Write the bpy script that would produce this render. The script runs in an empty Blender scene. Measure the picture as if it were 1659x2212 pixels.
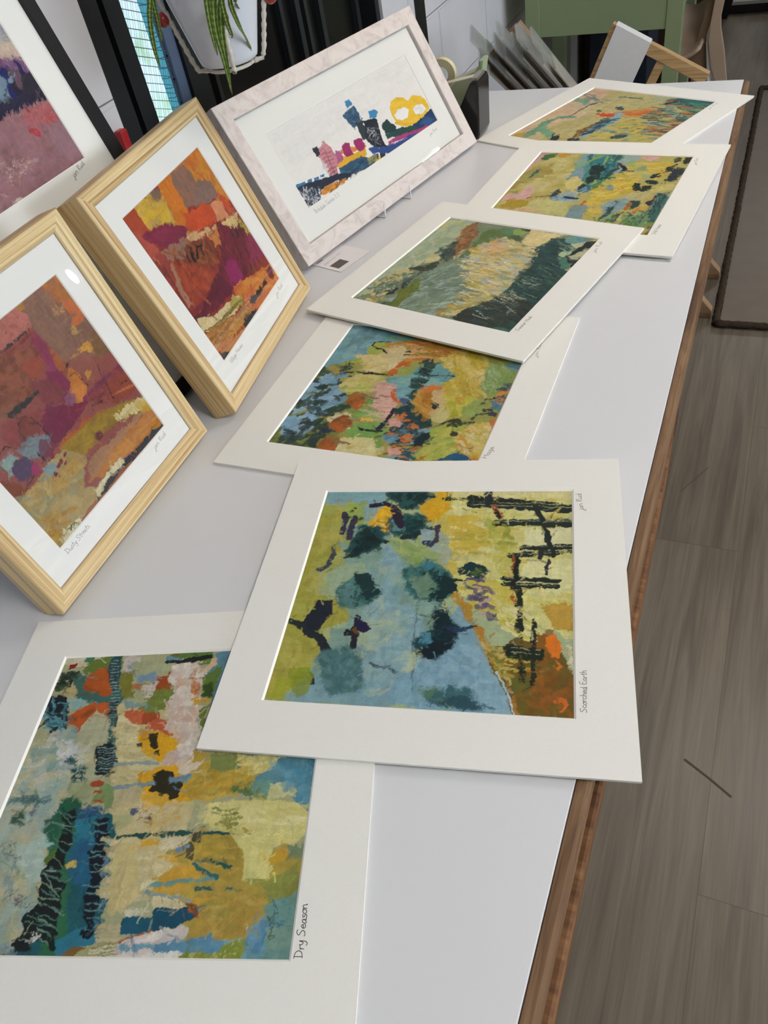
import bpy, math, random
import numpy as np
from mathutils import Matrix, Vector

# ------------------------------------------------------------------ camera, world, lights, exposure
SC = bpy.context.scene
COL = SC.collection
TZ = 0.75                       # height of the table top above the floor

def link(o, parent=None):
    COL.objects.link(o)
    if parent is not None: o.parent = parent
    return o

cam_data = bpy.data.cameras.new('camera')
cam_data.sensor_fit = 'VERTICAL'; cam_data.sensor_height = 36.0
cam_data.lens = 1681.5 / 2212 * 36.0
cam_data.clip_start = 0.02
CAM = link(bpy.data.objects.new('camera', cam_data))
R_, U_, F_ = (0.915625, 0.370673, -0.15567), (-0.156745, 0.6857, 0.710806), (-0.37022, 0.626431, -0.685945)
CAM.matrix_world = Matrix(((R_[0], U_[0], -F_[0], 0), (R_[1], U_[1], -F_[1], 0), (R_[2], U_[2], -F_[2], 0.625 + TZ), (0, 0, 0, 1)))
SC.camera = CAM

SC.view_settings.view_transform = 'Standard'
SC.view_settings.look = 'None'
SC.view_settings.gamma = 1.0
SC.view_settings.use_curve_mapping = False
SC.view_settings.exposure = 0.18

WORLD = bpy.data.worlds.new('world'); SC.world = WORLD; WORLD.use_nodes = True
wn = WORLD.node_tree.nodes; wl = WORLD.node_tree.links
wn['Background'].inputs['Color'].default_value = (0.80, 0.90, 1.0, 1)
wn['Background'].inputs['Strength'].default_value = 1.0

def area(name, loc, target, sx, sy, power, color):
    L = bpy.data.lights.new(name, 'AREA'); L.shape = 'RECTANGLE'; L.size = sx; L.size_y = sy
    L.energy = power; L.color = color
    o = link(bpy.data.objects.new(name, L)); o.location = loc
    d = Vector(target) - Vector(loc); o.rotation_euler = d.to_track_quat('-Z', 'Y').to_euler()
    return o
area('window_daylight', (4.95, 1.1, 1.45), (0, 1.2, .75), 4.0, 1.4, 120, (.84, .92, 1.0))
SUN = bpy.data.lights.new('sun', 'SUN'); SUN.energy = 4.0; SUN.angle = .02; SUN.color = (1, .95, .88)
so = link(bpy.data.objects.new('sun', SUN)); so.rotation_euler = Vector((-.42, .12, -1)).to_track_quat('-Z', 'Y').to_euler()

try:
    SC.cycles.max_bounces = 8; SC.cycles.transparent_max_bounces = 24; SC.cycles.caustics_reflective = False
    SC.cycles.use_denoising = True; SC.cycles.sample_clamp_indirect = 6
except Exception: pass

# ------------------------------------------------------------------ helpers
def tag(o, label, cat, group=None, kind=None):
    if label: o['label'] = label
    if cat: o['category'] = cat
    if group: o['group'] = group
    if kind: o['kind'] = kind
    return o
def empty(name, M, label, cat, group=None):
    o = bpy.data.objects.new(name, None); o.empty_display_size = .05
    link(o); o.matrix_world = M
    return tag(o, label, cat, group)
def axes(o, e, u, n):
    return Matrix(((e[0], u[0], n[0], o[0]), (e[1], u[1], n[1], o[1]), (e[2], u[2], n[2], o[2]), (0, 0, 0, 1)))
def TR(x, y, z, rz=0): return Matrix.Translation((x, y, z)) @ Matrix.Rotation(rz, 4, 'Z')

class G:
    """collects polygons (with u along the grain, v across) into one mesh"""
    def __init__(s): s.v = []; s.f = []; s.uv = []
    def quad(s, a, b, c, d, uv=None):
        i = len(s.v); s.v += [tuple(a), tuple(b), tuple(c), tuple(d)]; s.f.append((i, i+1, i+2, i+3))
        s.uv += uv or [(0, 0), (1, 0), (1, 1), (0, 1)]
    def box(s, x0, y0, z0, x1, y1, z1, M=None):
        P = [Vector((x, y, z)) for z in (z0, z1) for y in (y0, y1) for x in (x0, x1)]
        D = (x1-x0, y1-y0, z1-z0); la = max(range(3), key=lambda k: D[k])
        for q in ((0, 2, 3, 1), (4, 5, 7, 6), (0, 1, 5, 4), (2, 6, 7, 3), (0, 4, 6, 2), (1, 3, 7, 5)):
            uv = []
            for k in q:
                p = P[k]; o = [p[j] for j in range(3) if j != la]
                uv.append((p[la], o[0] + o[1]*1.37))
            s.quad(*[(M @ P[k]) if M else P[k] for k in q], uv=uv)
        return s
    def prism(s, pts, h0, h1, M=None, ax='z'):
        """polygon extruded: pts in the plane perpendicular to ax"""
        def w(p, h):
            v = Vector((p[0], p[1], h)) if ax == 'z' else Vector((p[0], h, p[1])) if ax == 'y' else Vector((h, p[0], p[1]))
            return tuple(M @ v) if M else tuple(v)
        n = len(pts); i = len(s.v)
        s.v += [w(p, h0) for p in pts] + [w(p, h1) for p in pts]
        s.f.append(tuple(range(i+n-1, i-1, -1))); s.uv += [pts[k] for k in range(n-1, -1, -1)]
        s.f.append(tuple(range(i+n, i+2*n))); s.uv += list(pts)
        L = 0
        for k in range(n):
            m = (k+1) % n; d = math.dist(pts[k], pts[m])
            s.f.append((i+k, i+m, i+n+m, i+n+k)); s.uv += [(L, h0), (L+d, h0), (L+d, h1), (L, h1)]; L += d
        return s
    def loft(s, loops, cap0=True, cap1=True, closed=True):
        n = len(loops[0]); b = len(s.v)
        for l in loops: s.v += [tuple(p) for p in l]
        for a in range(len(loops)-1):
            for k in range(n if closed else n-1):
                m = (k+1) % n
                s.f.append((b+a*n+k, b+a*n+m, b+(a+1)*n+m, b+(a+1)*n+k))
                s.uv += [(a*.05, k*.01), (a*.05, k*.01+.01), (a*.05+.05, k*.01+.01), (a*.05+.05, k*.01)]
        if cap0: s.f.append(tuple(range(b+n-1, b-1, -1))); s.uv += [(0, 0)]*n
        if cap1: e = b+(len(loops)-1)*n; s.f.append(tuple(range(e, e+n))); s.uv += [(0, 0)]*n
        return s
    def tube(s, pts, r, n=8):
        pts = [Vector(p) for p in pts]; loops = []
        for i, p in enumerate(pts):
            d = (pts[min(i+1, len(pts)-1)] - pts[max(i-1, 0)]).normalized()
            a = d.cross(Vector((0, 0, 1)) if abs(d.z) < .9 else Vector((1, 0, 0))).normalized(); b = d.cross(a)
            rr = r[i] if isinstance(r, (list, tuple)) else r
            loops.append([p + (a*math.cos(t) + b*math.sin(t))*rr for t in [2*math.pi*k/n for k in range(n)]])
        return s.loft(loops)
    def lathe(s, prof, n=32, c=(0, 0, 0), cap0=True, cap1=True):
        loops = [[(c[0]+r*math.cos(2*math.pi*k/n), c[1]+r*math.sin(2*math.pi*k/n), c[2]+z) for k in range(n)] for r, z in prof]
        return s.loft(loops, cap0, cap1)
    def rectloft(s, x0, y0, x1, y1, prof):
        """mitred moulding round a rectangle: prof = [(inset, z)...]"""
        for a in range(len(prof)-1):
            (d0, z0), (d1, z1) = prof[a], prof[a+1]
            A = [(x0+d0, y0+d0, z0), (x1-d0, y0+d0, z0), (x1-d0, y1-d0, z0), (x0+d0, y1-d0, z0)]
            B = [(x0+d1, y0+d1, z1), (x1-d1, y0+d1, z1), (x1-d1, y1-d1, z1), (x0+d1, y1-d1, z1)]
            l0 = sum(math.dist(prof[k], prof[k+1]) for k in range(a)); l1 = l0 + math.dist(prof[a], prof[a+1])
            for k in range(4):
                m = (k+1) % 4; L = math.dist(A[k], A[m])
                s.quad(A[k], A[m], B[m], B[k], uv=[(k*3.1, l0+k*.7), (k*3.1+L, l0+k*.7), (k*3.1+L-d1+d0, l1+k*.7), (k*3.1+d1-d0, l1+k*.7)])
        return s
    def obj(s, name, mat, parent=None, smooth=False, bevel=0):
        me = bpy.data.meshes.new(name); me.from_pydata(s.v, [], s.f)
        ul = me.uv_layers.new(name='UVMap')
        ul.data.foreach_set('uv', [c for p in s.uv for c in p])
        me.materials.append(mat)
        if smooth: me.polygons.foreach_set('use_smooth', [True]*len(me.polygons))
        me.update()
        o = link(bpy.data.objects.new(name, me), parent)
        if bevel or not smooth:
            import bmesh
            bm = bmesh.new(); bm.from_mesh(me); bmesh.ops.remove_doubles(bm, verts=bm.verts, dist=1e-6)
            bmesh.ops.recalc_face_normals(bm, faces=bm.faces); bm.to_mesh(me); bm.free()
        if bevel:
            md = o.modifiers.new('bevel', 'BEVEL'); md.width = bevel; md.segments = 2; md.limit_method = 'ANGLE'
        return o

# ------------------------------------------------------------------ materials (all procedural)
def lin(h):
    c = [int(h[i:i+2], 16)/255 for i in (0, 2, 4)]
    return tuple(x/12.92 if x <= .04045 else ((x+.055)/1.055)**2.4 for x in c) + (1,)
def mat(name, col, rough=.5, spec=.4, metal=0, var=.04, vscale=30, bump=0, bscale=200, stretch=(1, 1, 1), coords='Object'):
    m = bpy.data.materials.new(name); m.use_nodes = True
    N = m.node_tree.nodes; L = m.node_tree.links; B = N['Principled BSDF']
    B.inputs['Roughness'].default_value = rough; B.inputs['Metallic'].default_value = metal
    B.inputs['Specular IOR Level'].default_value = spec
    c = lin(col) if isinstance(col, str) else col
    tc = N.new('ShaderNodeTexCoord'); mp = N.new('ShaderNodeMapping'); mp.inputs['Scale'].default_value = stretch
    L.new(tc.outputs[coords], mp.inputs['Vector'])
    nz = N.new('ShaderNodeTexNoise'); nz.inputs['Scale'].default_value = vscale; nz.inputs['Detail'].default_value = 5
    L.new(mp.outputs[0], nz.inputs['Vector'])
    rp = N.new('ShaderNodeValToRGB')
    rp.color_ramp.elements[0].position = .3; rp.color_ramp.elements[1].position = .7
    rp.color_ramp.elements[0].color = tuple(x*(1-var) for x in c[:3]) + (1,); rp.color_ramp.elements[1].color = tuple(min(x*(1+var), 1) for x in c[:3]) + (1,)
    L.new(nz.outputs['Fac'], rp.inputs[0]); L.new(rp.outputs[0], B.inputs['Base Color'])
    if bump:
        n2 = N.new('ShaderNodeTexNoise'); n2.inputs['Scale'].default_value = bscale; n2.inputs['Detail'].default_value = 4
        L.new(mp.outputs[0], n2.inputs['Vector'])
        bp = N.new('ShaderNodeBump'); bp.inputs['Strength'].default_value = bump; bp.inputs['Distance'].default_value = .002
        L.new(n2.outputs['Fac'], bp.inputs['Height']); L.new(bp.outputs[0], B.inputs['Normal'])
    return m
def wood(name, cols, su=6, sv=160, rough=.5, dist=1.0, spec=.3):
    """grain along u of the UV map"""
    m = bpy.data.materials.new(name); m.use_nodes = True
    N = m.node_tree.nodes; L = m.node_tree.links; B = N['Principled BSDF']
    B.inputs['Roughness'].default_value = rough; B.inputs['Specular IOR Level'].default_value = spec
    tc = N.new('ShaderNodeTexCoord'); mp = N.new('ShaderNodeMapping'); mp.inputs['Scale'].default_value = (su, sv, 1)
    L.new(tc.outputs['UV'], mp.inputs['Vector'])
    nz = N.new('ShaderNodeTexNoise'); nz.inputs['Scale'].default_value = 1; nz.inputs['Detail'].default_value = 6; nz.inputs['Distortion'].default_value = dist; nz.inputs['Roughness'].default_value = .62
    L.new(mp.outputs[0], nz.inputs['Vector'])
    rp = N.new('ShaderNodeValToRGB'); el = rp.color_ramp.elements
    el[0].position = .36; el[1].position = .66; el[0].color = lin(cols[0]); el[1].color = lin(cols[-1])
    if len(cols) == 3: e = el.new(.5); e.color = lin(cols[1])
    L.new(nz.outputs['Fac'], rp.inputs[0]); L.new(rp.outputs[0], B.inputs['Base Color'])
    return m
def emit(name, col, s):
    m = bpy.data.materials.new(name); m.use_nodes = True; N = m.node_tree.nodes; L = m.node_tree.links
    N.remove(N['Principled BSDF']); e = N.new('ShaderNodeEmission'); e.inputs[0].default_value = lin(col); e.inputs[1].default_value = s
    L.new(e.outputs[0], N['Material Output'].inputs[0]); return m
def clear(name, tint='ffffff', ior=1.45, rough=.0, dull=0.0, dullcol='e8e8e8'):
    m = bpy.data.materials.new(name); m.use_nodes = True; N = m.node_tree.nodes; L = m.node_tree.links
    N.remove(N['Principled BSDF'])
    t = N.new('ShaderNodeBsdfTransparent'); t.inputs[0].default_value = lin(tint)
    g = N.new('ShaderNodeBsdfGlossy'); g.inputs['Roughness'].default_value = rough
    lw = N.new('ShaderNodeLayerWeight'); lw.inputs['Blend'].default_value = .5
    p5 = N.new('ShaderNodeMath'); p5.operation = 'POWER'; p5.inputs[1].default_value = 5; L.new(lw.outputs['Facing'], p5.inputs[0])
    r0 = ((ior-1)/(ior+1))**2; f = N.new('ShaderNodeMath'); f.operation = 'MULTIPLY_ADD'; f.inputs[1].default_value = 1-r0; f.inputs[2].default_value = r0; L.new(p5.outputs[0], f.inputs[0])
    x = N.new('ShaderNodeMixShader'); L.new(f.outputs[0], x.inputs[0]); L.new(t.outputs[0], x.inputs[1]); L.new(g.outputs[0], x.inputs[2])
    out = x
    if dull:
        d = N.new('ShaderNodeBsdfDiffuse'); d.inputs[0].default_value = lin(dullcol)
        y = N.new('ShaderNodeMixShader'); y.inputs[0].default_value = dull; L.new(x.outputs[0], y.inputs[1]); L.new(d.outputs[0], y.inputs[2]); out = y
    L.new(out.outputs[0], N['Material Output'].inputs[0]); return m

GAIN = {'S': 0.86, 'D': 0.86, 'H': 0.9, 'Z': 0.9, 'Q': 0.9, 'T': 0.9, 'A': 0.95, 'B': 0.95, 'C': 0.9, 'P': 1.0}
FRAMES = {'A': {'P0': [-0.62362, 0.33018, 0.01], 'yaw': 1.59979, 'tilt': 0.27767, 'w': 0.3253, 'h': 0.32537}, 'B': {'P0': [-0.61089, 0.6972, 0.0125], 'yaw': 1.70698, 'tilt': 0.3336, 'w': 0.34171, 'h': 0.32653}, 'C': {'P0': [-0.6964, 1.10619, 0.012], 'yaw': 1.33483, 'tilt': 0.49209, 'w': 0.57927, 'h': 0.28954}}
PRT = {'A': [0.05315, 0.05115, 0.27335, 0.26959], 'B': [0.05293, 0.05511, 0.28384, 0.27518], 'C': [0.0787, 0.08063, 0.50423, 0.21675]}
# ------------------------------------------------------------------ materials used
M_table = mat('white_laminate', 'dadce1', .28, .45, var=.012, vscale=6)
M_edge = wood('worn_edge_board', ['5a412f', '74583f', '8a6c50'], 5, 60, .6)
M_mount = mat('cream_mount_board', 'e9e9e5', .75, .2, var=.008, vscale=300, bump=.06, bscale=900)
M_core = mat('white_board_core', 'f6f5f0', .8, .15, var=.005)
M_back = mat('backing_board', 'e2dfd6', .8, .15, var=.02)
M_mountW = mat('white_mount_board', 'efefec', .7, .2, var=.006, vscale=300)
M_pine = wood('pine', ['b39264', 'd3b98a', 'e2d0a8'], 2.2, 150, .45, .7)
M_pine2 = wood('pine_grain', ['a98858', 'cdb284', 'dfcba0'], 1.6, 110, .45, 1.2)
M_lime = wood('limewashed_wood', ['c4bab6', 'd3cac6', 'd8d0cc'], 26, 34, .5, 1.5)
M_black = mat('black_frame', '141315', .4, .4, var=.05)
M_glass = clear('picture_glass', 'ffffff', 1.5)
M_ink = mat('pencil_ink', '6a6866', .7, .2, var=.1)
M_inkd = mat('dark_ink', '4a4848', .6, .2, var=.1)
M_wire = mat('white_wire', 'dedcda', .35, .5)
M_card = mat('white_card', 'e9e6ea', .5, .3, var=.01)
M_print = mat('grey_print', '5c5350', .5, .3, var=.06, vscale=300)
M_wall = None

# ------------------------------------------------------------------ the room
def wall_material():
    m = mat('white_painted_blockwork', 'cfcfd4', .6, .3, var=.03, vscale=9, bump=.35, bscale=60)
    N = m.node_tree.nodes; L = m.node_tree.links
    tc = N.new('ShaderNodeTexCoord'); sp = N.new('ShaderNodeSeparateXYZ'); cb = N.new('ShaderNodeCombineXYZ')
    L.new(tc.outputs['Object'], sp.inputs[0]); L.new(sp.outputs['Y'], cb.inputs['X'])
    ad = N.new('ShaderNodeMath'); ad.operation = 'ADD'; ad.inputs[1].default_value = -.113; L.new(sp.outputs['Z'], ad.inputs[0]); L.new(ad.outputs[0], cb.inputs['Y'])
    bt = N.new('ShaderNodeTexBrick'); bt.inputs['Scale'].default_value = 1; bt.inputs['Brick Width'].default_value = .465; bt.inputs['Row Height'].default_value = .236
    bt.inputs['Mortar Size'].default_value = .006; bt.inputs['Mortar Smooth'].default_value = .5
    bt.inputs['Color1'].default_value = (1, 1, 1, 1); bt.inputs['Color2'].default_value = (1, 1, 1, 1); bt.inputs['Mortar'].default_value = (0, 0, 0, 1)
    L.new(cb.outputs[0], bt.inputs['Vector'])
    b0 = next(n for n in N if n.type == 'BUMP'); b2 = N.new('ShaderNodeBump'); b2.inputs['Strength'].default_value = .8; b2.inputs['Distance'].default_value = .006
    L.new(bt.outputs['Color'], b2.inputs['Height']); L.new(b0.outputs[0], b2.inputs['Normal']); L.new(b2.outputs[0], N['Principled BSDF'].inputs['Normal'])
    return m
M_wall = wall_material()
M_plain = mat('white_plaster', 'cfcfce', .7, .2, var=.02, vscale=4)
def floor_material():
    m = bpy.data.materials.new('grey_oak_vinyl_planks'); m.use_nodes = True
    N = m.node_tree.nodes; L = m.node_tree.links; B = N['Principled BSDF']; B.inputs['Specular IOR Level'].default_value = .35
    tc = N.new('ShaderNodeTexCoord'); sp = N.new('ShaderNodeSeparateXYZ'); cb = N.new('ShaderNodeCombineXYZ')
    L.new(tc.outputs['Object'], sp.inputs[0])
    ay = N.new('ShaderNodeMath'); ay.operation = 'ADD'; ay.inputs[1].default_value = 10.22 - 1.01 - .0; L.new(sp.outputs['Y'], ay.inputs[0])
    ax = N.new('ShaderNodeMath'); ax.operation = 'ADD'; ax.inputs[1].default_value = .0815 + .176*20; L.new(sp.outputs['X'], ax.inputs[0])
    L.new(ay.outputs[0], cb.inputs['X']); L.new(ax.outputs[0], cb.inputs['Y'])
    bt = N.new('ShaderNodeTexBrick'); bt.offset = .37; bt.offset_frequency = 2; bt.inputs['Scale'].default_value = 1
    bt.inputs['Brick Width'].default_value = 1.22; bt.inputs['Row Height'].default_value = .176; bt.inputs['Mortar Size'].default_value = .0008; bt.inputs['Mortar Smooth'].default_value = .2
    bt.inputs['Color1'].default_value = (.0, .0, .0, 1); bt.inputs['Color2'].default_value = (1, 1, 1, 1); bt.inputs['Mortar'].default_value = (.5, .5, .5, 1)
    L.new(cb.outputs[0], bt.inputs['Vector'])
    # each plank shifts its own grain
    mu = N.new('ShaderNodeMath'); mu.operation = 'MULTIPLY_ADD'; mu.inputs[1].default_value = 7.0; L.new(bt.outputs['Color'], mu.inputs[0]); L.new(sp.outputs['Y'], mu.inputs[2])
    c2 = N.new('ShaderNodeCombineXYZ'); L.new(sp.outputs['X'], c2.inputs['X']); L.new(mu.outputs[0], c2.inputs['Y'])
    mp = N.new('ShaderNodeMapping'); mp.inputs['Scale'].default_value = (30, 1.6, 1); L.new(c2.outputs[0], mp.inputs['Vector'])
    n1 = N.new('ShaderNodeTexNoise'); n1.inputs['Scale'].default_value = 1; n1.inputs['Detail'].default_value = 7; n1.inputs['Distortion'].default_value = 1.1; L.new(mp.outputs[0], n1.inputs['Vector'])
    mp2 = N.new('ShaderNodeMapping'); mp2.inputs['Scale'].default_value = (240, 7, 1); L.new(c2.outputs[0], mp2.inputs['Vector'])
    n2 = N.new('ShaderNodeTexNoise'); n2.inputs['Scale'].default_value = 1; n2.inputs['Detail'].default_value = 3; L.new(mp2.outputs[0], n2.inputs['Vector'])
    mx = N.new('ShaderNodeMath'); mx.operation = 'MULTIPLY_ADD'; mx.inputs[1].default_value = .35; L.new(n2.outputs['Fac'], mx.inputs[0]); L.new(n1.outputs['Fac'], mx.inputs[2])
    m3 = N.new('ShaderNodeMath'); m3.operation = 'MULTIPLY_ADD'; m3.inputs[1].default_value = .12; L.new(bt.outputs['Color'], m3.inputs[0]); L.new(mx.outputs[0], m3.inputs[2])
    rp = N.new('ShaderNodeValToRGB'); e = rp.color_ramp.elements; e[0].position = .42; e[1].position = 1.0
    e[0].color = lin(['4f473d', '645b4f', '7a7063'][0]); e[1].color = lin(['4f473d', '645b4f', '7a7063'][2]); q = e.new(.68); q.color = lin(['4f473d', '645b4f', '7a7063'][1])
    L.new(m3.outputs[0], rp.inputs[0])
    mm = N.new('ShaderNodeMix'); mm.data_type = 'RGBA'; mm.inputs[7].default_value = lin('3a332b')
    L.new(rp.outputs[0], mm.inputs[6]); m4 = N.new('ShaderNodeMath'); m4.operation = 'MULTIPLY'; m4.inputs[1].default_value = .55; L.new(bt.outputs['Fac'], m4.inputs[0]); L.new(m4.outputs[0], mm.inputs[0])
    L.new(mm.outputs[2], B.inputs['Base Color'])
    rr = N.new('ShaderNodeMapRange'); rr.inputs[3].default_value = .30; rr.inputs[4].default_value = .48; L.new(n1.outputs['Fac'], rr.inputs[0]); L.new(rr.outputs[0], B.inputs['Roughness'])
    bp = N.new('ShaderNodeBump'); bp.inputs['Strength'].default_value = .15; bp.inputs['Distance'].default_value = .0006; L.new(n2.outputs['Fac'], bp.inputs['Height']); L.new(bp.outputs[0], B.inputs['Normal'])
    return m
M_floor = floor_material()
def struct(o): o['kind'] = 'structure'; return o
XW = -.95
fl = struct(G().box(-1.2, -2.6, -.1, 5.1, 8.1, 0).obj('floor', M_floor))
M_scuff = mat('scuff', '4a4037', .6, .2)
def pstrip(pts, w, z):
    g = G(); P = [Vector((*p, z)) for p in pts]
    for a, b in zip(P, P[1:]):
        t = (b-a).normalized(); n = Vector((-t.y, t.x, 0))*w/2; g.quad(a-n, b-n, b+n, a+n)
    return g
for pts, w in [([(0.0463, 0.7806), (0.0896, 0.7568), (0.1298, 0.7318)], 0.004), ([(-0.0483, 1.4865), (0.0044, 1.5875)], 0.0015), ([(0.0442, 2.797), (0.0603, 2.7709)], 0.004)]: pstrip(pts, w, .0006).obj('scuff_mark', M_scuff, fl)
struct(G().box(-1.2, -2.6, 2.5, 5.1, 8.1, 2.6).obj('ceiling', M_plain))
OY0, OY1 = 1.06, 2.144
g = G()
for b in ((-2.6, 0, OY0, 2.5), (OY1, 0, 8.1, 2.5), (OY0, 2.12, OY1, 2.5)): g.box(XW-.22, b[0], b[1], XW, b[2], b[3])
struct(g.obj('wall_left', M_wall))
struct(G().box(-1.2, 8.0, 0, 5.1, 8.2, 2.5).obj('wall_back', M_plain))
struct(G().box(-1.2, -2.7, 0, 5.1, -2.6, 2.5).obj('wall_front', M_plain))
g = G(); wins = ((-1.0, 3.2),)
for b in ((-2.6, 0, 8.1, .7), (-2.6, 2.2, 8.1, 2.5), (-2.6, .7, -1.0, 2.2), (3.2, .7, 8.1, 2.2)): g.box(5.0, b[0], b[1], 5.2, b[2], b[3])
struct(g.obj('wall_right', M_plain))
M_pane = clear('window_glass', 'f4faff', 1.45)
for i, (a, b) in enumerate(wins):
    g = G(); fr = .06
    for q in ((a, .7, b, .7+fr), (a, 2.2-fr, b, 2.2), (a, .7+fr, a+fr, 2.2-fr), (b-fr, .7+fr, b, 2.2-fr), ((a+b)/2-fr/2, .7+fr, (a+b)/2+fr/2, 2.2-fr)): g.box(5.06, q[0], q[1], 5.14, q[2], q[3])
    w = struct(g.obj('window_%d' % (i+2), M_black))
    G().box(5.095, a+fr, .7+fr, 5.1, b-fr, 2.2-fr).obj('pane', M_pane, w)
# window and door in the left wall
M_anth = mat('anthracite_frame', '1b1d20', .35, .45, var=.04)
M_dark = mat('black_door', '0c0c0d', .22, .5, var=.05)
M_reveal_lit = mat('lit_slate_reveal', '4d5c74', .5, .3, var=.03)  # outdoor light on the jamb's inner face, put into the colour
g = G()
for y0, y1, x0 in ((OY0, OY0+.043, -.953), (OY0+.043, OY0+.056, -.968), (OY0+.056, OY0+.094, -.953), (1.302, 1.36, -.975)): g.box(-1.0, y0, 0, x0, y1, 2.12)
g.box(-1.0, OY0+.094, 2.06, -.975, 1.302, 2.12); g.box(-1.0, OY0+.094, 0, -.975, 1.274, .75)
w1 = struct(g.obj('window_1', M_anth))
G().box(-.995, 1.274, 0, -.982, 1.302, 2.06).obj('window_reveal', M_reveal_lit, w1)
def wired_glass():
    m = bpy.data.materials.new('wired_glass'); m.use_nodes = True; N = m.node_tree.nodes; L = m.node_tree.links; N.remove(N['Principled BSDF'])
    tc = N.new('ShaderNodeTexCoord'); mp = N.new('ShaderNodeMapping'); mp.inputs['Rotation'].default_value = (.35, 0, 0); L.new(tc.outputs['Object'], mp.inputs[0]); sp = N.new('ShaderNodeSeparateXYZ'); L.new(mp.outputs[0], sp.inputs[0])
    def line(src):
        a = N.new('ShaderNodeMath'); a.operation = 'PINGPONG'; a.inputs[1].default_value = .0065; L.new(sp.outputs[src], a.inputs[0])
        b = N.new('ShaderNodeMath'); b.operation = 'LESS_THAN'; b.inputs[1].default_value = .00035; L.new(a.outputs[0], b.inputs[0]); return b
    mxm = N.new('ShaderNodeMath'); mxm.operation = 'MAXIMUM'; L.new(line('Y').outputs[0], mxm.inputs[0]); L.new(line('Z').outputs[0], mxm.inputs[1])
    t = N.new('ShaderNodeBsdfTransparent'); t.inputs[0].default_value = (.93, .97, 1, 1)
    d = N.new('ShaderNodeBsdfDiffuse'); d.inputs[0].default_value = (.1, .12, .14, 1)
    x = N.new('ShaderNodeMixShader'); L.new(mxm.outputs[0], x.inputs[0]); L.new(t.outputs[0], x.inputs[1]); L.new(d.outputs[0], x.inputs[2])
    L.new(x.outputs[0], N['Material Output'].inputs[0]); return m
G().box(-.990, OY0+.094, .75, -.986, 1.274, 2.06).obj('wired_pane', wired_glass(), w1)
# outside, seen through the wired pane
M_out = mat('outside_ground', 'c9d8d4', .8, .2, var=.15, vscale=3)
M_hedge = mat('pale_garden_wall', 'd4e2e8', .8, .1, var=.1, vscale=4)
N = M_hedge.node_tree.nodes; rp = next(n for n in N if n.type == 'VALTORGB'); e = rp.color_ramp.elements; e[0].color = lin('a9cfa0'); e[0].position = .36; e[1].color = lin('e3edf5'); e[1].position = .52
gw = tag(G().box(-3.2, .5, 0, -3.1, 6.5, 1.6).obj('garden_wall', M_hedge), 'pale sunlit garden wall outside, seen through the narrow wired window', 'wall')
M_teal = mat('teal_tiles', '4aa0b4', .4, .4, var=.06, vscale=40)
N = M_teal.node_tree.nodes; L = M_teal.node_tree.links
tc = N.new('ShaderNodeTexCoord'); sp = N.new('ShaderNodeSeparateXYZ'); L.new(tc.outputs['Object'], sp.inputs[0]); a = N.new('ShaderNodeMath'); a.operation = 'PINGPONG'; a.inputs[1].default_value = .018; L.new(sp.outputs['Z'], a.inputs[0])
b = N.new('ShaderNodeMath'); b.operation = 'LESS_THAN'; b.inputs[1].default_value = .0016; L.new(a.outputs[0], b.inputs[0])
mm = N.new('ShaderNodeMix'); mm.data_type = 'RGBA'; rp = next(n for n in N if n.type == 'VALTORGB'); L.new(b.outputs[0], mm.inputs[0]); L.new(rp.outputs[0], mm.inputs[6]); mm.inputs[7].default_value = lin('22454f'); L.new(mm.outputs[2], N['Principled BSDF'].inputs['Base Color'])
tag(G().box(-2.23, 2.80, 0, -2.2, 3.25, 2.2).obj('tiled_pillar', M_teal), 'narrow teal tiled pillar outside, behind the right side of the wired pane', 'pillar')
struct(G().box(-4.5, -.5, -.12, -1.2, 9, -.02).obj('outside_ground', M_out))
g = G().box(-1.05, 1.36, 0, -1.0, 2.12, 2.06)
d1 = struct(g.obj('door_1', M_dark))
M_strip = mat('dark_grey_moulding', '25272a', .3, .5, var=.03)
for y0, y1 in ((1.40, 1.412), (1.695, 1.71), (1.765, 1.785), (1.805, 1.82), (1.875, 1.895), (2.07, 2.09)): G().box(-1.001, y0, .02, -.988, y1, 2.04).obj('door_moulding', M_strip, d1)
G().box(-1.001, 1.362, .02, -.995, 1.395, 2.04).obj('door_stile', M_dark, d1)
g = G().box(-1.08, 2.12, 0, -.958, OY1, 2.12).box(-1.08, 1.36, 2.06, -.985, 2.12, 2.12)
struct(g.obj('door_frame', M_anth))
struct(G().box(XW, 2.365, 0, XW+.014, 2.41, 2.3).obj('trim_1', M_black))
# added unseen panel behind the door, keeps outdoor light out of the opening
struct(G().box(-1.10, 1.54, 0, -1.06, 2.144, 2.12).obj('door_light_block', M_dark))

# ------------------------------------------------------------------ table
tb = empty('display_table', Matrix.Identity(4), 'long white laminate display table with a worn brown edge along its front', 'table')
G().box(-.935, -.7, TZ-.016, -.0585, 2.03, TZ).obj('table_top', M_table, tb, bevel=.0008)
G().box(-.0585, -.7, TZ-.036, -.0455, 2.03, TZ-.0015).obj('edge_board', M_edge, tb, bevel=.004)
M_edged = wood('dark_edge_board', ['2f1c10', '4a2f1d', '5c3c26'], 5, 60, .65)
M_edge3 = wood('lower_edge_board', ['54371f', '6e4a2d', '85603f'], 5, 60, .6)
G().box(-.935, -.7, TZ-.048, -.052, 2.03, TZ-.036).obj('under_board', M_edged, tb)
G().prism([(-.2, -.7), (-.0365, -.7), (-.0395, .55), (-.043, .78), (-.052, 1.0), (-.2, 1.0)], TZ-.075, TZ-.048).obj('lower_rail', M_edge3, tb, bevel=.004)
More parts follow.
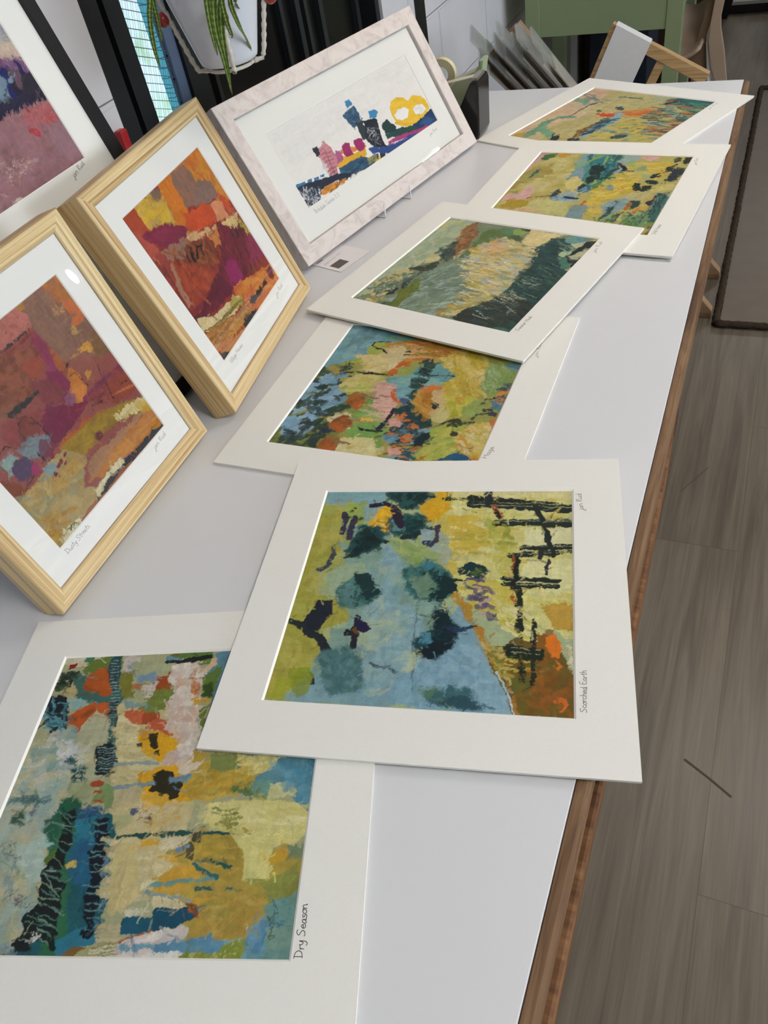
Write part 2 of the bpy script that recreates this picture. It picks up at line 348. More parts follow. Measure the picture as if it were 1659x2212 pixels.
for x in (-.12, -.86):
    for y in (-.4, 1.72): G().box(x-.03, y-.03, 0, x+.03, y+.03, TZ-.075 if (y < 1 and x > -.5) else TZ-.048).obj('leg', M_edged, tb, bevel=.003)
G().box(-.85, 1.70, .12, -.13, 1.74, .2).obj('stretcher', M_edged, tb)

# ------------------------------------------------------------------ handwriting
FONT = {
'S': ([[(.62, .9), (.4, 1), (.15, .88), (.12, .68), (.4, .5), (.55, .3), (.4, .06), (.1, .0), (0, .1)]], .7),
'c': ([[(.42, .4), (.25, .5), (.05, .3), (.1, .06), (.3, .0), (.5, .1)]], .5),
'o': ([[(.28, .5), (.06, .35), (.06, .1), (.25, 0), (.44, .15), (.42, .4), (.28, .5), (.5, .45)]], .5),
'r': ([[(.08, .5), (.1, 0)], [(.1, .3), (.25, .48), (.42, .45)]], .42),
'h': ([[(.1, 1), (.08, 0)], [(.08, .3), (.25, .5), (.38, .4), (.4, 0), (.5, .05)]], .5),
'e': ([[(.06, .26), (.42, .3), (.3, .5), (.08, .35), (.08, .1), (.25, 0), (.48, .1)]], .5),
'd': ([[(.42, .42), (.2, .5), (.04, .25), (.15, .02), (.4, .15), (.48, 1)], [(.46, .4), (.44, 0), (.56, .03)]], .58),
'E': ([[(.5, 1), (.1, .95), (.08, .03), (.5, .02)], [(.08, .5), (.42, .53)]], .58),
'a': ([[(.42, .45), (.2, .5), (.04, .22), (.14, .0), (.36, .15), (.42, .48), (.42, .05), (.54, .05)]], .55),
't': ([[(.2, .9), (.18, .08), (.32, 0)], [(.02, .55), (.38, .58)]], .38),
'D': ([[(.12, .95), (.1, 0)], [(-.05, .98), (.4, .9), (.66, .55), (.5, .12), (.0, .0)]], .75),
'y': ([[(.05, .5), (.1, .15), (.3, .05), (.42, .5)], [(.44, .5), (.4, -.2), (.2, -.45), (.0, -.35)]], .5),
's': ([[(.38, .48), (.15, .5), (.12, .32), (.36, .18), (.28, .0), (.02, .02)]], .42),
'n': ([[(.06, .5), (.08, 0)], [(.08, .3), (.25, .5), (.4, .4), (.42, 0), (.52, .05)]], .54),
'u': ([[(.06, .5), (.06, .12), (.2, 0), (.38, .12), (.42, .5), (.42, .05), (.54, .03)]], .56),
'm': ([[(.05, .5), (.06, 0)], [(.06, .35), (.2, .5), (.3, .4), (.32, 0)], [(.32, .35), (.45, .5), (.56, .38), (.58, .0), (.68, .04)]], .7),
'H': ([[(.1, 1), (.08, 0)], [(.6, 1), (.58, 0)], [(.08, .5), (.6, .55)]], .7),
'z': ([[(.05, .5), (.4, .48), (.06, .02), (.42, .02), (.3, -.3), (.1, -.4)]], .46),
'i': ([[(.1, .5), (.1, .05), (.2, .02)], [(.12, .72), (.14, .76)]], .24),
'l': ([[(.1, 1), (.1, .06), (.22, .02)]], .24),
'w': ([[(.02, .5), (.12, 0), (.28, .4), (.42, 0), (.58, .5)]], .6),
'k': ([[(.1, 1), (.08, 0)], [(.42, .5), (.1, .22), (.45, 0)]], .48),
'V': ([[(0, 1), (.25, 0), (.55, 1)]], .55),
'g': ([[(.4, .45), (.18, .5), (.04, .25), (.2, .05), (.4, .25), (.42, .5), (.4, -.25), (.2, -.45), (.02, -.35)]], .5),
'B': ([[(.1, 1), (.08, 0)], [(.0, .98), (.4, .9), (.4, .62), (.1, .54), (.48, .4), (.42, .08), (.02, 0)]], .6),
'b': ([[(.1, 1), (.08, .05), (.3, 0), (.42, .2), (.3, .45), (.08, .35)]], .5),
'R': ([[(.1, 1), (.06, 0)], [(.0, .9), (.35, 1), (.42, .75), (.1, .52), (.4, .0)]], .5),
'j': ([[(.2, .5), (.2, -.3), (.02, -.45), (-.08, -.25), (.3, .1)], [(.22, .72), (.24, .75)]], .32),
'2': ([[(.05, .75), (.25, .95), (.42, .7), (.05, .05), (.48, .05)]], .55),
'3': ([[(.05, .9), (.35, .9), (.2, .55), (.42, .3), (.25, .0), (.02, .08)]], .52),
'-': ([[(.08, .32), (.36, .34)]], .45), ' ': ([], .4)}
def writing(name, text, a, b, up, h, mat_, parent, z, w=.0004, seed=1):
    """hand lettering from a to b (local xy), letters rising along up"""
    rnd = random.Random(seed); a = Vector(a); b = Vector(b); dv = (b-a); tot = sum(FONT[c][1] for c in text); k = dv.length/tot; dv.normalize(); up = Vector(up)
    g = G(); x = 0
    for c in text:
        st, ad = FONT[c]; jy = rnd.uniform(-.06, .06)
        for s in st:
            q = []
            for i in range(len(s)-1):                      # smooth the stroke a little
                p0 = Vector(s[max(i-1, 0)]); p1 = Vector(s[i]); p2 = Vector(s[i+1]); p3 = Vector(s[min(i+2, len(s)-1)])
                for t in (0, .33, .66):
                    q.append(.5*(2*p1 + (p2-p0)*t + (2*p0-5*p1+4*p2-p3)*t*t + (3*p1-p0-3*p2+p3)*t**3))
            q.append(Vector(s[-1]))
            P = [a + dv*(x+p.x)*k + up*(p.y+jy)*h for p in q]
            for u, v in zip(P, P[1:]):
                if (v-u).length < 1e-6: continue
                t = (v-u).normalized(); n = Vector((-t.y, t.x))*w/2; u2 = u-t*w*.3; v2 = v+t*w*.3
                g.quad((*(u2-n), z), (*(v2-n), z), (*(v2+n), z), (*(u2+n), z))
        x += ad
    return g.obj(name, mat_, parent)

# ------------------------------------------------------------------ paintings: strokes laid on a fine grid, one colour per grid point
class Painter:
    def __init__(s, nx, ny, base, seed=1, warp=.0045, tex=1):
        s.warp=warp; s.tx=tex
        s.nx,s.ny=nx,ny
        s.rng=np.random.RandomState(seed)
        s.img=np.ones((ny,nx,3),np.float32)*s.col(base)
        s.hgt=np.zeros((ny,nx),np.float32)
        s.big=s.fbm([3,6,12,24]); s.fine=s.fbm([24,48,96,160]); s.grain=s.rng.rand(ny,nx).astype(np.float32)
        g=s.grain; s.grain=(g+np.roll(g,1,0)+np.roll(g,1,1)+np.roll(g,(1,1),(0,1)))/2-1
        s.streak=s.aniso()
    @staticmethod
    def col(h):
        c=np.array([int(h[i:i+2],16) for i in (0,2,4)],np.float32)/255
        return np.where(c<=.04045,c/12.92,((c+.055)/1.055)**2.4).astype(np.float32)
    def grid(s,fy,fx):
        a=s.rng.rand(fy+3,fx+3).astype(np.float32)*2-1
        y=np.linspace(0,fy,s.ny); x=np.linspace(0,fx,s.nx)
        iy=y.astype(int); ix=x.astype(int); ty=(y-iy)[:,None]; tx=(x-ix)[None]
        ty=ty*ty*(3-2*ty); tx=tx*tx*(3-2*tx)
        A=a[iy][:,ix]; B=a[iy][:,ix+1]; C=a[iy+1][:,ix]; D=a[iy+1][:,ix+1]
        return ((A*(1-tx)+B*tx)*(1-ty)+(C*(1-tx)+D*tx)*ty).astype(np.float32)
    def fbm(s,fr):
        o=0; w=1; t=0
        for f in fr: o=o+w*s.grid(f,f); t+=w; w*=.62
        return (o/t*1.8).astype(np.float32)
    def aniso(s):
        return (s.grid(14,120)*.6+s.grid(120,14)*.6+s.grid(60,60)*.5)
    def sub(s,f,y0,y1,x0,x1,oy,ox):
        return f[np.ix_((np.arange(y0,y1)+oy)%s.ny,(np.arange(x0,x1)+ox)%s.nx)]
    def put(s,d,y0,y1,x0,x1,c,a,dry,var,rough,soft=1.1):
        # d = signed distance (inside negative), in pixels
        oy,ox=s.rng.randint(0,s.ny),s.rng.randint(0,s.nx)
        fi=s.sub(s.fine,y0,y1,x0,x1,oy,ox); bi=s.sub(s.big,y0,y1,x0,x1,oy,ox); gr=s.sub(s.grain,y0,y1,x0,x1,oy,ox); st=s.sub(s.streak,y0,y1,x0,x1,oy,ox)
        d=d-.35*rough+rough*(fi*1.3+.7*bi+gr*.35)
        m=np.clip(.5-d/soft-(gr*.5 if soft>2 else 0),0,1)
        if dry>0:
            depth=np.clip(-d/(6+rough*2),0,1)
            m=m*np.clip((st*.9+gr*1.1+.9-2.1*dry+depth*(1.2-dry))*2.2,0,1)
        m=(m*a)[...,None]
        cc=c*(1+var*(.55*fi+.6*bi+.45*st+.2*gr))[...,None]
        s.img[y0:y1,x0:x1]=s.img[y0:y1,x0:x1]*(1-m)+cc*m
        s.hgt[y0:y1,x0:x1]=s.hgt[y0:y1,x0:x1]*(1-m[...,0])+m[...,0]*(st*.6+gr*.3+.3)
    def box(s,pts,pad):
        lo=np.floor(pts.min(0)-pad).astype(int); hi=np.ceil(pts.max(0)+pad).astype(int)
        return max(lo[1],0),min(hi[1],s.ny),max(lo[0],0),min(hi[0],s.nx)
    @staticmethod
    def segd(X,Y,a,b):
        vx,vy=b-a; L=vx*vx+vy*vy+1e-9
        t=np.clip(((X-a[0])*vx+(Y-a[1])*vy)/L,0,1)
        return np.hypot(X-a[0]-t*vx,Y-a[1]-t*vy),t
    def px(s,pts): return np.array(pts,np.float32).reshape(-1,2)/1000*np.array([s.nx,s.ny],np.float32)
    def poly(s,c,pts,rough=3,a=1,dry=0,var=.16,f=0):
        p=s.px(pts); rough=rough*.55*s.nx/1000; f=1.1+f*s.nx/1000; y0,y1,x0,x1=s.box(p,rough*3+2+f)
        if y1<=y0 or x1<=x0: return
        Y,X=np.mgrid[y0:y1,x0:x1].astype(np.float32)
        d=np.full(X.shape,1e9,np.float32); ins=np.zeros(X.shape,bool)
        n=len(p)
        for i in range(n):
            A,B=p[i],p[(i+1)%n]
            dd,_=s.segd(X,Y,A,B); d=np.minimum(d,dd)
            cnd=(A[1]>Y)!=(B[1]>Y)
            xx=(B[0]-A[0])*(Y-A[1])/(B[1]-A[1]+1e-9)+A[0]
            ins^=cnd&(X<xx)
        s.put(np.where(ins,-d,d),y0,y1,x0,x1,s.col(c),a,dry,var,rough,f)
    def stroke(s,c,w,pts,dry=0,a=1,taper=0,rough=None,var=.14,f=0):
        p=s.px(pts); k=s.nx/1000; w=w*k/2
        f=1.1+f*k; rough=(.26*w+.2 if rough is None else rough*k)
        y0,y1,x0,x1=s.box(p,w+rough*3+2+f)
        if y1<=y0 or x1<=x0: return
        Y,X=np.mgrid[y0:y1,x0:x1].astype(np.float32)
        d=np.full(X.shape,1e9,np.float32); n=len(p)-1
        for i in range(max(n,1)):
            dd,t=s.segd(X,Y,p[i],p[min(i+1,n)])
            u=(i+t)/max(n,1); ww=w*(1-taper*u)
            d=np.minimum(d,dd-ww)
        s.put(d,y0,y1,x0,x1,s.col(c),a,dry,var,rough,f)
    def dabs(s,cols,pts,n,L,w,ang,jit=15,a=.9,dry=0,f=0):
        p=np.array(pts,np.float32).reshape(-1,2); lo,hi=p.min(0),p.max(0); k=0; tries=0
        while k<n and tries<n*12:
            tries+=1
            q=lo+s.rng.rand(2)*(hi-lo); ins=False
            for i in range(len(p)):
                A,B=p[i],p[(i+1)%len(p)]
                if (A[1]>q[1])!=(B[1]>q[1]) and q[0]<(B[0]-A[0])*(q[1]-A[1])/(B[1]-A[1]+1e-9)+A[0]: ins=not ins
            if not ins: continue
            k+=1
            t=np.radians(ang+s.rng.randn()*jit); l=L*(.5+s.rng.rand()); v=np.array([np.cos(t),np.sin(t)])*l/2
            s.stroke(cols[s.rng.randint(len(cols))],w*(.5+.9*s.rng.rand()),[q-v,q+v*.2+np.array([-v[1],v[0]])*.15*s.rng.randn(),q+v],dry=dry,a=a,taper=.3,rough=w*.18,f=f)
    def run(s,ops):
        for o in ops:
            getattr(s,{'p':'poly','s':'stroke','d':'dabs'}[o[0]])(*o[1:-1],**o[-1])
        sc=s.tx>.5
        for i in range(900 if sc else 0):
            q=s.rng.rand(2)*[s.nx-1,s.ny-1]; c=s.img[int(q[1]),int(q[0])]*(.82+.4*s.rng.rand())*(1+.08*s.rng.randn(3))
            t=s.rng.rand()*6.28; l=s.nx*(.01+.02*s.rng.rand()); v=np.array([np.cos(t),np.sin(t)])*l
            h=''.join('%02x'%int(255*min(max(k,0),1)**(1/2.2)) for k in c); o=s.rng.randn(2)*s.nx*.012
            s.stroke(h,1000/s.nx*(1+2.5*s.rng.rand()),(np.array([q+o-v,q+o+v])*[1000/s.nx,1000/s.ny]).ravel(),dry=.15*s.rng.rand()+.1,a=.6)
        wa=s.nx*s.warp; Y,X=np.mgrid[0:s.ny,0:s.nx]
        w1=s.fbm([40,90,170]); w2=s.fbm([40,90,170])
        yi=np.clip(Y+np.round(w1*wa+s.grain*.7),0,s.ny-1).astype(int); xi=np.clip(X+np.round(w2*wa+np.roll(s.grain,9,0)*.7),0,s.nx-1).astype(int)
        s.img=s.img[yi,xi]; s.hgt=s.hgt[yi,xi]
        tex=1+s.tx*(.09*s.grain+.07*s.streak+.05*s.fine)
        s.img=np.clip(s.img*tex[...,None],0.002,.92)
        return s.img

PAINT = {}
PAINT['S'] = ('a9b98f',540,540,3,0.0045,1,[['p','a8a548',[-7,80,141,88,213,224,157,404,105,476,175,595,238,645,133,699,176,794,131,866,50,982,2,991],11.6,{}],['p','86aeb5',[-9,-9,268,-8,252,113,144,105,-3,72],7.0,{}],['p','88a99d',[107,162,283,223,369,342,527,396,573,970,121,989,178,710,248,644,108,490,128,376],15.4,{}],['p','8db0b8',[290,269,344,328,379,413,347,483,385,588,436,586,520,682,479,825,519,974,314,987,320,810,301,591,323,470],12.9,{}],['p','a9bf9a',[70,421,224,403,313,538,191,569,87,545],15.9,{'a':0.8}],['p','b3c29c',[263,669,372,639,402,700,356,785,300,811],14.3,{'a':0.75,'dry':0.3}],['p','82abbd',[512,777,609,580,665,652,689,722,745,843,794,904,816,990,502,990,404,960,448,871],9.9,{}],['p','90b5c6',[624,737,682,746,746,854,805,955,811,990,728,990,633,839],9.6,{'a':0.8}],['p','7fa6b8',[47,972,176,886,326,844,409,873,409,986,82,991],15.1,{'a':0.7}],['d',['94b6be','84a9b4','a4bda9','749ca5','95b5b5','b9c7a4'],[237,473,325,343,426,586,493,778,386,961,255,882,299,692],90,56.0,21.3,40,60,{'a':0.45}],['d',['84adc0','97bace','769db0'],[524,800,665,770,785,915,500,975],40,55.3,23.5,30,40,{'a':0.5}],['d',['b5b653','9fa33f','bfae55','a6b060','c0b962'],[-5,88,142,96,151,375,128,674,155,795,20,984],60,67.2,28.5,85,40,{'a':0.5}],['p','d9d58a',[506,-3,998,-3,995,566,988,708,827,621,696,551,583,529,546,367,541,221],9.6,{}],['p','d4bd45',[489,-3,518,-3,540,159,575,395,558,530,486,221],12.6,{'a':0.8}],['p','d2b53c',[528,144,644,127,662,220,708,264,639,337,564,338],16.6,{'a':0.85}],['p','b9b548',[680,174,769,203,787,362,751,458,707,336],15.9,{'a':0.7,'dry':0.3}],['d',['dccb62','cfae3a','e2dc9c','c9c05a','d9d27a','e6e2ae'],[520,14,980,16,979,662,827,609,644,527,571,409],140,57.8,17.4,5,12,{'a':0.6,'dry':0.25}],['p','e4e2b4',[822,218,990,201,990,288,816,319],10.0,{'a':0.85,'dry':0.15}],['p','e2e0a8',[838,361,989,358,989,516,892,519,810,430],11.2,{'a':0.8,'dry':0.15}],['p','dfd8a0',[519,6,996,0,996,48,603,39],8.8,{'a':0.8,'dry':0.2}],['d',['b8ac3f','a5a33c','c2b24a'],[549,190,669,174,681,336,578,367],20,60.8,14.8,3,6,{'a':0.6,'dry':0.3}],['p','cdbf4e',[639,461,751,471,846,620,876,667,752,648,648,578],10.8,{'a':0.8}],['p','6f5a1e',[710,744,767,742,857,668,905,689,970,787,994,829,995,992,816,990,780,905,735,833],9.7,{}],['p','8e5a1b',[862,667,923,676,943,778,910,978,858,952,866,804],14.5,{'a':0.8}],['p','5b6b27',[811,882,854,848,875,951,833,988],12.4,{'a':0.7}],['d',['8a5a1c','a0641e','6a5a22','5d6a2a','9a5e22','7a5018'],[759,765,979,776,991,988,824,984],70,49.2,19.7,80,50,{'a':0.5}],['p','c2992f',[893,569,988,560,988,662,932,664],12.1,{'a':0.9}],['p','e07a1e',[903,701,933,688,953,721,952,772,929,773,908,735],5.0,{}],['s','d97a2a',11.2,[943,821,954,810,943,789],{'dry':0.2}],['s','cf6d28',9.0,[935,937,961,930,970,950,953,975],{'dry':0.2}],['s','c06a24',8.0,[835,827,881,836,934,811],{'dry':0.3}],['p','e6e0c0',[951,663,990,685,993,829,979,809],9.8,{'dry':0.55}],['d',['d9c95c','c9b94a','dfd78a','b9b252'],[601,502,744,524,848,668,830,692,711,613,648,578],60,71.4,11.3,22,9,{'a':0.85,'dry':0.15}],['d',['cfc97c','e1dda0','c9c060'],[787,573,866,619,859,714,783,694],26,66.7,12.5,27,6,{'a':0.9}],['d',['5a4f7a','4d4a6e','c4a0a0'],[617,448,700,460,732,649,691,614,644,527],24,25.7,13.3,11,20,{'a':0.8}],['s','b98d2c',27.7,[583,529,641,604,688,699,732,789,773,852],{'dry':0.25}],['s','b07f34',14.5,[686,675,740,766,781,841,814,955,824,989],{'dry':0.3}],['p','a7b48a',[707,698,756,719,769,787,721,767],10.1,{'a':0.7,'dry':0.4}],['d',['8d7c2c','a89a3a','6b7a30','c9b878'],[690,734,749,765,792,873,743,810],22,36.8,8.9,42,30,{'a':0.8}],['s','c8e0ea',4.7,[754,843,789,905,814,990],{'a':0.9}],['d',['b9b04a','c6c060'],[757,742,833,761,845,848,781,841],14,43.7,5.9,1,8,{'a':0.8}],['p','e3b41c',[214,129,281,72,316,104,349,207,285,239,222,209],11.1,{}],['p','dfae22',[400,80,488,39,524,112,479,160,422,160],13.2,{'dry':0.2}],['p','e0b42a',[460,-3,501,-3,509,80,498,128,456,63],9.0,{'dry':0.2}],['d',['f0c84a','e8a83a','f2d27a','d99a2a'],[205,113,332,96,351,223,237,224],20,54.4,9.9,74,30,{'a':0.7}],['p','9fb65a',[104,88,180,72,223,145,171,185,121,170],9.0,{}],['s','4a2a18',15.9,[134,118,135,118],{}],['s','20302a',11.4,[143,100,144,100],{}],['p','8fb0b8',[189,88,236,88,225,161,192,169],11.3,{'a':0.8}],['p','93adab',[384,371,445,341,486,221,539,251,559,395,506,396,444,412],16.2,{'a':0.7}],['p','9dac4e',[380,342,454,326,523,353,508,410,424,426],16.1,{'a':0.7,'dry':0.25}],['d',['8fae52','a8b356','7a9a58'],[313,269,518,310,509,424,399,399],16,73.5,18.3,43,20,{'a':0.5}],['p','1d4448',[251,-4,424,-3,431,47,379,96,345,104,277,47],15.9,{'f':10}],['d',['1d4448','2b5c58'],[251,-4,424,-3,431,47,379,96,345,104,277,47],40,34.5,14.3,50,60,{'a':0.7}],['d',['0f2c30','2b5c58','0f2c30'],[288,21,412,21,417,57,380,93,355,99,307,57],40,32.2,14.3,50,60,{'a':0.75}],['s','12302f',31.7,[394,39,464,34],{'dry':0.3,'taper':0.6}],['p','2c5e60',[290,161,383,128,432,152,445,206,400,253,357,261,305,223],15.1,{'f':10}],['d',['2c5e60','1c4a48'],[290,161,383,128,432,152,445,206,400,253,357,261,305,223],40,28.1,13.6,24,60,{'a':0.7}],['d',['123636','1c4a48','123636'],[322,181,389,158,424,174,433,213,401,247,369,252,333,225],40,26.2,13.6,24,60,{'a':0.75}],['p','6f9aa0',[308,169,344,173,357,223,323,223],8.7,{'a':0.8,'dry':0.2}],['s','1c3038',19.1,[359,261,390,256,431,230,484,206],{}],['s','2c2438',20.2,[207,88,258,73,296,88,326,137,343,195],{}],['s','2c2438',26.4,[305,113,333,164,342,192],{}],['s','3a3650',17.9,[101,129,118,165,118,241],{}],['s','3a3650',19.9,[150,154,148,186,149,264],{}],['s','26322f',15.7,[105,149,178,158],{'dry':0.4}],['p','255054',[190,193,245,208,285,239,283,292,244,330,182,360,147,354,159,301,173,256],15.0,{'f':10}],['d',['255054','1d4542'],[190,193,245,208,285,239,283,292,244,330,182,360,147,354,159,301,173,256],40,32.5,13.5,46,60,{'a':0.7}],['d',['0d2a2c','1d4542','0d2a2c'],[205,228,244,238,273,260,271,298,243,325,199,347,173,342,182,305,193,272],40,30.3,13.4,46,60,{'a':0.75}],['p','14302f',[211,209,248,255,251,307,210,301,205,240],12.9,{}],['s','12282a',23.4,[233,270,310,287],{'taper':0.6,'dry':0.2}],['p','14302f',[156,346,210,330,194,363,149,364],12.6,{'dry':0.2}],['s','3f4656',18.9,[94,305,105,347,95,406,67,431],{'dry':0.15}],['s','403a4e',18.9,[478,206,492,200,488,274,471,299],{}],['p','a2bcc4',[430,222,472,221,471,267,439,290],10.5,{'a':0.8}],['s','33405a',16.6,[449,282,474,289],{}],['p','41706e',[158,516,201,460,254,447,285,499,323,531,279,585,230,606,179,589],13.7,{'f':10}],['d',['41706e','5b8a86'],[158,516,201,460,254,447,285,499,323,531,279,585,230,606,179,589],40,29.3,12.3,44,60,{'a':0.7}],['d',['274c50','5b8a86','274c50'],[189,528,220,488,258,479,280,515,307,538,276,577,240,593,203,580],40,27.3,12.2,44,60,{'a':0.75}],['p','1a3a3c',[211,452,254,444,280,499,322,527,274,559,245,513],13.8,{}],['p','6f9a98',[159,523,201,487,228,541,193,582],15.7,{'a':0.6,'dry':0.3}],['p','2f6468',[392,427,482,376,552,423,588,476,573,529,536,563,463,559,410,515],13.5,{'f':10}],['d',['2f6468','4a8078'],[392,427,482,376,552,423,588,476,573,529,536,563,463,559,410,515],70,26.3,12.1,33,60,{'a':0.7}],['d',['123a3e','4a8078','123a3e'],[430,451,495,415,544,448,571,486,560,525,533,549,481,546,443,514],70,24.5,12.1,33,60,{'a':0.75}],['p','7fa082',[419,467,479,438,507,492,493,545,436,507],15.4,{'a':0.75,'dry':0.2}],['p','0f3032',[511,438,587,463,586,509,535,557,501,532,540,504],15.2,{}],['s','0f2a2a',13.4,[566,463,624,468],{'dry':0.4,'taper':0.7}],['s','0f2a2a',11.3,[579,490,632,501],{'dry':0.4,'taper':0.7}],['p','3f8090',[440,384,503,368,529,410,478,425],13.9,{'a':0.7,'dry':0.2}],['p','14383c',[582,408,642,379,697,419,679,447,595,442],11.6,{'dry':0.15}],['p','4d6a2c',[620,421,676,413,668,440],7.7,{'a':0.8,'dry':0.2}],['p','1c4650',[477,732,530,682,529,595,572,619,608,678,609,738,571,786,525,802,483,779],12.3,{'f':10}],['d',['1c4650','123840'],[477,732,530,682,529,595,572,619,608,678,609,738,571,786,525,802,483,779],60,23.9,11.0,31,60,{'a':0.7}],['d',['07222a','123840','07222a'],[502,734,541,698,541,636,571,653,597,695,598,738,570,772,537,784,507,767],60,22.3,11.0,31,60,{'a':0.75}],['p','0c2830',[520,602,571,606,603,679,582,710,530,682],14.3,{}],['p','0a232b',[527,742,594,727,597,756,543,793,493,784],12.0,{}],['p','5c9cb0',[493,708,527,700,527,742,488,743],10.5,{'a':0.7,'dry':0.25}],['s','263a5a',15.8,[589,679,628,680,675,666],{'taper':0.4}],['p','7a9a7e',[504,634,532,620,530,682,500,683],12.6,{'a':0.6,'dry':0.4}],['p','3d6a72',[530,920,603,905,668,912,689,952,710,982,574,975,543,951],15.8,{'f':14}],['p','2a4a58',[572,960,642,935,762,973,683,988],12.5,{'a':0.8,'dry':0.25}],['p','5c7f52',[512,922,583,896,587,928,534,952],12.9,{'a':0.55,'dry':0.3}],['p','1f2633',[95,579,149,577,159,635,123,700,70,702,59,677,82,638],7.6,{}],['s','26302f',22.7,[-2,661,37,676,76,702],{}],['s','232a33',27.2,[89,714,130,730,160,771,177,800],{}],['s','25222f',21.8,[255,650,262,718,264,766],{}],['p','262044',[258,650,314,691,292,711,258,694],5.5,{}],['s','1d2028',16.4,[230,711,253,712],{}],['s','6a4a1c',14.6,[258,694,266,708],{}],['p','4d7678',[155,795,231,768,302,817,314,934,232,960,176,886],17.2,{'f':14}],['d',['6a9190','3f6a70','5c8684'],[168,806,291,812,304,934,208,940],40,35.7,12.3,54,60,{'a':0.5}],['p','28303a',[134,878,150,882,160,926,146,927,135,906],5.1,{}],['p','8c9a24',[64,864,108,856,146,888,142,955,116,967,78,937],10.3,{'a':0.85}],['p','a0aa2a',[26,895,82,914,69,981,20,984],11.9,{'a':0.7}],['s','49606a',6.8,[333,827,427,861],{'dry':0.3}],['s','5a6a70',8.5,[346,841,404,840],{'dry':0.4}],['s','33464f',3.5,[462,585,470,756,490,933],{'a':0.6}],['s','33464f',2.7,[491,755,484,858],{'a':0.5}],['p','c9cf9c',[444,781,499,755,503,857,438,872],13.6,{'a':0.6,'dry':0.4}],['s','17241f',23.9,[603,42,716,51,948,83],{'dry':0.1}],['s','1b2c28',36.5,[608,73,696,80,829,92,996,105],{'rough':3.0}],['s','2a3a24',17.8,[489,47,615,51],{'dry':0.45}],['s','1a2a26',31.0,[713,177,810,176,995,184],{'rough':2.9}],['s','2b5a66',8.3,[734,161,995,160],{'dry':0.4}],['s','15241f',25.5,[815,308,898,304,995,291],{'rough':2.6}],['s','1a2a24',19.5,[770,342,888,332,989,319],{'dry':0.2}],['s','18261f',18.7,[750,453,841,456,945,458],{'rough':1.9}],['s','18261f',20.3,[752,478,842,482,940,483],{'rough':1.8}],['s','1a2a1f',26.6,[781,747,833,755,888,756],{'rough':2.0,'dry':0.1}],['s','162618',24.7,[787,772,852,777,888,775],{'dry':0.15}],['s','b9b58a',3.4,[617,80,807,86,990,98],{'a':0.75,'dry':0.15}],['s','b9b58a',3.4,[616,64,806,70,990,83],{'a':0.75,'dry':0.15}],['s','b9b58a',3.3,[625,171,810,168,990,172],{'a':0.75,'dry':0.15}],['s','b9b58a',3.1,[784,306,887,296,990,291],{'a':0.75,'dry':0.15}],['s','b9b58a',3.1,[785,329,888,317,989,311],{'a':0.75,'dry':0.15}],['s','b9b58a',3.1,[786,340,888,328,989,322],{'a':0.75,'dry':0.15}],['s','b9b58a',3.0,[755,447,846,445,935,448],{'a':0.75,'dry':0.15}],['s','b9b58a',3.0,[756,469,846,466,935,469],{'a':0.75,'dry':0.15}],['s','b9b58a',3.0,[757,481,847,479,935,482],{'a':0.75,'dry':0.15}],['s','b9b58a',2.7,[795,749,841,747,888,749],{'a':0.75,'dry':0.15}],['s','b9b58a',2.6,[796,765,842,763,888,765],{'a':0.75,'dry':0.15}],['s','1a2a2c',26.5,[670,-2,673,72],{'dry':0.1}],['s','a5552a',19.2,[696,88,733,150],{'dry':0.3}],['s','2a2018',14.9,[703,104,736,166],{'dry':0.3}],['s','1c2a26',16.1,[856,88,890,187,913,289,924,339],{}],['s','15201c',19.0,[801,341,794,417,793,496],{'dry':0.1}],['s','8c4a1e',13.5,[786,355,783,404],{'dry':0.3}],['s','18241c',25.0,[808,496,814,572,816,669],{'dry':0.3,'rough':2.9}],['s','1a2418',16.4,[825,693,835,870],{'dry':0.55}],['s','1a2418',14.9,[864,632,865,737,868,879],{'dry':0.25}],['s','2a3038',13.3,[911,366,899,394,905,430],{}],['s','a8552a',10.8,[785,535,806,572],{'dry':0.4}],['s','2a2a30',15.5,[878,321,880,353],{}],['s','c99a38',6.7,[710,744,760,787],{'dry':0.4}],['d',['a9b04a','8c9a3a','b9b04a'],[667,143,768,188,767,390,700,307],14,36.3,16.5,72,40,{'a':0.7}]])
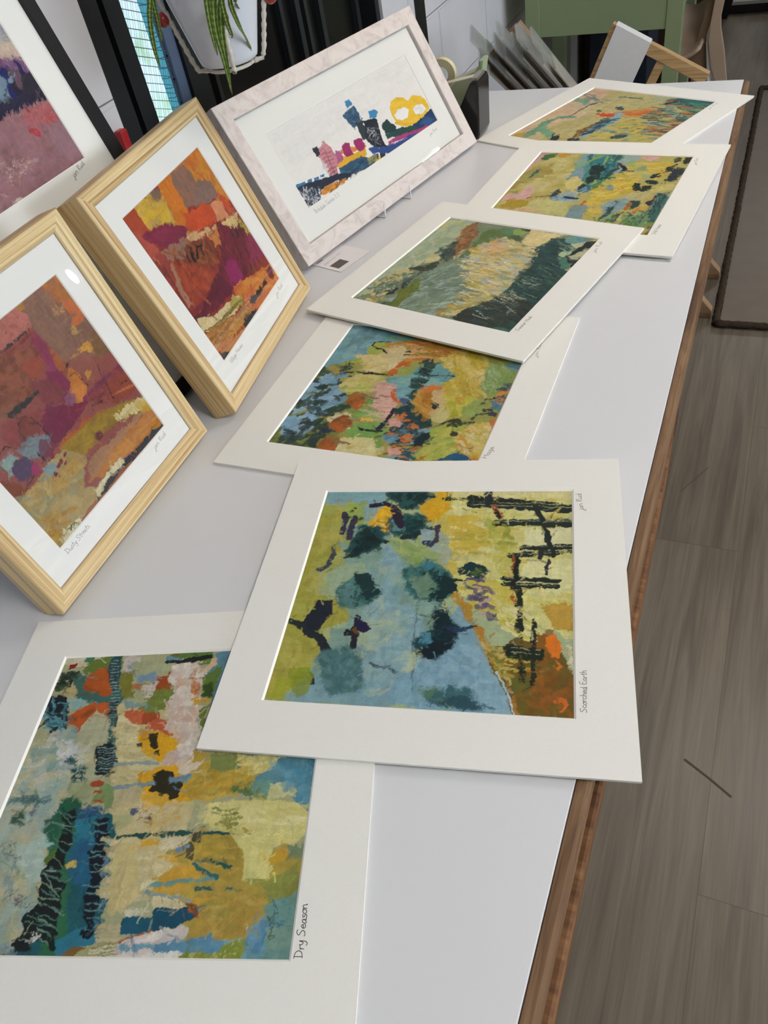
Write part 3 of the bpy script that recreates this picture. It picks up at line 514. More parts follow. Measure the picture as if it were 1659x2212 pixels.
PAINT['D'] = ('a9ab86',540,540,5,0.0045,1,[['p','aeb091',[-4,594,47,314,173,353,287,391,312,490,224,559,158,596,149,670,214,776,182,842,150,938],9.2,{}],['p','c9bd8c',[259,203,496,222,626,417,625,603,628,675,588,743,499,880,455,873,372,599],7.4,{}],['p','c2a94e',[574,399,813,413,881,455,796,531,669,566,596,550],9.2,{}],['p','b09a45',[673,647,866,711,993,718,988,828,893,859,875,943,763,944,704,921,563,809,580,716],7.9,{}],['p','5f8e9a',[616,-1,979,276,998,426,992,608,908,533,818,524,820,454,639,333,567,92],9.6,{}],['p','6f9a94',[908,834,994,822,1003,930,1001,1004,880,1006,877,955],6.1,{}],['p','7ba0aa',[644,951,881,943,880,1006,686,1008],7.3,{}],['p','1f5a64',[187,566,380,599,441,809,447,935,344,996,176,998,232,961,252,776],9.5,{}],['p','2f6a4a',[182,597,221,551,281,671,326,874,378,995,302,996,216,742],11.2,{'f':10}],['p','1f5f80',[276,679,332,643,383,809,327,796],11.4,{'a':0.9,'f':8}],['p','2f7a92',[323,960,435,899,451,947,344,996],7.7,{}],['p','d9d2b4',[1,6,92,0,184,0,163,19,80,46,12,38],9.8,{'dry':0.15}],['p','3f7a58',[77,5,117,4,120,28,82,26],7.8,{}],['p','63782f',[79,41,177,5,223,7,244,44,193,67,82,77],13.5,{'dry':0.1}],['p','3f6a62',[65,81,116,68,126,148,248,167,279,169,267,201,123,191,89,146],14.8,{'f':6}],['p','b0571f',[124,79,186,61,230,118,237,162,199,165,122,138],14.9,{}],['p','8a4018',[114,128,210,161,190,165,126,148],9.2,{'a':0.7}],['p','b8a878',[38,129,69,116,97,156,51,164],9.3,{}],['p','8fb3b4',[67,184,129,182,155,206,105,214],10.9,{}],['p','bc5a22',[96,260,176,202,239,195,252,247,214,250,175,285,160,316,104,283],14.2,{}],['p','7a4220',[113,260,185,217,201,236,136,275],12.4,{'a':0.7,'f':10}],['p','b3b596',[166,285,202,227,243,247,270,341,242,358,169,343],10.4,{'dry':0.1}],['p','101d24',[-2,167,66,179,106,287,73,313,26,262],18.0,{'dry':0.1}],['d',['5f98a4','3f7a8a','0f1a20','14303a'],[-22,218,64,174,140,333,46,312],40,52.9,8.0,38,40,{'a':0.85}],['d',['1a2a24','10201c','2d4a30'],[1,93,63,61,75,106,20,153],30,22.7,10.0,49,60,{'a':0.9}],['p','8a1a1a',[34,39,53,34,59,50,39,52],7.8,{}],['d',['c9c49c','b3b38a','93b0a8','d5d0bd','7fa3a0','bfc0b0'],[-9,337,192,335,262,414,180,441,223,557,11,554],110,59.6,27.2,11,40,{'a':0.6}],['d',['dfe0d8','c9d0d0'],[93,353,161,342,203,412,135,410],24,45.9,12.7,19,40,{'a':0.8,'dry':0.3}],['p','16464f',[178,445,241,438,254,487,208,494],9.7,{'dry':0.3,'f':8}],['d',['2a5a60','1a3a48'],[141,402,186,412,179,436],12,27.1,7.5,19,40,{'a':0.7,'dry':0.3}],['s','1c4a52',32.1,[198,6,217,73,245,153],{'rough':4.7}],['s','2f6464',39.8,[252,168,254,201],{'rough':5.4}],['s','12343c',28.1,[255,210,278,293],{'rough':4.4,'dry':0.1}],['s','2a5a5e',25.8,[264,257,294,355],{'rough':4.3,'dry':0.2}],['p','0d1a22',[250,367,303,351,333,424,339,461,277,459],9.9,{}],['s','9fb0a8',3.3,[181,26,216,25],{'a':0.75,'dry':0.1}],['s','9fb0a8',3.3,[189,39,220,39],{'a':0.75,'dry':0.1}],['s','9fb0a8',3.2,[196,53,224,52],{'a':0.75,'dry':0.1}],['s','9fb0a8',3.2,[195,66,228,66],{'a':0.75,'dry':0.1}],['s','9fb0a8',3.2,[202,79,233,79],{'a':0.75,'dry':0.1}],['s','9fb0a8',3.2,[209,93,237,92],{'a':0.75,'dry':0.1}],['s','9fb0a8',3.2,[208,105,241,105],{'a':0.75,'dry':0.1}],['s','9fb0a8',3.2,[215,119,245,118],{'a':0.75,'dry':0.1}],['s','9fb0a8',3.1,[222,132,249,131],{'a':0.75,'dry':0.1}],['s','9fb0a8',3.1,[220,144,253,144],{'a':0.75,'dry':0.1}],['s','9fb0a8',3.1,[227,157,257,156],{'a':0.75,'dry':0.1}],['s','9fb0a8',3.1,[234,170,261,169],{'a':0.75,'dry':0.1}],['s','9fb0a8',3.1,[233,182,265,181],{'a':0.75,'dry':0.1}],['s','9fb0a8',3.1,[240,195,269,194],{'a':0.75,'dry':0.1}],['s','9fb0a8',3.0,[246,207,273,206],{'a':0.75,'dry':0.1}],['s','9fb0a8',3.0,[245,219,277,218],{'a':0.75,'dry':0.1}],['s','9ab0a8',3.3,[255,371,281,373,315,369],{'a':0.8,'dry':0.1}],['s','5f8a8a',3.3,[259,381,284,383,318,379],{'a':0.8,'dry':0.1}],['s','9ab0a8',3.3,[262,390,287,392,321,388],{'a':0.8,'dry':0.1}],['s','5f8a8a',3.3,[265,399,291,402,324,398],{'a':0.8,'dry':0.1}],['s','9ab0a8',3.3,[268,409,294,411,327,407],{'a':0.8,'dry':0.1}],['s','5f8a8a',3.3,[271,418,297,420,330,416],{'a':0.8,'dry':0.1}],['s','9ab0a8',3.3,[274,427,300,429,333,425],{'a':0.8,'dry':0.1}],['s','5f8a8a',3.3,[278,436,303,439,336,434],{'a':0.8,'dry':0.1}],['s','9ab0a8',3.2,[281,445,306,448,339,444],{'a':0.8,'dry':0.1}],['s','5f8a8a',3.2,[284,455,309,457,342,453],{'a':0.8,'dry':0.1}],['s','a8ae92',2.7,[233,228,269,227],{'a':0.6,'dry':0.3}],['s','a8ae92',2.7,[236,238,273,238],{'a':0.6,'dry':0.3}],['s','a8ae92',2.6,[240,248,276,248],{'a':0.6,'dry':0.3}],['s','a8ae92',2.6,[243,259,279,258],{'a':0.6,'dry':0.3}],['s','a8ae92',2.6,[246,269,282,268],{'a':0.6,'dry':0.3}],['s','a8ae92',2.6,[250,279,286,278],{'a':0.6,'dry':0.3}],['s','a8ae92',2.6,[253,289,289,288],{'a':0.6,'dry':0.3}],['s','a8ae92',2.6,[256,299,292,298],{'a':0.6,'dry':0.3}],['s','a8ae92',2.6,[260,308,295,308],{'a':0.6,'dry':0.3}],['s','a8ae92',2.6,[263,318,298,318],{'a':0.6,'dry':0.3}],['s','a8ae92',2.6,[266,328,302,327],{'a':0.6,'dry':0.3}],['s','a8ae92',2.5,[269,338,305,337],{'a':0.6,'dry':0.3}],['s','a8ae92',2.5,[272,347,308,347],{'a':0.6,'dry':0.3}],['s','a8ae92',2.5,[276,357,311,356],{'a':0.6,'dry':0.3}],['p','c9c0b4',[238,23,264,4,301,6,302,57,260,95],11.5,{'dry':0.1}],['p','aab08a',[279,41,442,46,451,79,367,95,293,87],9.4,{}],['p','7d9cb0',[270,56,302,102,376,81,374,120,331,123],14.9,{'f':6}],['p','7a7a2c',[239,84,283,81,323,185,273,178],14.7,{'f':6}],['p','6f8238',[356,148,486,149,482,201,441,236,385,247,337,232,386,192],14.2,{}],['p','9a4a24',[416,83,451,82,456,99,421,100],5.5,{}],['p','9c4a1c',[378,103,440,106,455,162,385,159,372,130],9.1,{'dry':0.1}],['p','c4684a',[300,124,340,123,341,157,309,153],11.0,{'dry':0.15}],['p','c9beb4',[337,142,384,125,401,169,370,196],14.5,{'dry':0.2}],['p','7f9c9c',[294,202,373,205,379,227,306,226],10.6,{}],['p','c2663e',[316,245,368,233,398,279,373,292,323,268],10.4,{'dry':0.1}],['p','a84a28',[370,242,435,245,440,294,381,292],8.6,{'dry':0.15}],['p','c7623c',[428,280,499,296,516,345,469,339,402,306],13.5,{'dry':0.25}],['s','7a8236',5.5,[311,132,459,143],{'dry':0.3,'a':0.8}],['s','7a8236',5.4,[325,147,462,157],{'dry':0.3,'a':0.8}],['s','7a8236',5.4,[338,162,466,170],{'dry':0.3,'a':0.8}],['s','7a8236',5.4,[351,176,469,183],{'dry':0.3,'a':0.8}],['s','7a8236',5.3,[364,191,473,196],{'dry':0.3,'a':0.8}],['s','7a8236',5.3,[377,206,476,210],{'dry':0.3,'a':0.8}],['s','7a8236',5.3,[390,220,480,223],{'dry':0.3,'a':0.8}],['s','7a8236',5.2,[402,234,483,236],{'dry':0.3,'a':0.8}],['p','cfc49a',[281,243,374,296,391,354,325,382],10.2,{'dry':0.05}],['p','d2c694',[327,373,392,358,461,398,437,426,339,424],9.8,{}],['d',['d8cfa0','c2b684','b0a878'],[282,248,377,305,453,427,378,544],60,47.2,11.1,2,10,{'a':0.6,'dry':0.3}],['p','d8a41e',[384,332,430,316,520,345,547,388,502,428,439,406,395,367],14.8,{'dry':0.05}],['p','b07a24',[379,314,419,307,445,342,394,349],13.5,{'a':0.7,'dry':0.2}],['p','2e2a14',[419,331,444,329,453,355,465,377,453,383,430,359],8.3,{}],['p','2a2a18',[454,387,470,386,471,404,458,400],6.5,{}],['p','454a4c',[384,358,407,358,409,373,391,373],6.6,{}],['s','8a9c9c',16.1,[333,432,406,430,479,434],{'dry':0.1}],['p','c9b8b0',[497,411,539,388,569,380,566,430,514,445],12.9,{'dry':0.2}],['p','d4a01e',[433,467,468,452,534,429,562,478,608,502,615,564,469,561,441,507],12.4,{}],['p','2c2a16',[474,472,508,452,539,465,551,493,583,498,591,529,548,555,473,523,487,504],10.9,{}],['s','8098a0',14.1,[307,512,405,506,486,500],{'dry':0.1}],['s','7f9a9c',15.5,[539,493,595,482],{}],['p','7d9c62',[310,496,353,505,367,561,296,560],9.3,{}],['p','9aa27a',[200,494,302,484,287,558,207,557],12.6,{'f':8}],['p','a84a26',[281,493,313,493,313,504,276,503],6.3,{}],['p','a84a26',[290,521,322,521,322,531,286,531],6.3,{}],['p','a84a26',[300,548,331,548,331,559,295,558],6.2,{}],['p','b9b08a',[354,521,441,507,457,562,371,561],6.2,{'dry':0.1}],['d',['d8cdbc','e2dcd2','c9bca0','c9a894','d2c2b8','e8e4dc'],[459,38,529,45,534,98,542,160,583,302,605,379,571,411,506,313,476,262,480,188,446,109],130,39.2,26.2,60,40,{'a':0.75,'dry':0.15}],['d',['b8642e','a8702c','c98a4a'],[507,88,551,137,550,191,530,167],16,23.7,13.4,68,30,{'a':0.7,'dry':0.3}],['p','5f7a34',[559,115,611,66,608,193,569,184],12.5,{}],['p','33501c',[563,146,593,139,596,185,569,184],12.4,{'f':6}],['p','c9a23a',[535,202,598,193,601,208,557,221],10.5,{'dry':0.1}],['p','6a7a34',[565,240,600,215,600,302,574,280],10.2,{}],['p','5f7f3a',[404,6,561,2,576,52,530,65,510,28,439,28],11.3,{}],['p','7d5a1c',[413,15,451,8,452,25,424,28],9.5,{}],['p','6a95a4',[400,18,457,29,456,42,406,41],9.5,{}],['s','151f1c',13.2,[406,41,456,42,512,36,560,26],{'taper':-0.3}],['p','d4b894',[573,35,593,32,598,53,571,76,539,90,543,74,575,64],11.1,{}],['p','5f8ea4',[573,7,626,5,607,77,582,32],9.3,{}],['p','b89a3c',[592,395,642,400,657,453,643,475,603,452],9.5,{'dry':0.1}],['p','7f8a4c',[646,403,732,406,752,455,710,467,655,459],12.5,{}],['p','cfc274',[736,409,878,416,862,451,824,476,770,452,743,429],9.3,{}],['d',['d8cf8c','b9ab50','e0d9a0'],[743,412,879,419,807,488,769,481],30,32.8,8.1,-27,15,{'a':0.7,'dry':0.2}],['p','b99a34',[654,466,742,468,807,488,753,525,605,546,581,502,611,497],10.7,{}],['d',['c4a040','a8923c','b08a28','b8ac58'],[640,462,795,488,736,530,603,540],50,27.8,11.4,-15,25,{'a':0.6}],['p','5c7a4c',[730,530,798,501,814,538,775,540],12.0,{'dry':0.25}],['p','8a9440',[812,544,856,542,856,557,816,553],7.4,{}],['p','6f9a8a',[810,501,864,496,856,539,814,538],12.0,{'f':8}],['p','7a8c50',[896,471,939,472,932,506,910,503],10.5,{}],['p','c2c490',[859,505,928,503,951,534,945,552,862,557],8.9,{'dry':0.05}],['d',['3a7a9c','5a9ab4','2f6f94'],[952,434,1000,429,1003,523,974,507],40,12.6,5.6,39,60,{'a':0.7,'dry':0.3}],['d',['6aa0b4','4a8aa8'],[855,445,963,428,1000,571,959,571],40,31.4,17.9,55,50,{'a':0.5}],['p','d4c8b4',[544,434,633,429,613,455,568,477],11.0,{'dry':0.1}],['p','6a8aa0',[535,482,591,480,593,499,540,501],9.3,{'f':5}],['d',['bcb694','9fb0a4','a8ae88','8fb0b0','c9be94','b4c2b4','7f9aa0'],[14,634,13,530,177,533,157,595,166,689,208,759,206,884,205,946,173,990],150,68.0,36.9,44,50,{'a':0.55}],['d',['2f5a5a','3a6a6c'],[29,541,120,539,157,557,55,559],20,42.3,11.9,1,30,{'a':0.5,'dry':0.3}],['p','3a5a4a',[49,597,66,585,91,601,99,628,78,632,56,618],9.2,{'f':8}],['p','666f80',[96,587,108,563,124,581,111,605],7.8,{'f':5}],['p','a8cac8',[160,672,183,659,212,689,196,702,172,695],11.8,{}],['d',['b9ccc4','aac0b4'],[120,714,164,702,213,746,200,789,150,752],20,61.2,32.4,37,30,{'a':0.6}],['d',['5a5560','847f84','3f3c46'],[116,817,173,837,228,867,203,878,153,855],40,21.7,4.1,22,40,{'a':0.6,'dry':0.35}],['d',['2a4a48','3f6058'],[39,681,74,720,138,771,94,701,64,681],20,38.9,7.7,43,40,{'a':0.45,'dry':0.4}],['p','1f5c40',[196,554,240,548,262,569,248,590,198,589],12.4,{'f':6}],['p','245f48',[164,612,202,599,231,657,206,682,175,649],12.0,{'f':8}],['p','56742a',[209,734,241,702,251,728,236,759],11.5,{'f':6}],['p','101a1a',[197,585,245,581,265,630,274,696,273,759,265,765,295,808,297,849,315,895,327,961,326,975,297,964,275,951,254,962,263,975,248,986,218,984,206,962,216,940,209,901,231,867,229,820,212,777,234,727,236,670,227,627],10.9,{}],['p','d0d4cc',[235,932,246,918,273,945,246,951],9.1,{'dry':0.55}],['s','2a4a44',5.1,[256,967,266,994],{}],['s','4f7a70',3.2,[184,589,217,593,253,603],{'a':0.95,'rough':0.9}],['s','7a9a84',3.2,[186,623,229,629,272,634],{'a':0.95,'rough':0.9}],['s','4f7a70',3.1,[202,626,236,637,272,654],{'a':0.95,'rough':0.9}],['s','4f7a70',3.2,[197,587,228,607,257,624],{'a':0.95,'rough':0.9}],['s','7a9a84',3.1,[206,666,244,682,278,689],{'a':0.95,'rough':0.9}],['s','4f7a70',3.1,[222,689,249,703,274,715],{'a':0.95,'rough':0.9}],['s','4f7a70',3.0,[237,762,259,767,282,774],{'a':0.95,'rough':0.8}],['s','7a9a84',3.0,[234,727,252,739,272,756],{'a':0.95,'rough':0.9}],['s','4f7a70',2.9,[216,777,252,783,290,796],{'a':0.95,'rough':0.8}],['s','7a9a84',2.9,[200,798,248,808,296,819],{'a':0.95,'rough':0.8}],['s','7a9a84',2.9,[222,777,258,807,294,840],{'a':0.95,'rough':0.8}],['s','4f7a70',2.9,[231,817,260,830,290,846],{'a':0.95,'rough':0.8}],['s','7a9a84',2.9,[230,837,265,846,297,849],{'a':0.95,'rough':0.8}],['s','7a9a84',2.8,[232,852,280,869,328,886],{'a':0.95,'rough':0.8}],['s','4f7a70',2.8,[249,861,286,870,320,875],{'a':0.95,'rough':0.8}],['s','4f7a70',2.8,[237,881,274,891,310,900],{'a':0.95,'rough':0.8}],['s','4f7a70',2.8,[218,890,264,903,311,920],{'a':0.95,'rough':0.8}],['s','4f7a70',2.8,[214,904,270,912,325,923],{'a':0.95,'rough':0.8}],['s','4f7a70',2.7,[259,918,286,933,311,945],{'a':0.95,'rough':0.8}],['s','7a9a84',2.7,[263,920,274,924,288,934],{'a':0.95,'rough':0.8}],['s','7a9a84',2.7,[275,951,293,959,309,964],{'a':0.95,'rough':0.8}],['s','7a9a84',2.7,[217,950,230,950,243,951],{'a':0.95,'rough':0.8}],['s','7a9a84',2.8,[298,917,273,905,247,889],{'a':0.95,'rough':0.8}],['s','4f7a70',2.9,[281,840,270,829,258,817],{'a':0.95,'rough':0.8}],['p','2f8098',[256,610,322,608,345,684,287,677],10.4,{'a':0.8}],['d',['2a5a7a','3f7f94','20507a','3a4a70'],[251,576,351,577,353,605,269,607],40,21.5,6.8,10,20,{'a':0.8,'dry':0.3}],['d',['1f6a8a','2a5a80','20607f'],[271,689,340,690,379,819,310,777],40,37.6,19.1,70,30,{'a':0.5}],['p','c9b060',[279,746,302,737,315,753,287,759],5.7,{}],['p','0b1420',[328,614,367,615,383,665,378,690,401,728,407,765,407,787,413,813,421,837,425,877,429,916,443,922,431,941,411,947,388,936,383,922,400,917,383,894,377,852,378,808,342,715,355,703,343,658],9.6,{}],['d',['6a8090','4a6a84','7f949c'],[396,722,413,735,437,837,430,874,404,778],30,24.0,8.3,72,20,{'a':0.8,'dry':0.3}],['s','5f8f92',3.6,[321,627,344,630,370,627],{'a':0.95,'rough':1.0}],['s','5f8f92',3.5,[323,655,353,656,387,654],{'a':0.95,'rough':1.0}],['s','5f8f92',3.5,[331,688,365,692,395,690],{'a':0.95,'rough':1.0}],['s','5f8f92',3.4,[348,710,372,712,403,710],{'a':0.95,'rough':1.0}],['s','5f8f92',3.4,[346,726,376,724,395,727],{'a':0.95,'rough':1.0}],['s','5f8f92',3.4,[369,746,384,749,406,746],{'a':0.95,'rough':1.0}],['s','5f8f92',3.3,[365,768,391,769,422,771],{'a':0.95,'rough':1.0}],['s','5f8f92',3.3,[356,809,404,808,438,807],{'a':0.95,'rough':1.0}],['s','5f8f92',3.2,[374,830,412,831,445,834],{'a':0.95,'rough':0.9}],['s','5f8f92',3.2,[382,856,421,856,444,856],{'a':0.95,'rough':0.9}],['s','5f8f92',3.2,[381,873,426,871,444,874],{'a':0.95,'rough':0.9}],['s','5f8f92',3.1,[397,896,435,897,448,900],{'a':0.95,'rough':0.9}],['s','5f8f92',3.1,[399,922,444,924,446,924],{'a':0.95,'rough':0.9}],['p','7d9462',[318,521,359,525,372,578,344,577],9.3,{}],['d',['d4cba0','c2b584','cfc498'],[405,678,482,685,622,748,556,802,476,877,453,866],80,56.1,16.5,0,12,{'a':0.65,'dry':0.15}],['p','cdbf88',[412,691,486,688,534,837,473,888,461,880],6.8,{'dry':0.1}],['p','d0a436',[488,672,554,679,556,698,496,698],7.1,{'dry':0.1}],['p','d3a83a',[561,729,619,723,625,748],6.9,{}],['p','cf9f34',[561,819,640,805,646,825,569,825],6.7,{}],['s','7d9a9c',12.1,[558,808,638,796],{}],['s','7f9a9c',10.6,[556,825,597,834,650,842],{}],['p','d9d2a8',[523,802,577,784,570,808,535,819],6.7,{'dry':0.2}],['s','1f4a44',11.6,[412,668,462,664,516,663,602,659],{'dry':0.15,'rough':2.2}],['p','56607a',[427,579,454,569,462,586,438,599],9.0,{'dry':0.1}],['d',['2a2a44','3a3450'],[453,603,483,596,513,607,514,633,499,630],14,17.7,5.5,49,50,{'a':0.95}],['p','a8b080',[378,595,444,596,451,629,400,652],7.4,{'a':0.7}],['p','d4a93c',[442,530,536,539,535,587,474,589],9.1,{'dry':0.15}],['d',['d6c9a4','cdbf98','c9a85a'],[441,572,577,560,601,654,492,653],40,32.7,11.1,1,30,{'a':0.6,'dry':0.2}],['p','1c5a72',[498,896,582,893,658,873,665,901,562,929,506,940],9.0,{}],['p','c9c8b0',[494,874,576,871,581,888,508,896],7.8,{'dry':0.5}],['d',['d8c4c0','d9d0cc','c9b8bc','e0dcd4'],[515,959,593,932,669,915,691,999,491,999],50,60.3,20.5,-12,10,{'a':0.8}],['p','6f9fb0',[517,964,600,956,677,947,681,960,605,971,526,975],6.2,{'dry':0.1}],['p','e0e2dc',[580,990,636,974,684,973,692,1004,583,1000],6.1,{}],['s','9a5a2c',6.3,[513,954,558,937,603,923],{'dry':0.1}],['p','7d6030',[347,996,389,974,437,968,429,981,379,998],6.3,{}],['p','a8a678',[434,960,505,949,508,975,461,1002,380,1000],6.3,{}],['s','8f8c60',3.8,[437,968,473,964,504,954],{'dry':0.15}],['s','cfcdb0',3.8,[436,972,474,968,506,959],{'dry':0.15}],['s','8f8c60',3.8,[435,977,476,972,507,963],{'dry':0.15}],['s','cfcdb0',3.8,[434,981,477,976,509,968],{'dry':0.15}],['s','8f8c60',3.7,[433,985,479,981,510,973],{'dry':0.15}],['s','cfcdb0',3.7,[432,989,480,985,512,978],{'dry':0.15}],['s','8f8c60',3.7,[431,993,482,989,513,983],{'dry':0.15}],['s','cfcdb0',3.7,[430,998,483,993,515,987],{'dry':0.15}],['s','b9b08c',9.0,[432,916,464,918,500,913],{'rough':1.3}],['s','b9b08c',9.0,[436,928,468,929,504,924],{'rough':1.3}],['s','b9b08c',8.9,[440,939,472,940,507,935],{'rough':1.3}],['s','b9b08c',8.9,[444,951,475,952,511,946],{'rough':1.3}],['p','d8d288',[680,564,859,561,958,572,987,598,995,661,952,702,896,702,905,789,832,789,813,707,768,689,770,665,679,632],7.0,{}],['d',['dfd894','cfc878','d9d08c','e4dfae'],[684,568,978,579,989,661,858,696,770,665,681,629],60,48.6,14.9,1,10,{'a':0.5,'dry':0.2}],['d',['8a8a40','7a7f38'],[692,574,787,592,794,659,736,658],24,21.3,7.6,6,12,{'a':0.85,'dry':0.25}],['d',['b0963c'],[803,640,823,643,820,662],4,18.5,8.5,5,10,{}],['p','c9a232',[890,738,939,696,945,738,899,752],9.4,{'dry':0.15}],['p','8f9448',[832,789,911,792,982,744,986,812,960,834,905,856,898,817],9.1,{}],['p','7a9070',[940,702,994,697,993,732,956,732],10.8,{'f':8,'dry':0.1}],['p','ab9340',[654,663,763,664,815,719,823,772,785,795,686,743],8.2,{'dry':0.05}],['d',['b89a3a','a88f3c','c4a84c','9a9040'],[661,667,764,668,820,761,765,789,679,742],50,36.5,10.3,5,15,{'a':0.55,'dry':0.2}],['p','cda23c',[566,789,621,760,681,748,700,789,598,792],9.5,{}],['p','cda23e',[584,809,687,801,685,818,606,823],6.7,{}],['p','c99d3c',[691,840,775,834,772,851,707,857],6.5,{}],['s','6f9690',12.0,[570,806,631,798,697,789,752,786],{'taper':0.2}],['s','86a0a4',10.5,[577,829,630,840,683,846],{}],['s','2f6a6a',12.1,[675,748,711,769,748,784],{'dry':0.1}],['s','215a50',9.5,[706,737,742,743,782,755],{'dry':0.1}],['s','2f5f58',10.5,[700,813,728,815,752,816],{'dry':0.15}],['s','3f6a64',7.8,[789,816,829,818],{'dry':0.2}],['s','20504a',11.4,[530,662,594,660,665,657,759,660],{'dry':0.1,'rough':1.9}],['p','5a5236',[637,688,657,688,666,713,663,739,645,724],5.6,{}],['p','4a4a34',[653,654,669,654,679,688,663,688],5.7,{}],['p','d9cda0',[552,742,619,754,571,786,566,792],6.8,{'dry':0.05}],['p','d8cfae',[559,675,629,666,654,679,618,700,562,709],8.5,{'dry':0.1}],['s','7d98b0',9.8,[614,709,644,700],{}],['p','d6cca4',[579,837,624,843,675,851,681,862,651,873,589,871],6.5,{'dry':0.15}],['p','175068',[590,873,662,870,743,856,720,884,662,916,604,925],9.0,{}],['p','d0c8c4',[636,932,701,916,697,937,614,958],10.0,{}],['d',['8a4a24','6a3a24','a86030'],[668,846,722,867,727,889,699,873],10,14.8,6.8,32,40,{'a':0.9}],['p','ae9443',[747,873,904,850,914,909,861,907,860,933,792,941,771,949,699,945,724,900],8.7,{}],['d',['b89c4a','a88c3c','c4a85a','9f9448'],[743,801,889,801,909,899,773,936,725,905],60,33.4,15.3,-5,30,{'a':0.5}],['p','86913c',[819,956,869,935,877,961,862,998,684,1001,692,986,758,972],9.7,{'dry':0.1}],['d',['c9c88c','6f8a34','9aa050','7a9030'],[693,988,863,946,873,996],50,11.3,5.4,-42,40,{'a':0.7,'dry':0.3}],['p','5f93b0',[620,961,689,950,773,936,811,946,805,972,736,978,635,971],8.6,{}],['d',['6fa0b8','4f86aa'],[862,941,915,914,929,995,873,996],20,43.8,21.7,80,20,{'a':0.6}],['p','7ca094',[916,919,994,908,993,960,935,968,919,955],8.5,{}],['d',['3a7a94','2f6a8a'],[919,837,974,850,981,916,944,914],50,13.3,3.7,52,40,{'a':0.6,'dry':0.35}],['p','c9c6a8',[860,904,891,909,882,925,865,925],7.4,{'dry':0.5}],['s','4a5a4a',2.7,[924,936,931,942,940,942,942,937,925,935,932,930,927,921,934,918,935,914,926,912,929,898,922,891,917,887,933,904,940,909,934,893,928,891,935,880,945,877,935,861,926,845],{'a':0.8}]])
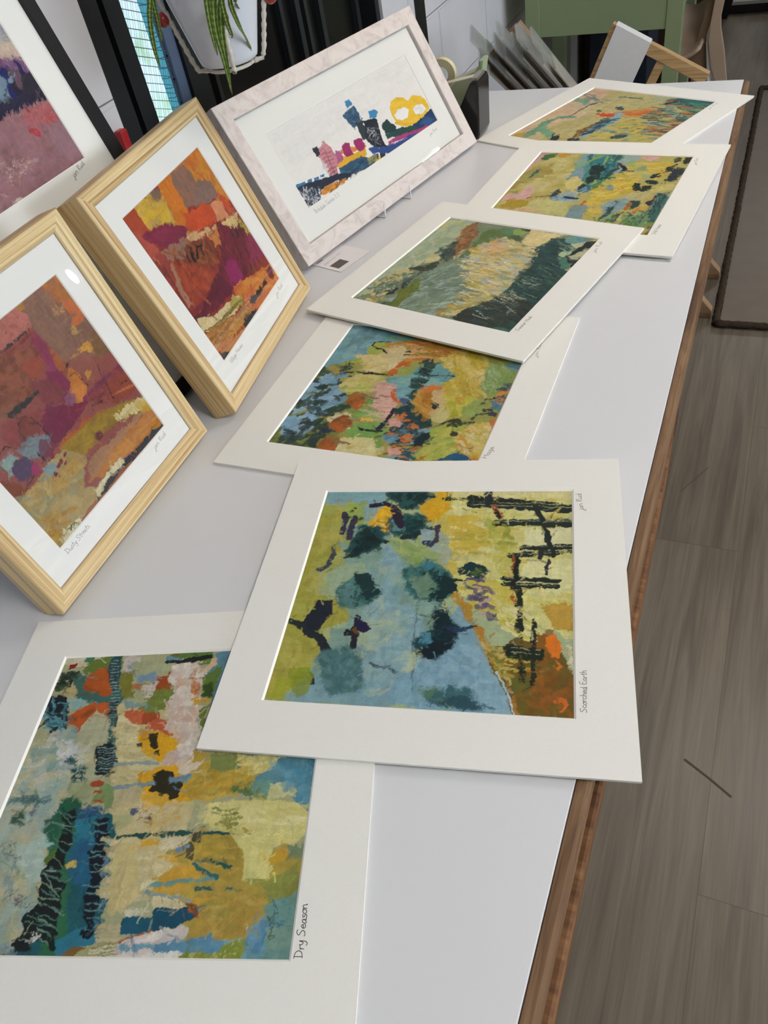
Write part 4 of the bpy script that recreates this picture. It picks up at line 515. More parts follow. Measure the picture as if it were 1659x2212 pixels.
PAINT['H'] = ('7d8a6c',420,430,11,0.0045,1,[['p','a5b59a',[9,995,1,9,196,0,185,213,191,292,178,415,127,622,58,773,53,936],16.1,{}],['d',['b5b97c','a5b79c','bcc29a','9fb2a4','c0bd84','93a78c'],[-2,901,13,28,173,17,197,250,203,427,103,667],130,73.0,33.3,-68,35,{'a':0.55}],['d',['c9c492','d0c890'],[118,530,212,424,248,461,140,561],20,46.9,20.9,-38,15,{'a':0.8,'dry':0.1}],['d',['cfd0b4','8fa89a'],[-16,453,6,387,162,592,66,584],30,116.1,3.9,48,8,{'a':0.5}],['p','8a6238',[202,9,167,61,174,144,201,239,246,316,297,437,307,385,303,259,296,161],16.5,{}],['d',['a87a4c','7a5028','6a4424','b88c5c','9a6a3c'],[203,30,179,152,301,435,292,172],110,28.5,7.9,-83,50,{'a':0.8,'dry':0.15}],['p','3a4740',[205,338,213,265,278,365,297,437,276,471,243,462,207,416],20.0,{}],['d',['55685a','2c3834','5a7868'],[150,364,214,275,298,455,249,480],30,52.6,11.5,-107,40,{'a':0.7}],['p','5c6e3c',[333,426,344,326,322,204,400,329,376,393,371,452],19.7,{}],['d',['d0c8a0','b8b080'],[297,437,303,328,322,342,330,455],30,16.2,5.7,-89,40,{'a':0.9,'dry':0.2}],['p','7a8d76',[134,785,249,639,283,498,366,444,492,561,532,672,531,826,435,983,316,991,265,891],18.4,{}],['d',['7d927c','8fa494','6c8474','98aca0','5f7464','8a9a84','a5b8ae'],[222,862,262,579,371,452,553,577,642,845,489,988,320,982],170,58.6,13.9,-62,14,{'a':0.65}],['p','6f8073',[337,611,464,515,505,646,460,765,422,846],25.7,{'f':10,'a':0.6}],['d',['9fb4aa','aabfb4','b4c4bc'],[350,678,535,547,669,779,527,926],40,65.5,10.3,-38,10,{'a':0.7,'dry':0.15}],['p','66702c',[218,703,272,704,316,813,299,879,312,985,256,995,216,984,244,906,202,834,250,765],14.6,{}],['d',['7a8430','56681f','6a7a3a'],[237,715,283,736,302,971,255,979],30,46.7,12.3,-95,30,{'a':0.6}],['p','2c3530',[178,770,173,718,198,691,224,728,227,808,200,808],15.1,{}],['p','2f3a34',[125,921,124,868,160,821,197,826,201,877,154,902],14.9,{'dry':0.05}],['p','3a4438',[131,611,192,573,222,536,243,510,255,544,246,603,178,615],15.6,{'dry':0.1}],['d',['cbb574','c9bd84','b8a45c','d4c690'],[42,922,42,797,65,660,125,604,195,656,148,744,190,950,114,994],80,23.5,18.2,-58,50,{'a':0.85}],['d',['4a6a5e','3a5a58','5f8078','6f8f84'],[25,892,45,741,194,638,229,736,132,901],60,26.2,14.6,-76,40,{'a':0.75}],['d',['2f3a36','44504a'],[123,904,169,818,204,653,239,577,203,744],26,22.3,8.2,-68,30,{'a':0.8}],['p','8fa9b4',[194,940,217,898,248,905,244,957],14.5,{}],['p','8fa6b4',[484,982,520,961,554,981,510,1005],13.7,{}],['p','3f5a4c',[194,992,204,954,228,972,217,1000],14.4,{}],['p','5f7440',[330,269,313,82,408,24,467,69,564,112,580,156,481,165,428,210,396,289],16.1,{'dry':0.05}],['p','5f8060',[382,52,456,31,551,106,473,108],20.4,{}],['p','8da65c',[451,33,510,16,562,42,555,94,504,79],16.2,{}],['p','3a3c30',[500,-2,583,-4,570,30,534,30],16.3,{}],['p','4f6240',[487,114,546,97,583,126,567,170],19.9,{'dry':0.1}],['p','d6c690',[583,126,579,7,783,9,758,56,732,102,716,165,669,188,602,160],15.7,{}],['p','d2c798',[613,215,686,164,748,250,749,315,667,275],19.0,{'dry':0.1}],['p','c2b98a',[351,302,413,195,465,120,589,173,667,275,766,328,771,452,785,569,771,709,729,822,694,850],14.8,{}],['d',['c9a438','b8962c','d4c27a','d9cf98','9fb0b4','8fa3b0','c4b48c','a89a60','c9bb70','d8b878','b0a43c','8a9a7c','b9c0bc'],[351,302,408,186,480,146,718,259,783,377,785,552,775,708,725,823,694,850],300,57.4,19.4,0,8,{'a':0.8,'dry':0.08}],['d',['d9b890','d8ab80'],[393,231,452,134,518,194,515,311,438,305],20,36.4,20.9,-16,30,{'a':0.7}],['d',['dfd8ac','e2dcb8','e0d4a0'],[412,399,602,285,673,356,688,601,590,685],60,79.6,4.5,3,6,{'a':0.85,'dry':0.1}],['d',['d8cf9c','c9b24c','ddd6ac','b89a2c','e0d8b0','9fb0b4','6a7a60'],[361,436,420,361,747,889,641,919,566,880,584,706],120,69.5,10.3,-1,8,{'a':0.8,'dry':0.1}],['d',['c9a83a','b08a24','8fa0a4','d4cfa8','a3a24a'],[541,954,614,847,685,790,712,910,622,965],50,58.6,13.1,-29,12,{'a':0.75,'dry':0.1}],['p','2f3a34',[646,972,668,885,719,843,818,1004,686,990],16.6,{'dry':0.08}],['p','2c4a48',[721,202,729,152,740,71,814,50,873,90,902,203,902,304,978,369,1004,489,1009,637,999,768,994,855,1002,995,877,996,786,998,698,857,725,807,771,717,773,573,780,440,779,360,741,336,752,286],14.1,{}],['p','30504a',[713,214,712,157,750,155,790,237,756,266],15.2,{}],['d',['1f3a3a','2a4a4c','365850','22403e','1a302f'],[722,230,809,61,970,354,995,808,810,646,784,448,779,351],170,68.2,15.5,12,14,{'a':0.6}],['d',['33362e','2c302a','3c4238','252a26'],[702,863,729,814,810,646,988,748,986,904,911,976,782,992],160,78.4,11.1,11,12,{'a':0.6}],['d',['3a6454','46705e'],[866,977,988,970,995,1005,933,1013],24,33.3,12.1,-4,20,{'a':0.7,'dry':0.1}],['s','4a6c64',3.7,[728,757,761,763,814,770],{'a':0.75,'dry':0.25}],['s','5f8074',4.0,[814,358,848,367,905,384],{'a':0.75,'dry':0.25}],['s','5f8074',3.7,[690,860,723,866,773,881],{'a':0.75,'dry':0.25}],['s','4a6c64',4.0,[826,368,860,377,919,385],{'a':0.75,'dry':0.25}],['s','9aa894',3.9,[836,483,869,492,900,496],{'a':0.75,'dry':0.25}],['s','5f8074',3.6,[846,783,878,790,930,802],{'a':0.75,'dry':0.25}],['s','4a6c64',3.6,[791,887,823,893,846,897],{'a':0.75,'dry':0.25}],['s','5f8074',3.8,[831,543,864,551,900,573],{'a':0.75,'dry':0.25}],['s','7a9484',4.0,[809,364,842,373,868,380],{'a':0.75,'dry':0.25}],['s','7a9484',3.8,[811,583,844,591,886,612],{'a':0.75,'dry':0.25}],['s','6f7a64',3.7,[849,731,881,738,905,747],{'a':0.75,'dry':0.25}],['s','9aa894',3.7,[873,642,905,649,961,664],{'a':0.75,'dry':0.25}],['s','4a6c64',3.7,[892,675,924,682,957,693],{'a':0.75,'dry':0.25}],['s','7a9484',3.9,[850,400,883,409,924,433],{'a':0.75,'dry':0.25}],['s','7a9484',3.8,[940,423,972,432,1016,450],{'a':0.75,'dry':0.25}],['s','5f8074',3.5,[773,1009,805,1014,844,1033],{'a':0.75,'dry':0.25}],['s','9aa894',3.8,[838,516,871,524,910,536],{'a':0.75,'dry':0.25}],['s','4a6c64',3.8,[818,661,851,669,890,687],{'a':0.75,'dry':0.25}],['s','4a6c64',3.9,[911,447,943,455,979,462],{'a':0.75,'dry':0.25}],['s','6f7a64',3.8,[773,670,805,677,842,687],{'a':0.75,'dry':0.25}],['s','4a6c64',3.7,[771,826,804,832,840,853],{'a':0.75,'dry':0.25}],['s','4a6c64',3.9,[910,423,942,432,998,449],{'a':0.75,'dry':0.25}],['s','5f8074',3.6,[730,909,762,915,819,918],{'a':0.75,'dry':0.25}],['s','5f8074',3.7,[715,829,748,835,803,835],{'a':0.75,'dry':0.25}],['s','7a9484',3.7,[788,713,821,720,853,727],{'a':0.75,'dry':0.25}],['s','4a6c64',3.9,[773,516,806,524,853,523],{'a':0.75,'dry':0.25}],['s','9aa894',3.7,[751,758,783,765,841,771],{'a':0.75,'dry':0.25}],['s','4a6c64',3.7,[826,700,859,707,890,710],{'a':0.75,'dry':0.25}],['s','6f7a64',3.9,[884,453,917,462,950,470],{'a':0.75,'dry':0.25}],['s','5f8074',3.8,[804,649,836,657,895,673],{'a':0.75,'dry':0.25}],['s','6f7a64',3.9,[744,551,778,559,814,567],{'a':0.75,'dry':0.25}],['s','7a9484',4.0,[863,324,896,333,922,342],{'a':0.75,'dry':0.25}],['s','4a6c64',3.8,[819,635,852,642,905,653],{'a':0.75,'dry':0.25}],['s','7a9484',3.9,[776,533,809,541,844,566],{'a':0.75,'dry':0.25}],['s','7a9484',3.8,[793,676,825,683,866,692],{'a':0.75,'dry':0.25}],['s','5f8074',3.9,[794,509,827,517,856,534],{'a':0.75,'dry':0.25}],['s','5f8074',3.6,[810,825,842,832,898,832],{'a':0.75,'dry':0.25}],['s','5f8074',3.8,[763,641,796,649,845,663],{'a':0.75,'dry':0.25}],['s','7a9484',3.9,[778,487,812,496,857,512],{'a':0.75,'dry':0.25}],['s','9aa894',3.9,[785,494,818,502,881,519],{'a':0.75,'dry':0.25}],['s','7a9484',3.8,[758,717,791,724,826,727],{'a':0.75,'dry':0.25}],['s','7a9484',3.9,[803,484,837,492,881,497],{'a':0.75,'dry':0.25}],['s','5f8074',3.9,[843,443,876,452,917,460],{'a':0.75,'dry':0.25}],['s','6f7a64',3.7,[721,786,754,793,816,805],{'a':0.75,'dry':0.25}],['s','6f7a64',3.8,[869,574,901,582,942,587],{'a':0.75,'dry':0.25}],['s','4a6c64',3.7,[833,744,865,750,913,751],{'a':0.75,'dry':0.25}],['s','7a9484',3.8,[817,645,850,653,904,667],{'a':0.75,'dry':0.25}],['s','7a9484',3.9,[827,385,861,394,905,416],{'a':0.75,'dry':0.25}],['s','9aa894',3.5,[775,1013,806,1018,850,1023],{'a':0.75,'dry':0.25}],['s','6f7a64',3.7,[818,759,850,765,906,781],{'a':0.75,'dry':0.25}],['s','6f7a64',3.6,[775,946,807,951,848,960],{'a':0.75,'dry':0.25}],['s','9aa894',3.7,[723,821,756,828,807,829],{'a':0.75,'dry':0.25}],['s','5f8074',3.8,[767,645,800,652,837,664],{'a':0.75,'dry':0.25}],['s','5f8074',3.8,[907,481,939,489,978,513],{'a':0.75,'dry':0.25}],['s','4a6c64',3.9,[826,426,860,434,903,455],{'a':0.75,'dry':0.25}],['s','4a6c64',3.8,[816,580,849,587,889,595],{'a':0.75,'dry':0.25}],['s','7a9484',3.7,[700,829,732,835,781,838],{'a':0.75,'dry':0.25}],['s','9aa894',3.8,[803,568,836,576,867,589],{'a':0.75,'dry':0.25}],['s','b9c4b4',4.6,[797,523,899,553],{'dry':0.2,'a':0.9}],['s','b9c4b4',4.5,[821,549,889,552],{'dry':0.2,'a':0.9}],['s','b9c4b4',4.4,[771,709,838,711],{'dry':0.2,'a':0.9}],['s','b9c4b4',4.4,[858,696,906,700],{'dry':0.2,'a':0.9}],['s','b9c4b4',4.4,[755,747,835,761],{'dry':0.2,'a':0.9}],['s','b9c4b4',4.3,[877,762,914,762],{'dry':0.2,'a':0.9}],['s','b9c4b4',4.3,[862,784,942,827],{'dry':0.2,'a':0.9}],['s','b9c4b4',4.3,[722,872,828,914],{'dry':0.2,'a':0.9}],['s','b9c4b4',4.3,[731,909,824,923],{'dry':0.2,'a':0.9}],['d',['d0cda4','c0c8a8'],[763,695,810,646,897,683,842,766],26,72.1,2.5,10,6,{'a':0.8,'dry':0.15}],['p','4a7a6a',[882,274,915,246,959,286,986,366,942,354],18.0,{}],['p','6f9f98',[788,28,895,-3,937,43,890,85,839,81],19.2,{'dry':0.08}],['p','5f8fa0',[852,9,924,8,932,54,890,56],15.3,{'a':0.8}],['p','b9bf9c',[878,98,941,61,957,122,915,134],15.0,{}],['p','aabf9a',[857,217,907,156,923,179,886,245],14.8,{'dry':0.05}],['p','23292e',[945,60,985,24,1003,43,1002,99,969,119,935,193,923,216,919,180],14.9,{}],['p','b9bd98',[931,222,969,128,1001,155,979,253],14.7,{}],['p','232830',[902,222,947,254,980,244,1001,183,1003,281,991,321,955,287],14.5,{}],['p','c9b878',[953,19,995,-3,995,36],15.1,{'dry':0.1}],['d',['9ab49a','7fa08c'],[758,75,890,123,915,227],16,66.6,3.6,36,10,{'a':0.7}],['p','b8a888',[974,361,994,328,994,373],14.2,{}]])
PAINT['Z'] = ('9a9850',420,420,12,0.0045,1,[['p','72a0ae',[4,994,-3,-14,301,38,290,244,134,309,22,412,17,594,12,816],9.4,{}],['d',['7fabb8','6695a6','8fb7c2','5f8a9a','739f9c'],[-3,216,8,1,205,34,198,242,90,315],70,67.9,32.3,-61,40,{'a':0.5}],['d',['6a8a8a','557a80'],[45,171,148,80,155,141,69,183],12,45.6,32.4,-44,20,{'a':0.5}],['p','7a8446',[8,993,14,872,13,714,14,587,0,444,47,365,141,366,235,519,265,646,254,774,318,860,284,983,145,991],14.6,{}],['d',['8f9448','b39c58','6a7c3a','4a5f38','7a8a40','9a9a54','5f6f2c','44603f'],[17,986,10,688,3,429,132,367,246,623,225,748,318,860,246,990],200,50.5,30.8,-34,40,{'a':0.7}],['d',['7fa8bc','8ab0c8','6f9ab0','86a8c4','95b8c0'],[19,865,3,656,22,469,142,430,213,589,169,777,121,943],46,56.2,42.7,-34,30,{'a':0.9}],['d',['24403e','1c3438','2f4a3c','2a3a3a'],[13,987,-1,703,5,415,141,366,291,705,246,885,210,985],80,45.4,22.4,-34,40,{'a':0.85}],['p','85adc8',[13,878,6,805,41,786,89,828,69,868],8.6,{}],['p','88aecb',[91,771,125,759,167,783,145,818],8.6,{}],['p','8cb2c8',[135,641,154,615,181,624,177,654],8.9,{}],['p','7aa0b8',[40,508,86,487,109,518,71,545],9.3,{}],['p','22403a',[78,690,126,650,143,666,99,706],8.9,{}],['p','20383a',[48,562,61,532,101,540,91,575],9.2,{}],['p','2a3c38',[180,967,212,920,242,938,246,990],10.9,{'dry':0.05}],['p','1d3340',[209,861,251,842,304,856,264,887],11.1,{'dry':0.1}],['p','cdbf88',[141,272,217,254,278,179,334,171,396,329,350,392,266,405,215,327],15.9,{}],['d',['d9cc98','c9b878','d8bc74','bfae6a'],[166,275,334,194,398,357,266,405],50,54.3,19.7,-17,20,{'a':0.6}],['p','a3ad52',[180,199,194,144,268,142,279,193,247,250,198,242],13.1,{}],['p','b8843c',[253,152,320,135,331,164,288,170],13.1,{'dry':0.1}],['d',['8fa84a','a9b040'],[103,343,172,289,181,332],12,33.1,10.8,-17,20,{'a':0.8}],['p','c5bc78',[183,472,230,424,340,421,340,476,295,576,186,567,160,531],15.2,{'dry':0.05}],['p','93aa4c',[169,550,213,509,359,480,359,520,285,551,197,572],15.0,{}],['d',['c9bf70','b4b058','d4c88c'],[156,463,330,430,368,564,230,587],50,54.4,17.4,-9,15,{'a':0.6}],['p','d0a596',[332,477,434,448,504,607,517,704,490,758,403,748,369,667,376,563],11.5,{}],['d',['c99a8c','d8b4a4','caa89c','c09088'],[346,488,438,461,508,681,414,734],50,64.1,13.9,-5,10,{'a':0.6}],['s','6a4a4a',3.3,[342,522,402,521,461,517],{'dry':0.35,'a':0.8}],['s','6a4a4a',3.2,[365,578,425,576,482,572],{'dry':0.35,'a':0.8}],['s','6a4a4a',3.1,[388,632,446,630,503,626],{'dry':0.35,'a':0.8}],['s','6a4a4a',3.1,[413,691,470,689,526,684],{'dry':0.35,'a':0.8}],['s','6a4a4a',3.0,[432,737,489,735,544,730],{'dry':0.35,'a':0.8}],['p','78a254',[329,864,363,792,495,751,520,812,542,945,492,881,391,893],13.5,{}],['p','74a050',[341,621,373,616,385,646,357,650],11.6,{}],['d',['88b060','b4bb84','6a9848'],[297,679,411,666,450,740,351,745],30,41.5,16.3,-10,20,{'a':0.7}],['p','d9cf94',[341,909,389,888,484,882,516,939,556,998,396,995,328,997],13.2,{}],['d',['dcd6a4','cfc47c'],[335,950,474,896,545,989,394,990],30,61.0,25.2,-4,20,{'a':0.5}],['p','d5cba0',[213,787,238,740,281,720,333,761,357,835,313,849,262,828],14.0,{}],['p','96703a',[250,642,248,597,271,560,322,578,342,614,334,667,301,679],11.7,{}],['d',['a85a24','8a4a1c','b06028','7a5a30'],[265,650,263,614,281,585,322,599,338,627,332,669,305,679],26,35.9,21.0,-43,40,{'a':0.6}],['d',['b8622c'],[289,667,288,645,299,627,325,635,334,653,331,679,314,685],8,30.6,16.7,-43,30,{'a':0.7}],['p','8a4f20',[252,817,246,776,270,753,315,758,341,790,329,846,295,846],11.2,{}],['d',['a85a24','8a4a1c','b06028','7a5a30'],[266,825,261,791,280,773,315,777,337,802,327,847,300,848],26,34.6,20.1,-42,40,{'a':0.6}],['d',['b8622c'],[288,841,285,821,297,810,319,812,332,827,326,855,309,855],8,29.5,15.9,-42,30,{'a':0.7}],['p','96703a',[261,987,246,938,266,893,320,901,341,937,335,996,301,1002],10.7,{}],['d',['a85a24','8a4a1c','b06028','7a5a30'],[273,990,261,951,278,915,320,921,337,951,332,997,305,1002],26,33.6,19.3,-42,40,{'a':0.6}],['d',['b8622c'],[293,1000,286,976,296,954,323,958,333,976,330,1005,313,1008],8,28.6,15.3,-42,30,{'a':0.7}],['s','8a7a5a',14.6,[328,591,400,598],{'taper':0.4}],['s','96886c',11.1,[317,763,438,773],{'taper':0.3}],['s','8a7050',16.0,[329,928,397,933],{'taper':0.3}],['p','d9b848',[359,744,434,743,436,767,387,769],11.1,{}],['s','16191c',11.5,[308,128,238,138,197,151,193,175,225,197,262,207,293,229],{}],['s','181a18',10.8,[156,421,224,411,314,411,392,408],{}],['p','3a3a70',[119,440,149,415,153,435,131,446],9.4,{}],['d',['1c2c2c','283838'],[106,371,125,310,166,391,127,397],16,37.9,7.7,49,40,{'a':0.8,'dry':0.2}],['s','241f3a',22.1,[503,657,502,707,500,762,485,806],{}],['s','1c2a28',16.2,[429,828,499,821],{}],['s','1c2a28',10.9,[386,815,414,828],{}],['p','c85c1c',[441,533,458,511,471,522,487,584,506,613,478,605,452,577],8.7,{}],['s','8a5028',10.6,[498,868,519,850],{}],['p','5f969c',[247,85,359,79,433,101,361,134,265,130],13.2,{}],['d',['6a9f9c','8aa862','5f9498'],[244,77,368,78,411,104,265,130],24,62.1,20.7,1,10,{'a':0.6}],['p','c0883c',[277,160,411,104,594,141,677,175,600,238,445,281,383,356,408,279,401,213,283,175],12.7,{}],['d',['c07028','d08434','b89448','9a8c30','a8782c','d4b070','8f8a34','cfae84'],[277,160,411,104,677,175,603,245,439,290],110,75.8,15.2,-3,8,{'a':0.75,'dry':0.1}],['d',['33281c','2a241a'],[345,151,473,135,641,188,566,242,445,244],40,34.7,3.0,-4,10,{'a':0.85,'dry':0.3}],['p','cdbd90',[289,190,353,173,394,206,402,265,355,309,346,332],15.9,{'dry':0.05}],['p','d6cfa0',[346,332,376,291,380,349,368,387],12.4,{}],['s','15171c',11.2,[391,210,406,203],{}],['s','15171c',12.7,[391,235,416,230],{}],['p','c06428',[380,349,413,293,449,281,452,324,403,339,402,382,384,406,379,414,368,387],12.3,{}],['p','8fa050',[402,346,461,323,504,367,427,400],15.3,{'a':0.8}],['p','b8a438',[607,258,694,173,811,201,846,289,853,438,868,514,783,554,650,483,613,475,669,439,709,378,658,330],11.7,{}],['d',['c4a83c','d4c070','b09c30','cfb458','b8ae48','a89428','dccb8c'],[607,258,698,187,822,221,869,501,763,544,660,461,713,378],150,99.3,21.1,71,18,{'a':0.55,'dry':0.05}],['p','7d9450',[834,248,989,219,992,322,950,462,911,494,853,438],11.4,{'f':6}],['d',['8faa70','9fb488','6f8a5c','b4c09c'],[840,254,985,233,980,338,911,468,861,450],90,69.5,4.1,62,10,{'a':0.7,'dry':0.1}],['p','6f94a0',[935,234,1005,231,1001,294,958,286],14.5,{'dry':0.1}],['p','6a9fa0',[384,427,486,391,493,326,600,289,658,330,711,371,663,420,590,458,509,450,453,466,397,460],11.9,{}],['p','72a4b0',[450,459,515,443,557,578,513,598,476,537],14.6,{}],['d',['5f94a0','7aa8a8','7fb0b8','8ab0a0'],[387,434,704,365,649,429,552,565,502,593,455,472],60,61.1,18.3,-3,12,{'a':0.55}],['p','1d3836',[510,272,546,260,579,292,565,315,526,306],12.3,{'dry':0.05}],['d',['2a4a48','16292a','3a5a50'],[510,272,546,260,579,292,565,315,526,306],12,33.5,11.8,20,50,{'a':0.7}],['p','1d3836',[508,366,534,327,577,335,589,382,539,390],12.1,{'dry':0.05}],['d',['2a4a48','16292a','3a5a50'],[508,366,534,327,577,335,589,382,539,390],12,32.9,11.6,20,50,{'a':0.7}],['p','1d3836',[501,431,536,405,588,417,588,452,517,449],11.8,{'dry':0.05}],['d',['2a4a48','16292a','3a5a50'],[501,431,536,405,588,417,588,452,517,449],12,32.5,11.4,19,50,{'a':0.7}],['p','1d3836',[517,483,543,459,586,459,575,488,530,495],11.7,{'dry':0.05}],['d',['2a4a48','16292a','3a5a50'],[517,483,543,459,586,459,575,488,530,495],12,32.1,11.2,19,50,{'a':0.7}],['p','1d3836',[529,549,545,499,574,522,565,576],11.5,{'dry':0.05}],['d',['2a4a48','16292a','3a5a50'],[529,549,545,499,574,522,565,576],12,31.7,11.1,18,50,{'a':0.7}],['p','1d3836',[537,594,561,590,596,636,571,659],11.3,{'dry':0.05}],['d',['2a4a48','16292a','3a5a50'],[537,594,561,590,596,636,571,659],12,31.0,10.8,18,50,{'a':0.7}],['p','1d3836',[577,677,612,659,652,677,704,706,726,745,703,773,656,775,613,728],10.8,{'dry':0.05}],['d',['2a4a48','16292a','3a5a50'],[577,677,612,659,652,677,704,706,726,745,703,773,656,775,613,728],12,29.7,10.4,17,50,{'a':0.7}],['s','2a3a38',8.9,[588,379,647,374,705,369],{'dry':0.15}],['p','c0862c',[580,561,598,504,634,485,665,573,691,670,672,686,616,645,578,600],14.0,{}],['d',['b07820','c89640','a06a1c','c9a050'],[584,560,637,505,688,671,607,634],40,93.8,22.9,64,20,{'a':0.5}],['p','c9b07c',[639,498,683,478,720,564,728,658,707,693,679,635],13.9,{}],['p','c8783c',[581,480,621,447,686,464,653,489,600,511],11.6,{'dry':0.15}],['p','b9b44a',[698,522,763,518,845,518,864,604,822,673,778,686,733,600],13.7,{}],['p','a9a838',[732,575,771,555,814,662,784,679],10.9,{}],['p','c8bf80',[709,698,725,602,773,681,760,726],13.5,{}],['p','8a9a54',[809,632,837,545,878,519,925,568,909,621,877,669],16.2,{'f':8}],['p','c09238',[765,537,800,505,808,569,783,579],13.9,{'dry':0.1}],['s','2c3028',16.7,[678,587,687,617],{}],['s','2c3028',11.1,[671,595,691,594],{}],['s','2c3028',11.1,[675,613,696,606],{}],['p','a9b44c',[715,783,769,731,850,734,904,707,911,777,855,845,880,897,831,956,712,991,738,913],10.2,{}],['d',['9fb050','b8b85c','8aa048','c4bc60','a8a84a'],[710,790,891,715,873,898,710,985],80,65.4,20.8,-49,25,{'a':0.55}],['p','c9a83c',[837,790,897,708,969,677,1006,724,1007,817,1002,923,955,916,875,858],12.6,{}],['d',['d4bc60','d9cb94','b8b04c','c49834','dcd0a0'],[855,799,976,688,1010,827,993,920,895,860],70,77.6,18.1,53,30,{'a':0.6,'dry':0.1}],['p','3c3f2c',[792,702,815,677,837,682,848,717,834,734,796,738,780,750],7.9,{}],['s','2f3426',9.3,[753,731,777,705,811,687],{'taper':-0.3}],['s','3f4a34',13.1,[846,708,884,692,893,685],{'dry':0.1}],['p','3a3c2c',[817,788,824,763,845,765,851,785,831,797],7.8,{}],['s','3a4a38',10.6,[877,669,898,635,936,616],{'dry':0.1}],['p','3c4250',[930,611,951,601,981,612,976,634,951,629],8.0,{}],['s','3a4238',18.8,[918,598,944,590],{'dry':0.1}],['s','2a332a',13.7,[899,522,908,519],{}],['s','2a332a',13.6,[894,551,901,547],{}],['p','4a7a8a',[930,529,982,489,1003,492,993,613,959,588],13.5,{'dry':0.1}],['p','26333a',[918,519,942,489,1005,459,999,493,940,509],11.0,{'dry':0.1}],['p','c98a40',[948,456,997,428,998,461,942,489],11.0,{'dry':0.1}],['d',['c98a44','3a5a66'],[941,515,1005,485,993,557],16,45.9,5.2,-1,6,{'a':0.8}],['d',['2f444c','4a6a70'],[936,411,991,349,993,416,956,454],16,30.4,9.4,-26,20,{'a':0.8,'dry':0.1}],['p','c48040',[968,660,989,638,997,720,988,739],10.4,{}],['p','24587a',[817,959,880,897,896,888,958,926,961,937,798,971],7.4,{}],['p','c58038',[961,937,964,898,1002,923,997,932],7.3,{'dry':0.1}],['d',['3a2c24','5a4030'],[863,844,942,852,948,895,906,881],16,31.3,2.4,37,40,{'a':0.8,'dry':0.2}],['p','203c48',[504,664,538,620,586,657,607,710,581,752,549,745],16.6,{'dry':0.15}],['p','4a5a88',[508,585,534,575,551,631,521,629],14.2,{'dry':0.1}],['p','6f98ac',[537,809,579,746,624,756,652,788,599,821,548,837],13.4,{}],['d',['6a94a8','24444c','1a3038','c87838','84aaba','2a545c','162830'],[523,774,607,710,728,774,726,857,698,993,613,999],130,42.6,16.3,4,25,{'a':0.8}],['p','c87030',[617,836,647,819,663,840,637,856],10.5,{'dry':0.1}],['p','152a30',[673,844,721,799,739,826,726,880,689,887],12.9,{}],['p','d9a594',[587,935,617,918,639,943,602,973],10.2,{}],['p','d0a094',[507,734,556,719,574,777,527,786],10.9,{}],['d',['c87434','b86424'],[526,686,594,700,600,736,554,725],8,25.9,10.5,-10,20,{'a':0.9}],['d',['b86a34','8a6a3a'],[723,977,757,943,759,970],5,29.5,4.8,-49,10,{}]])
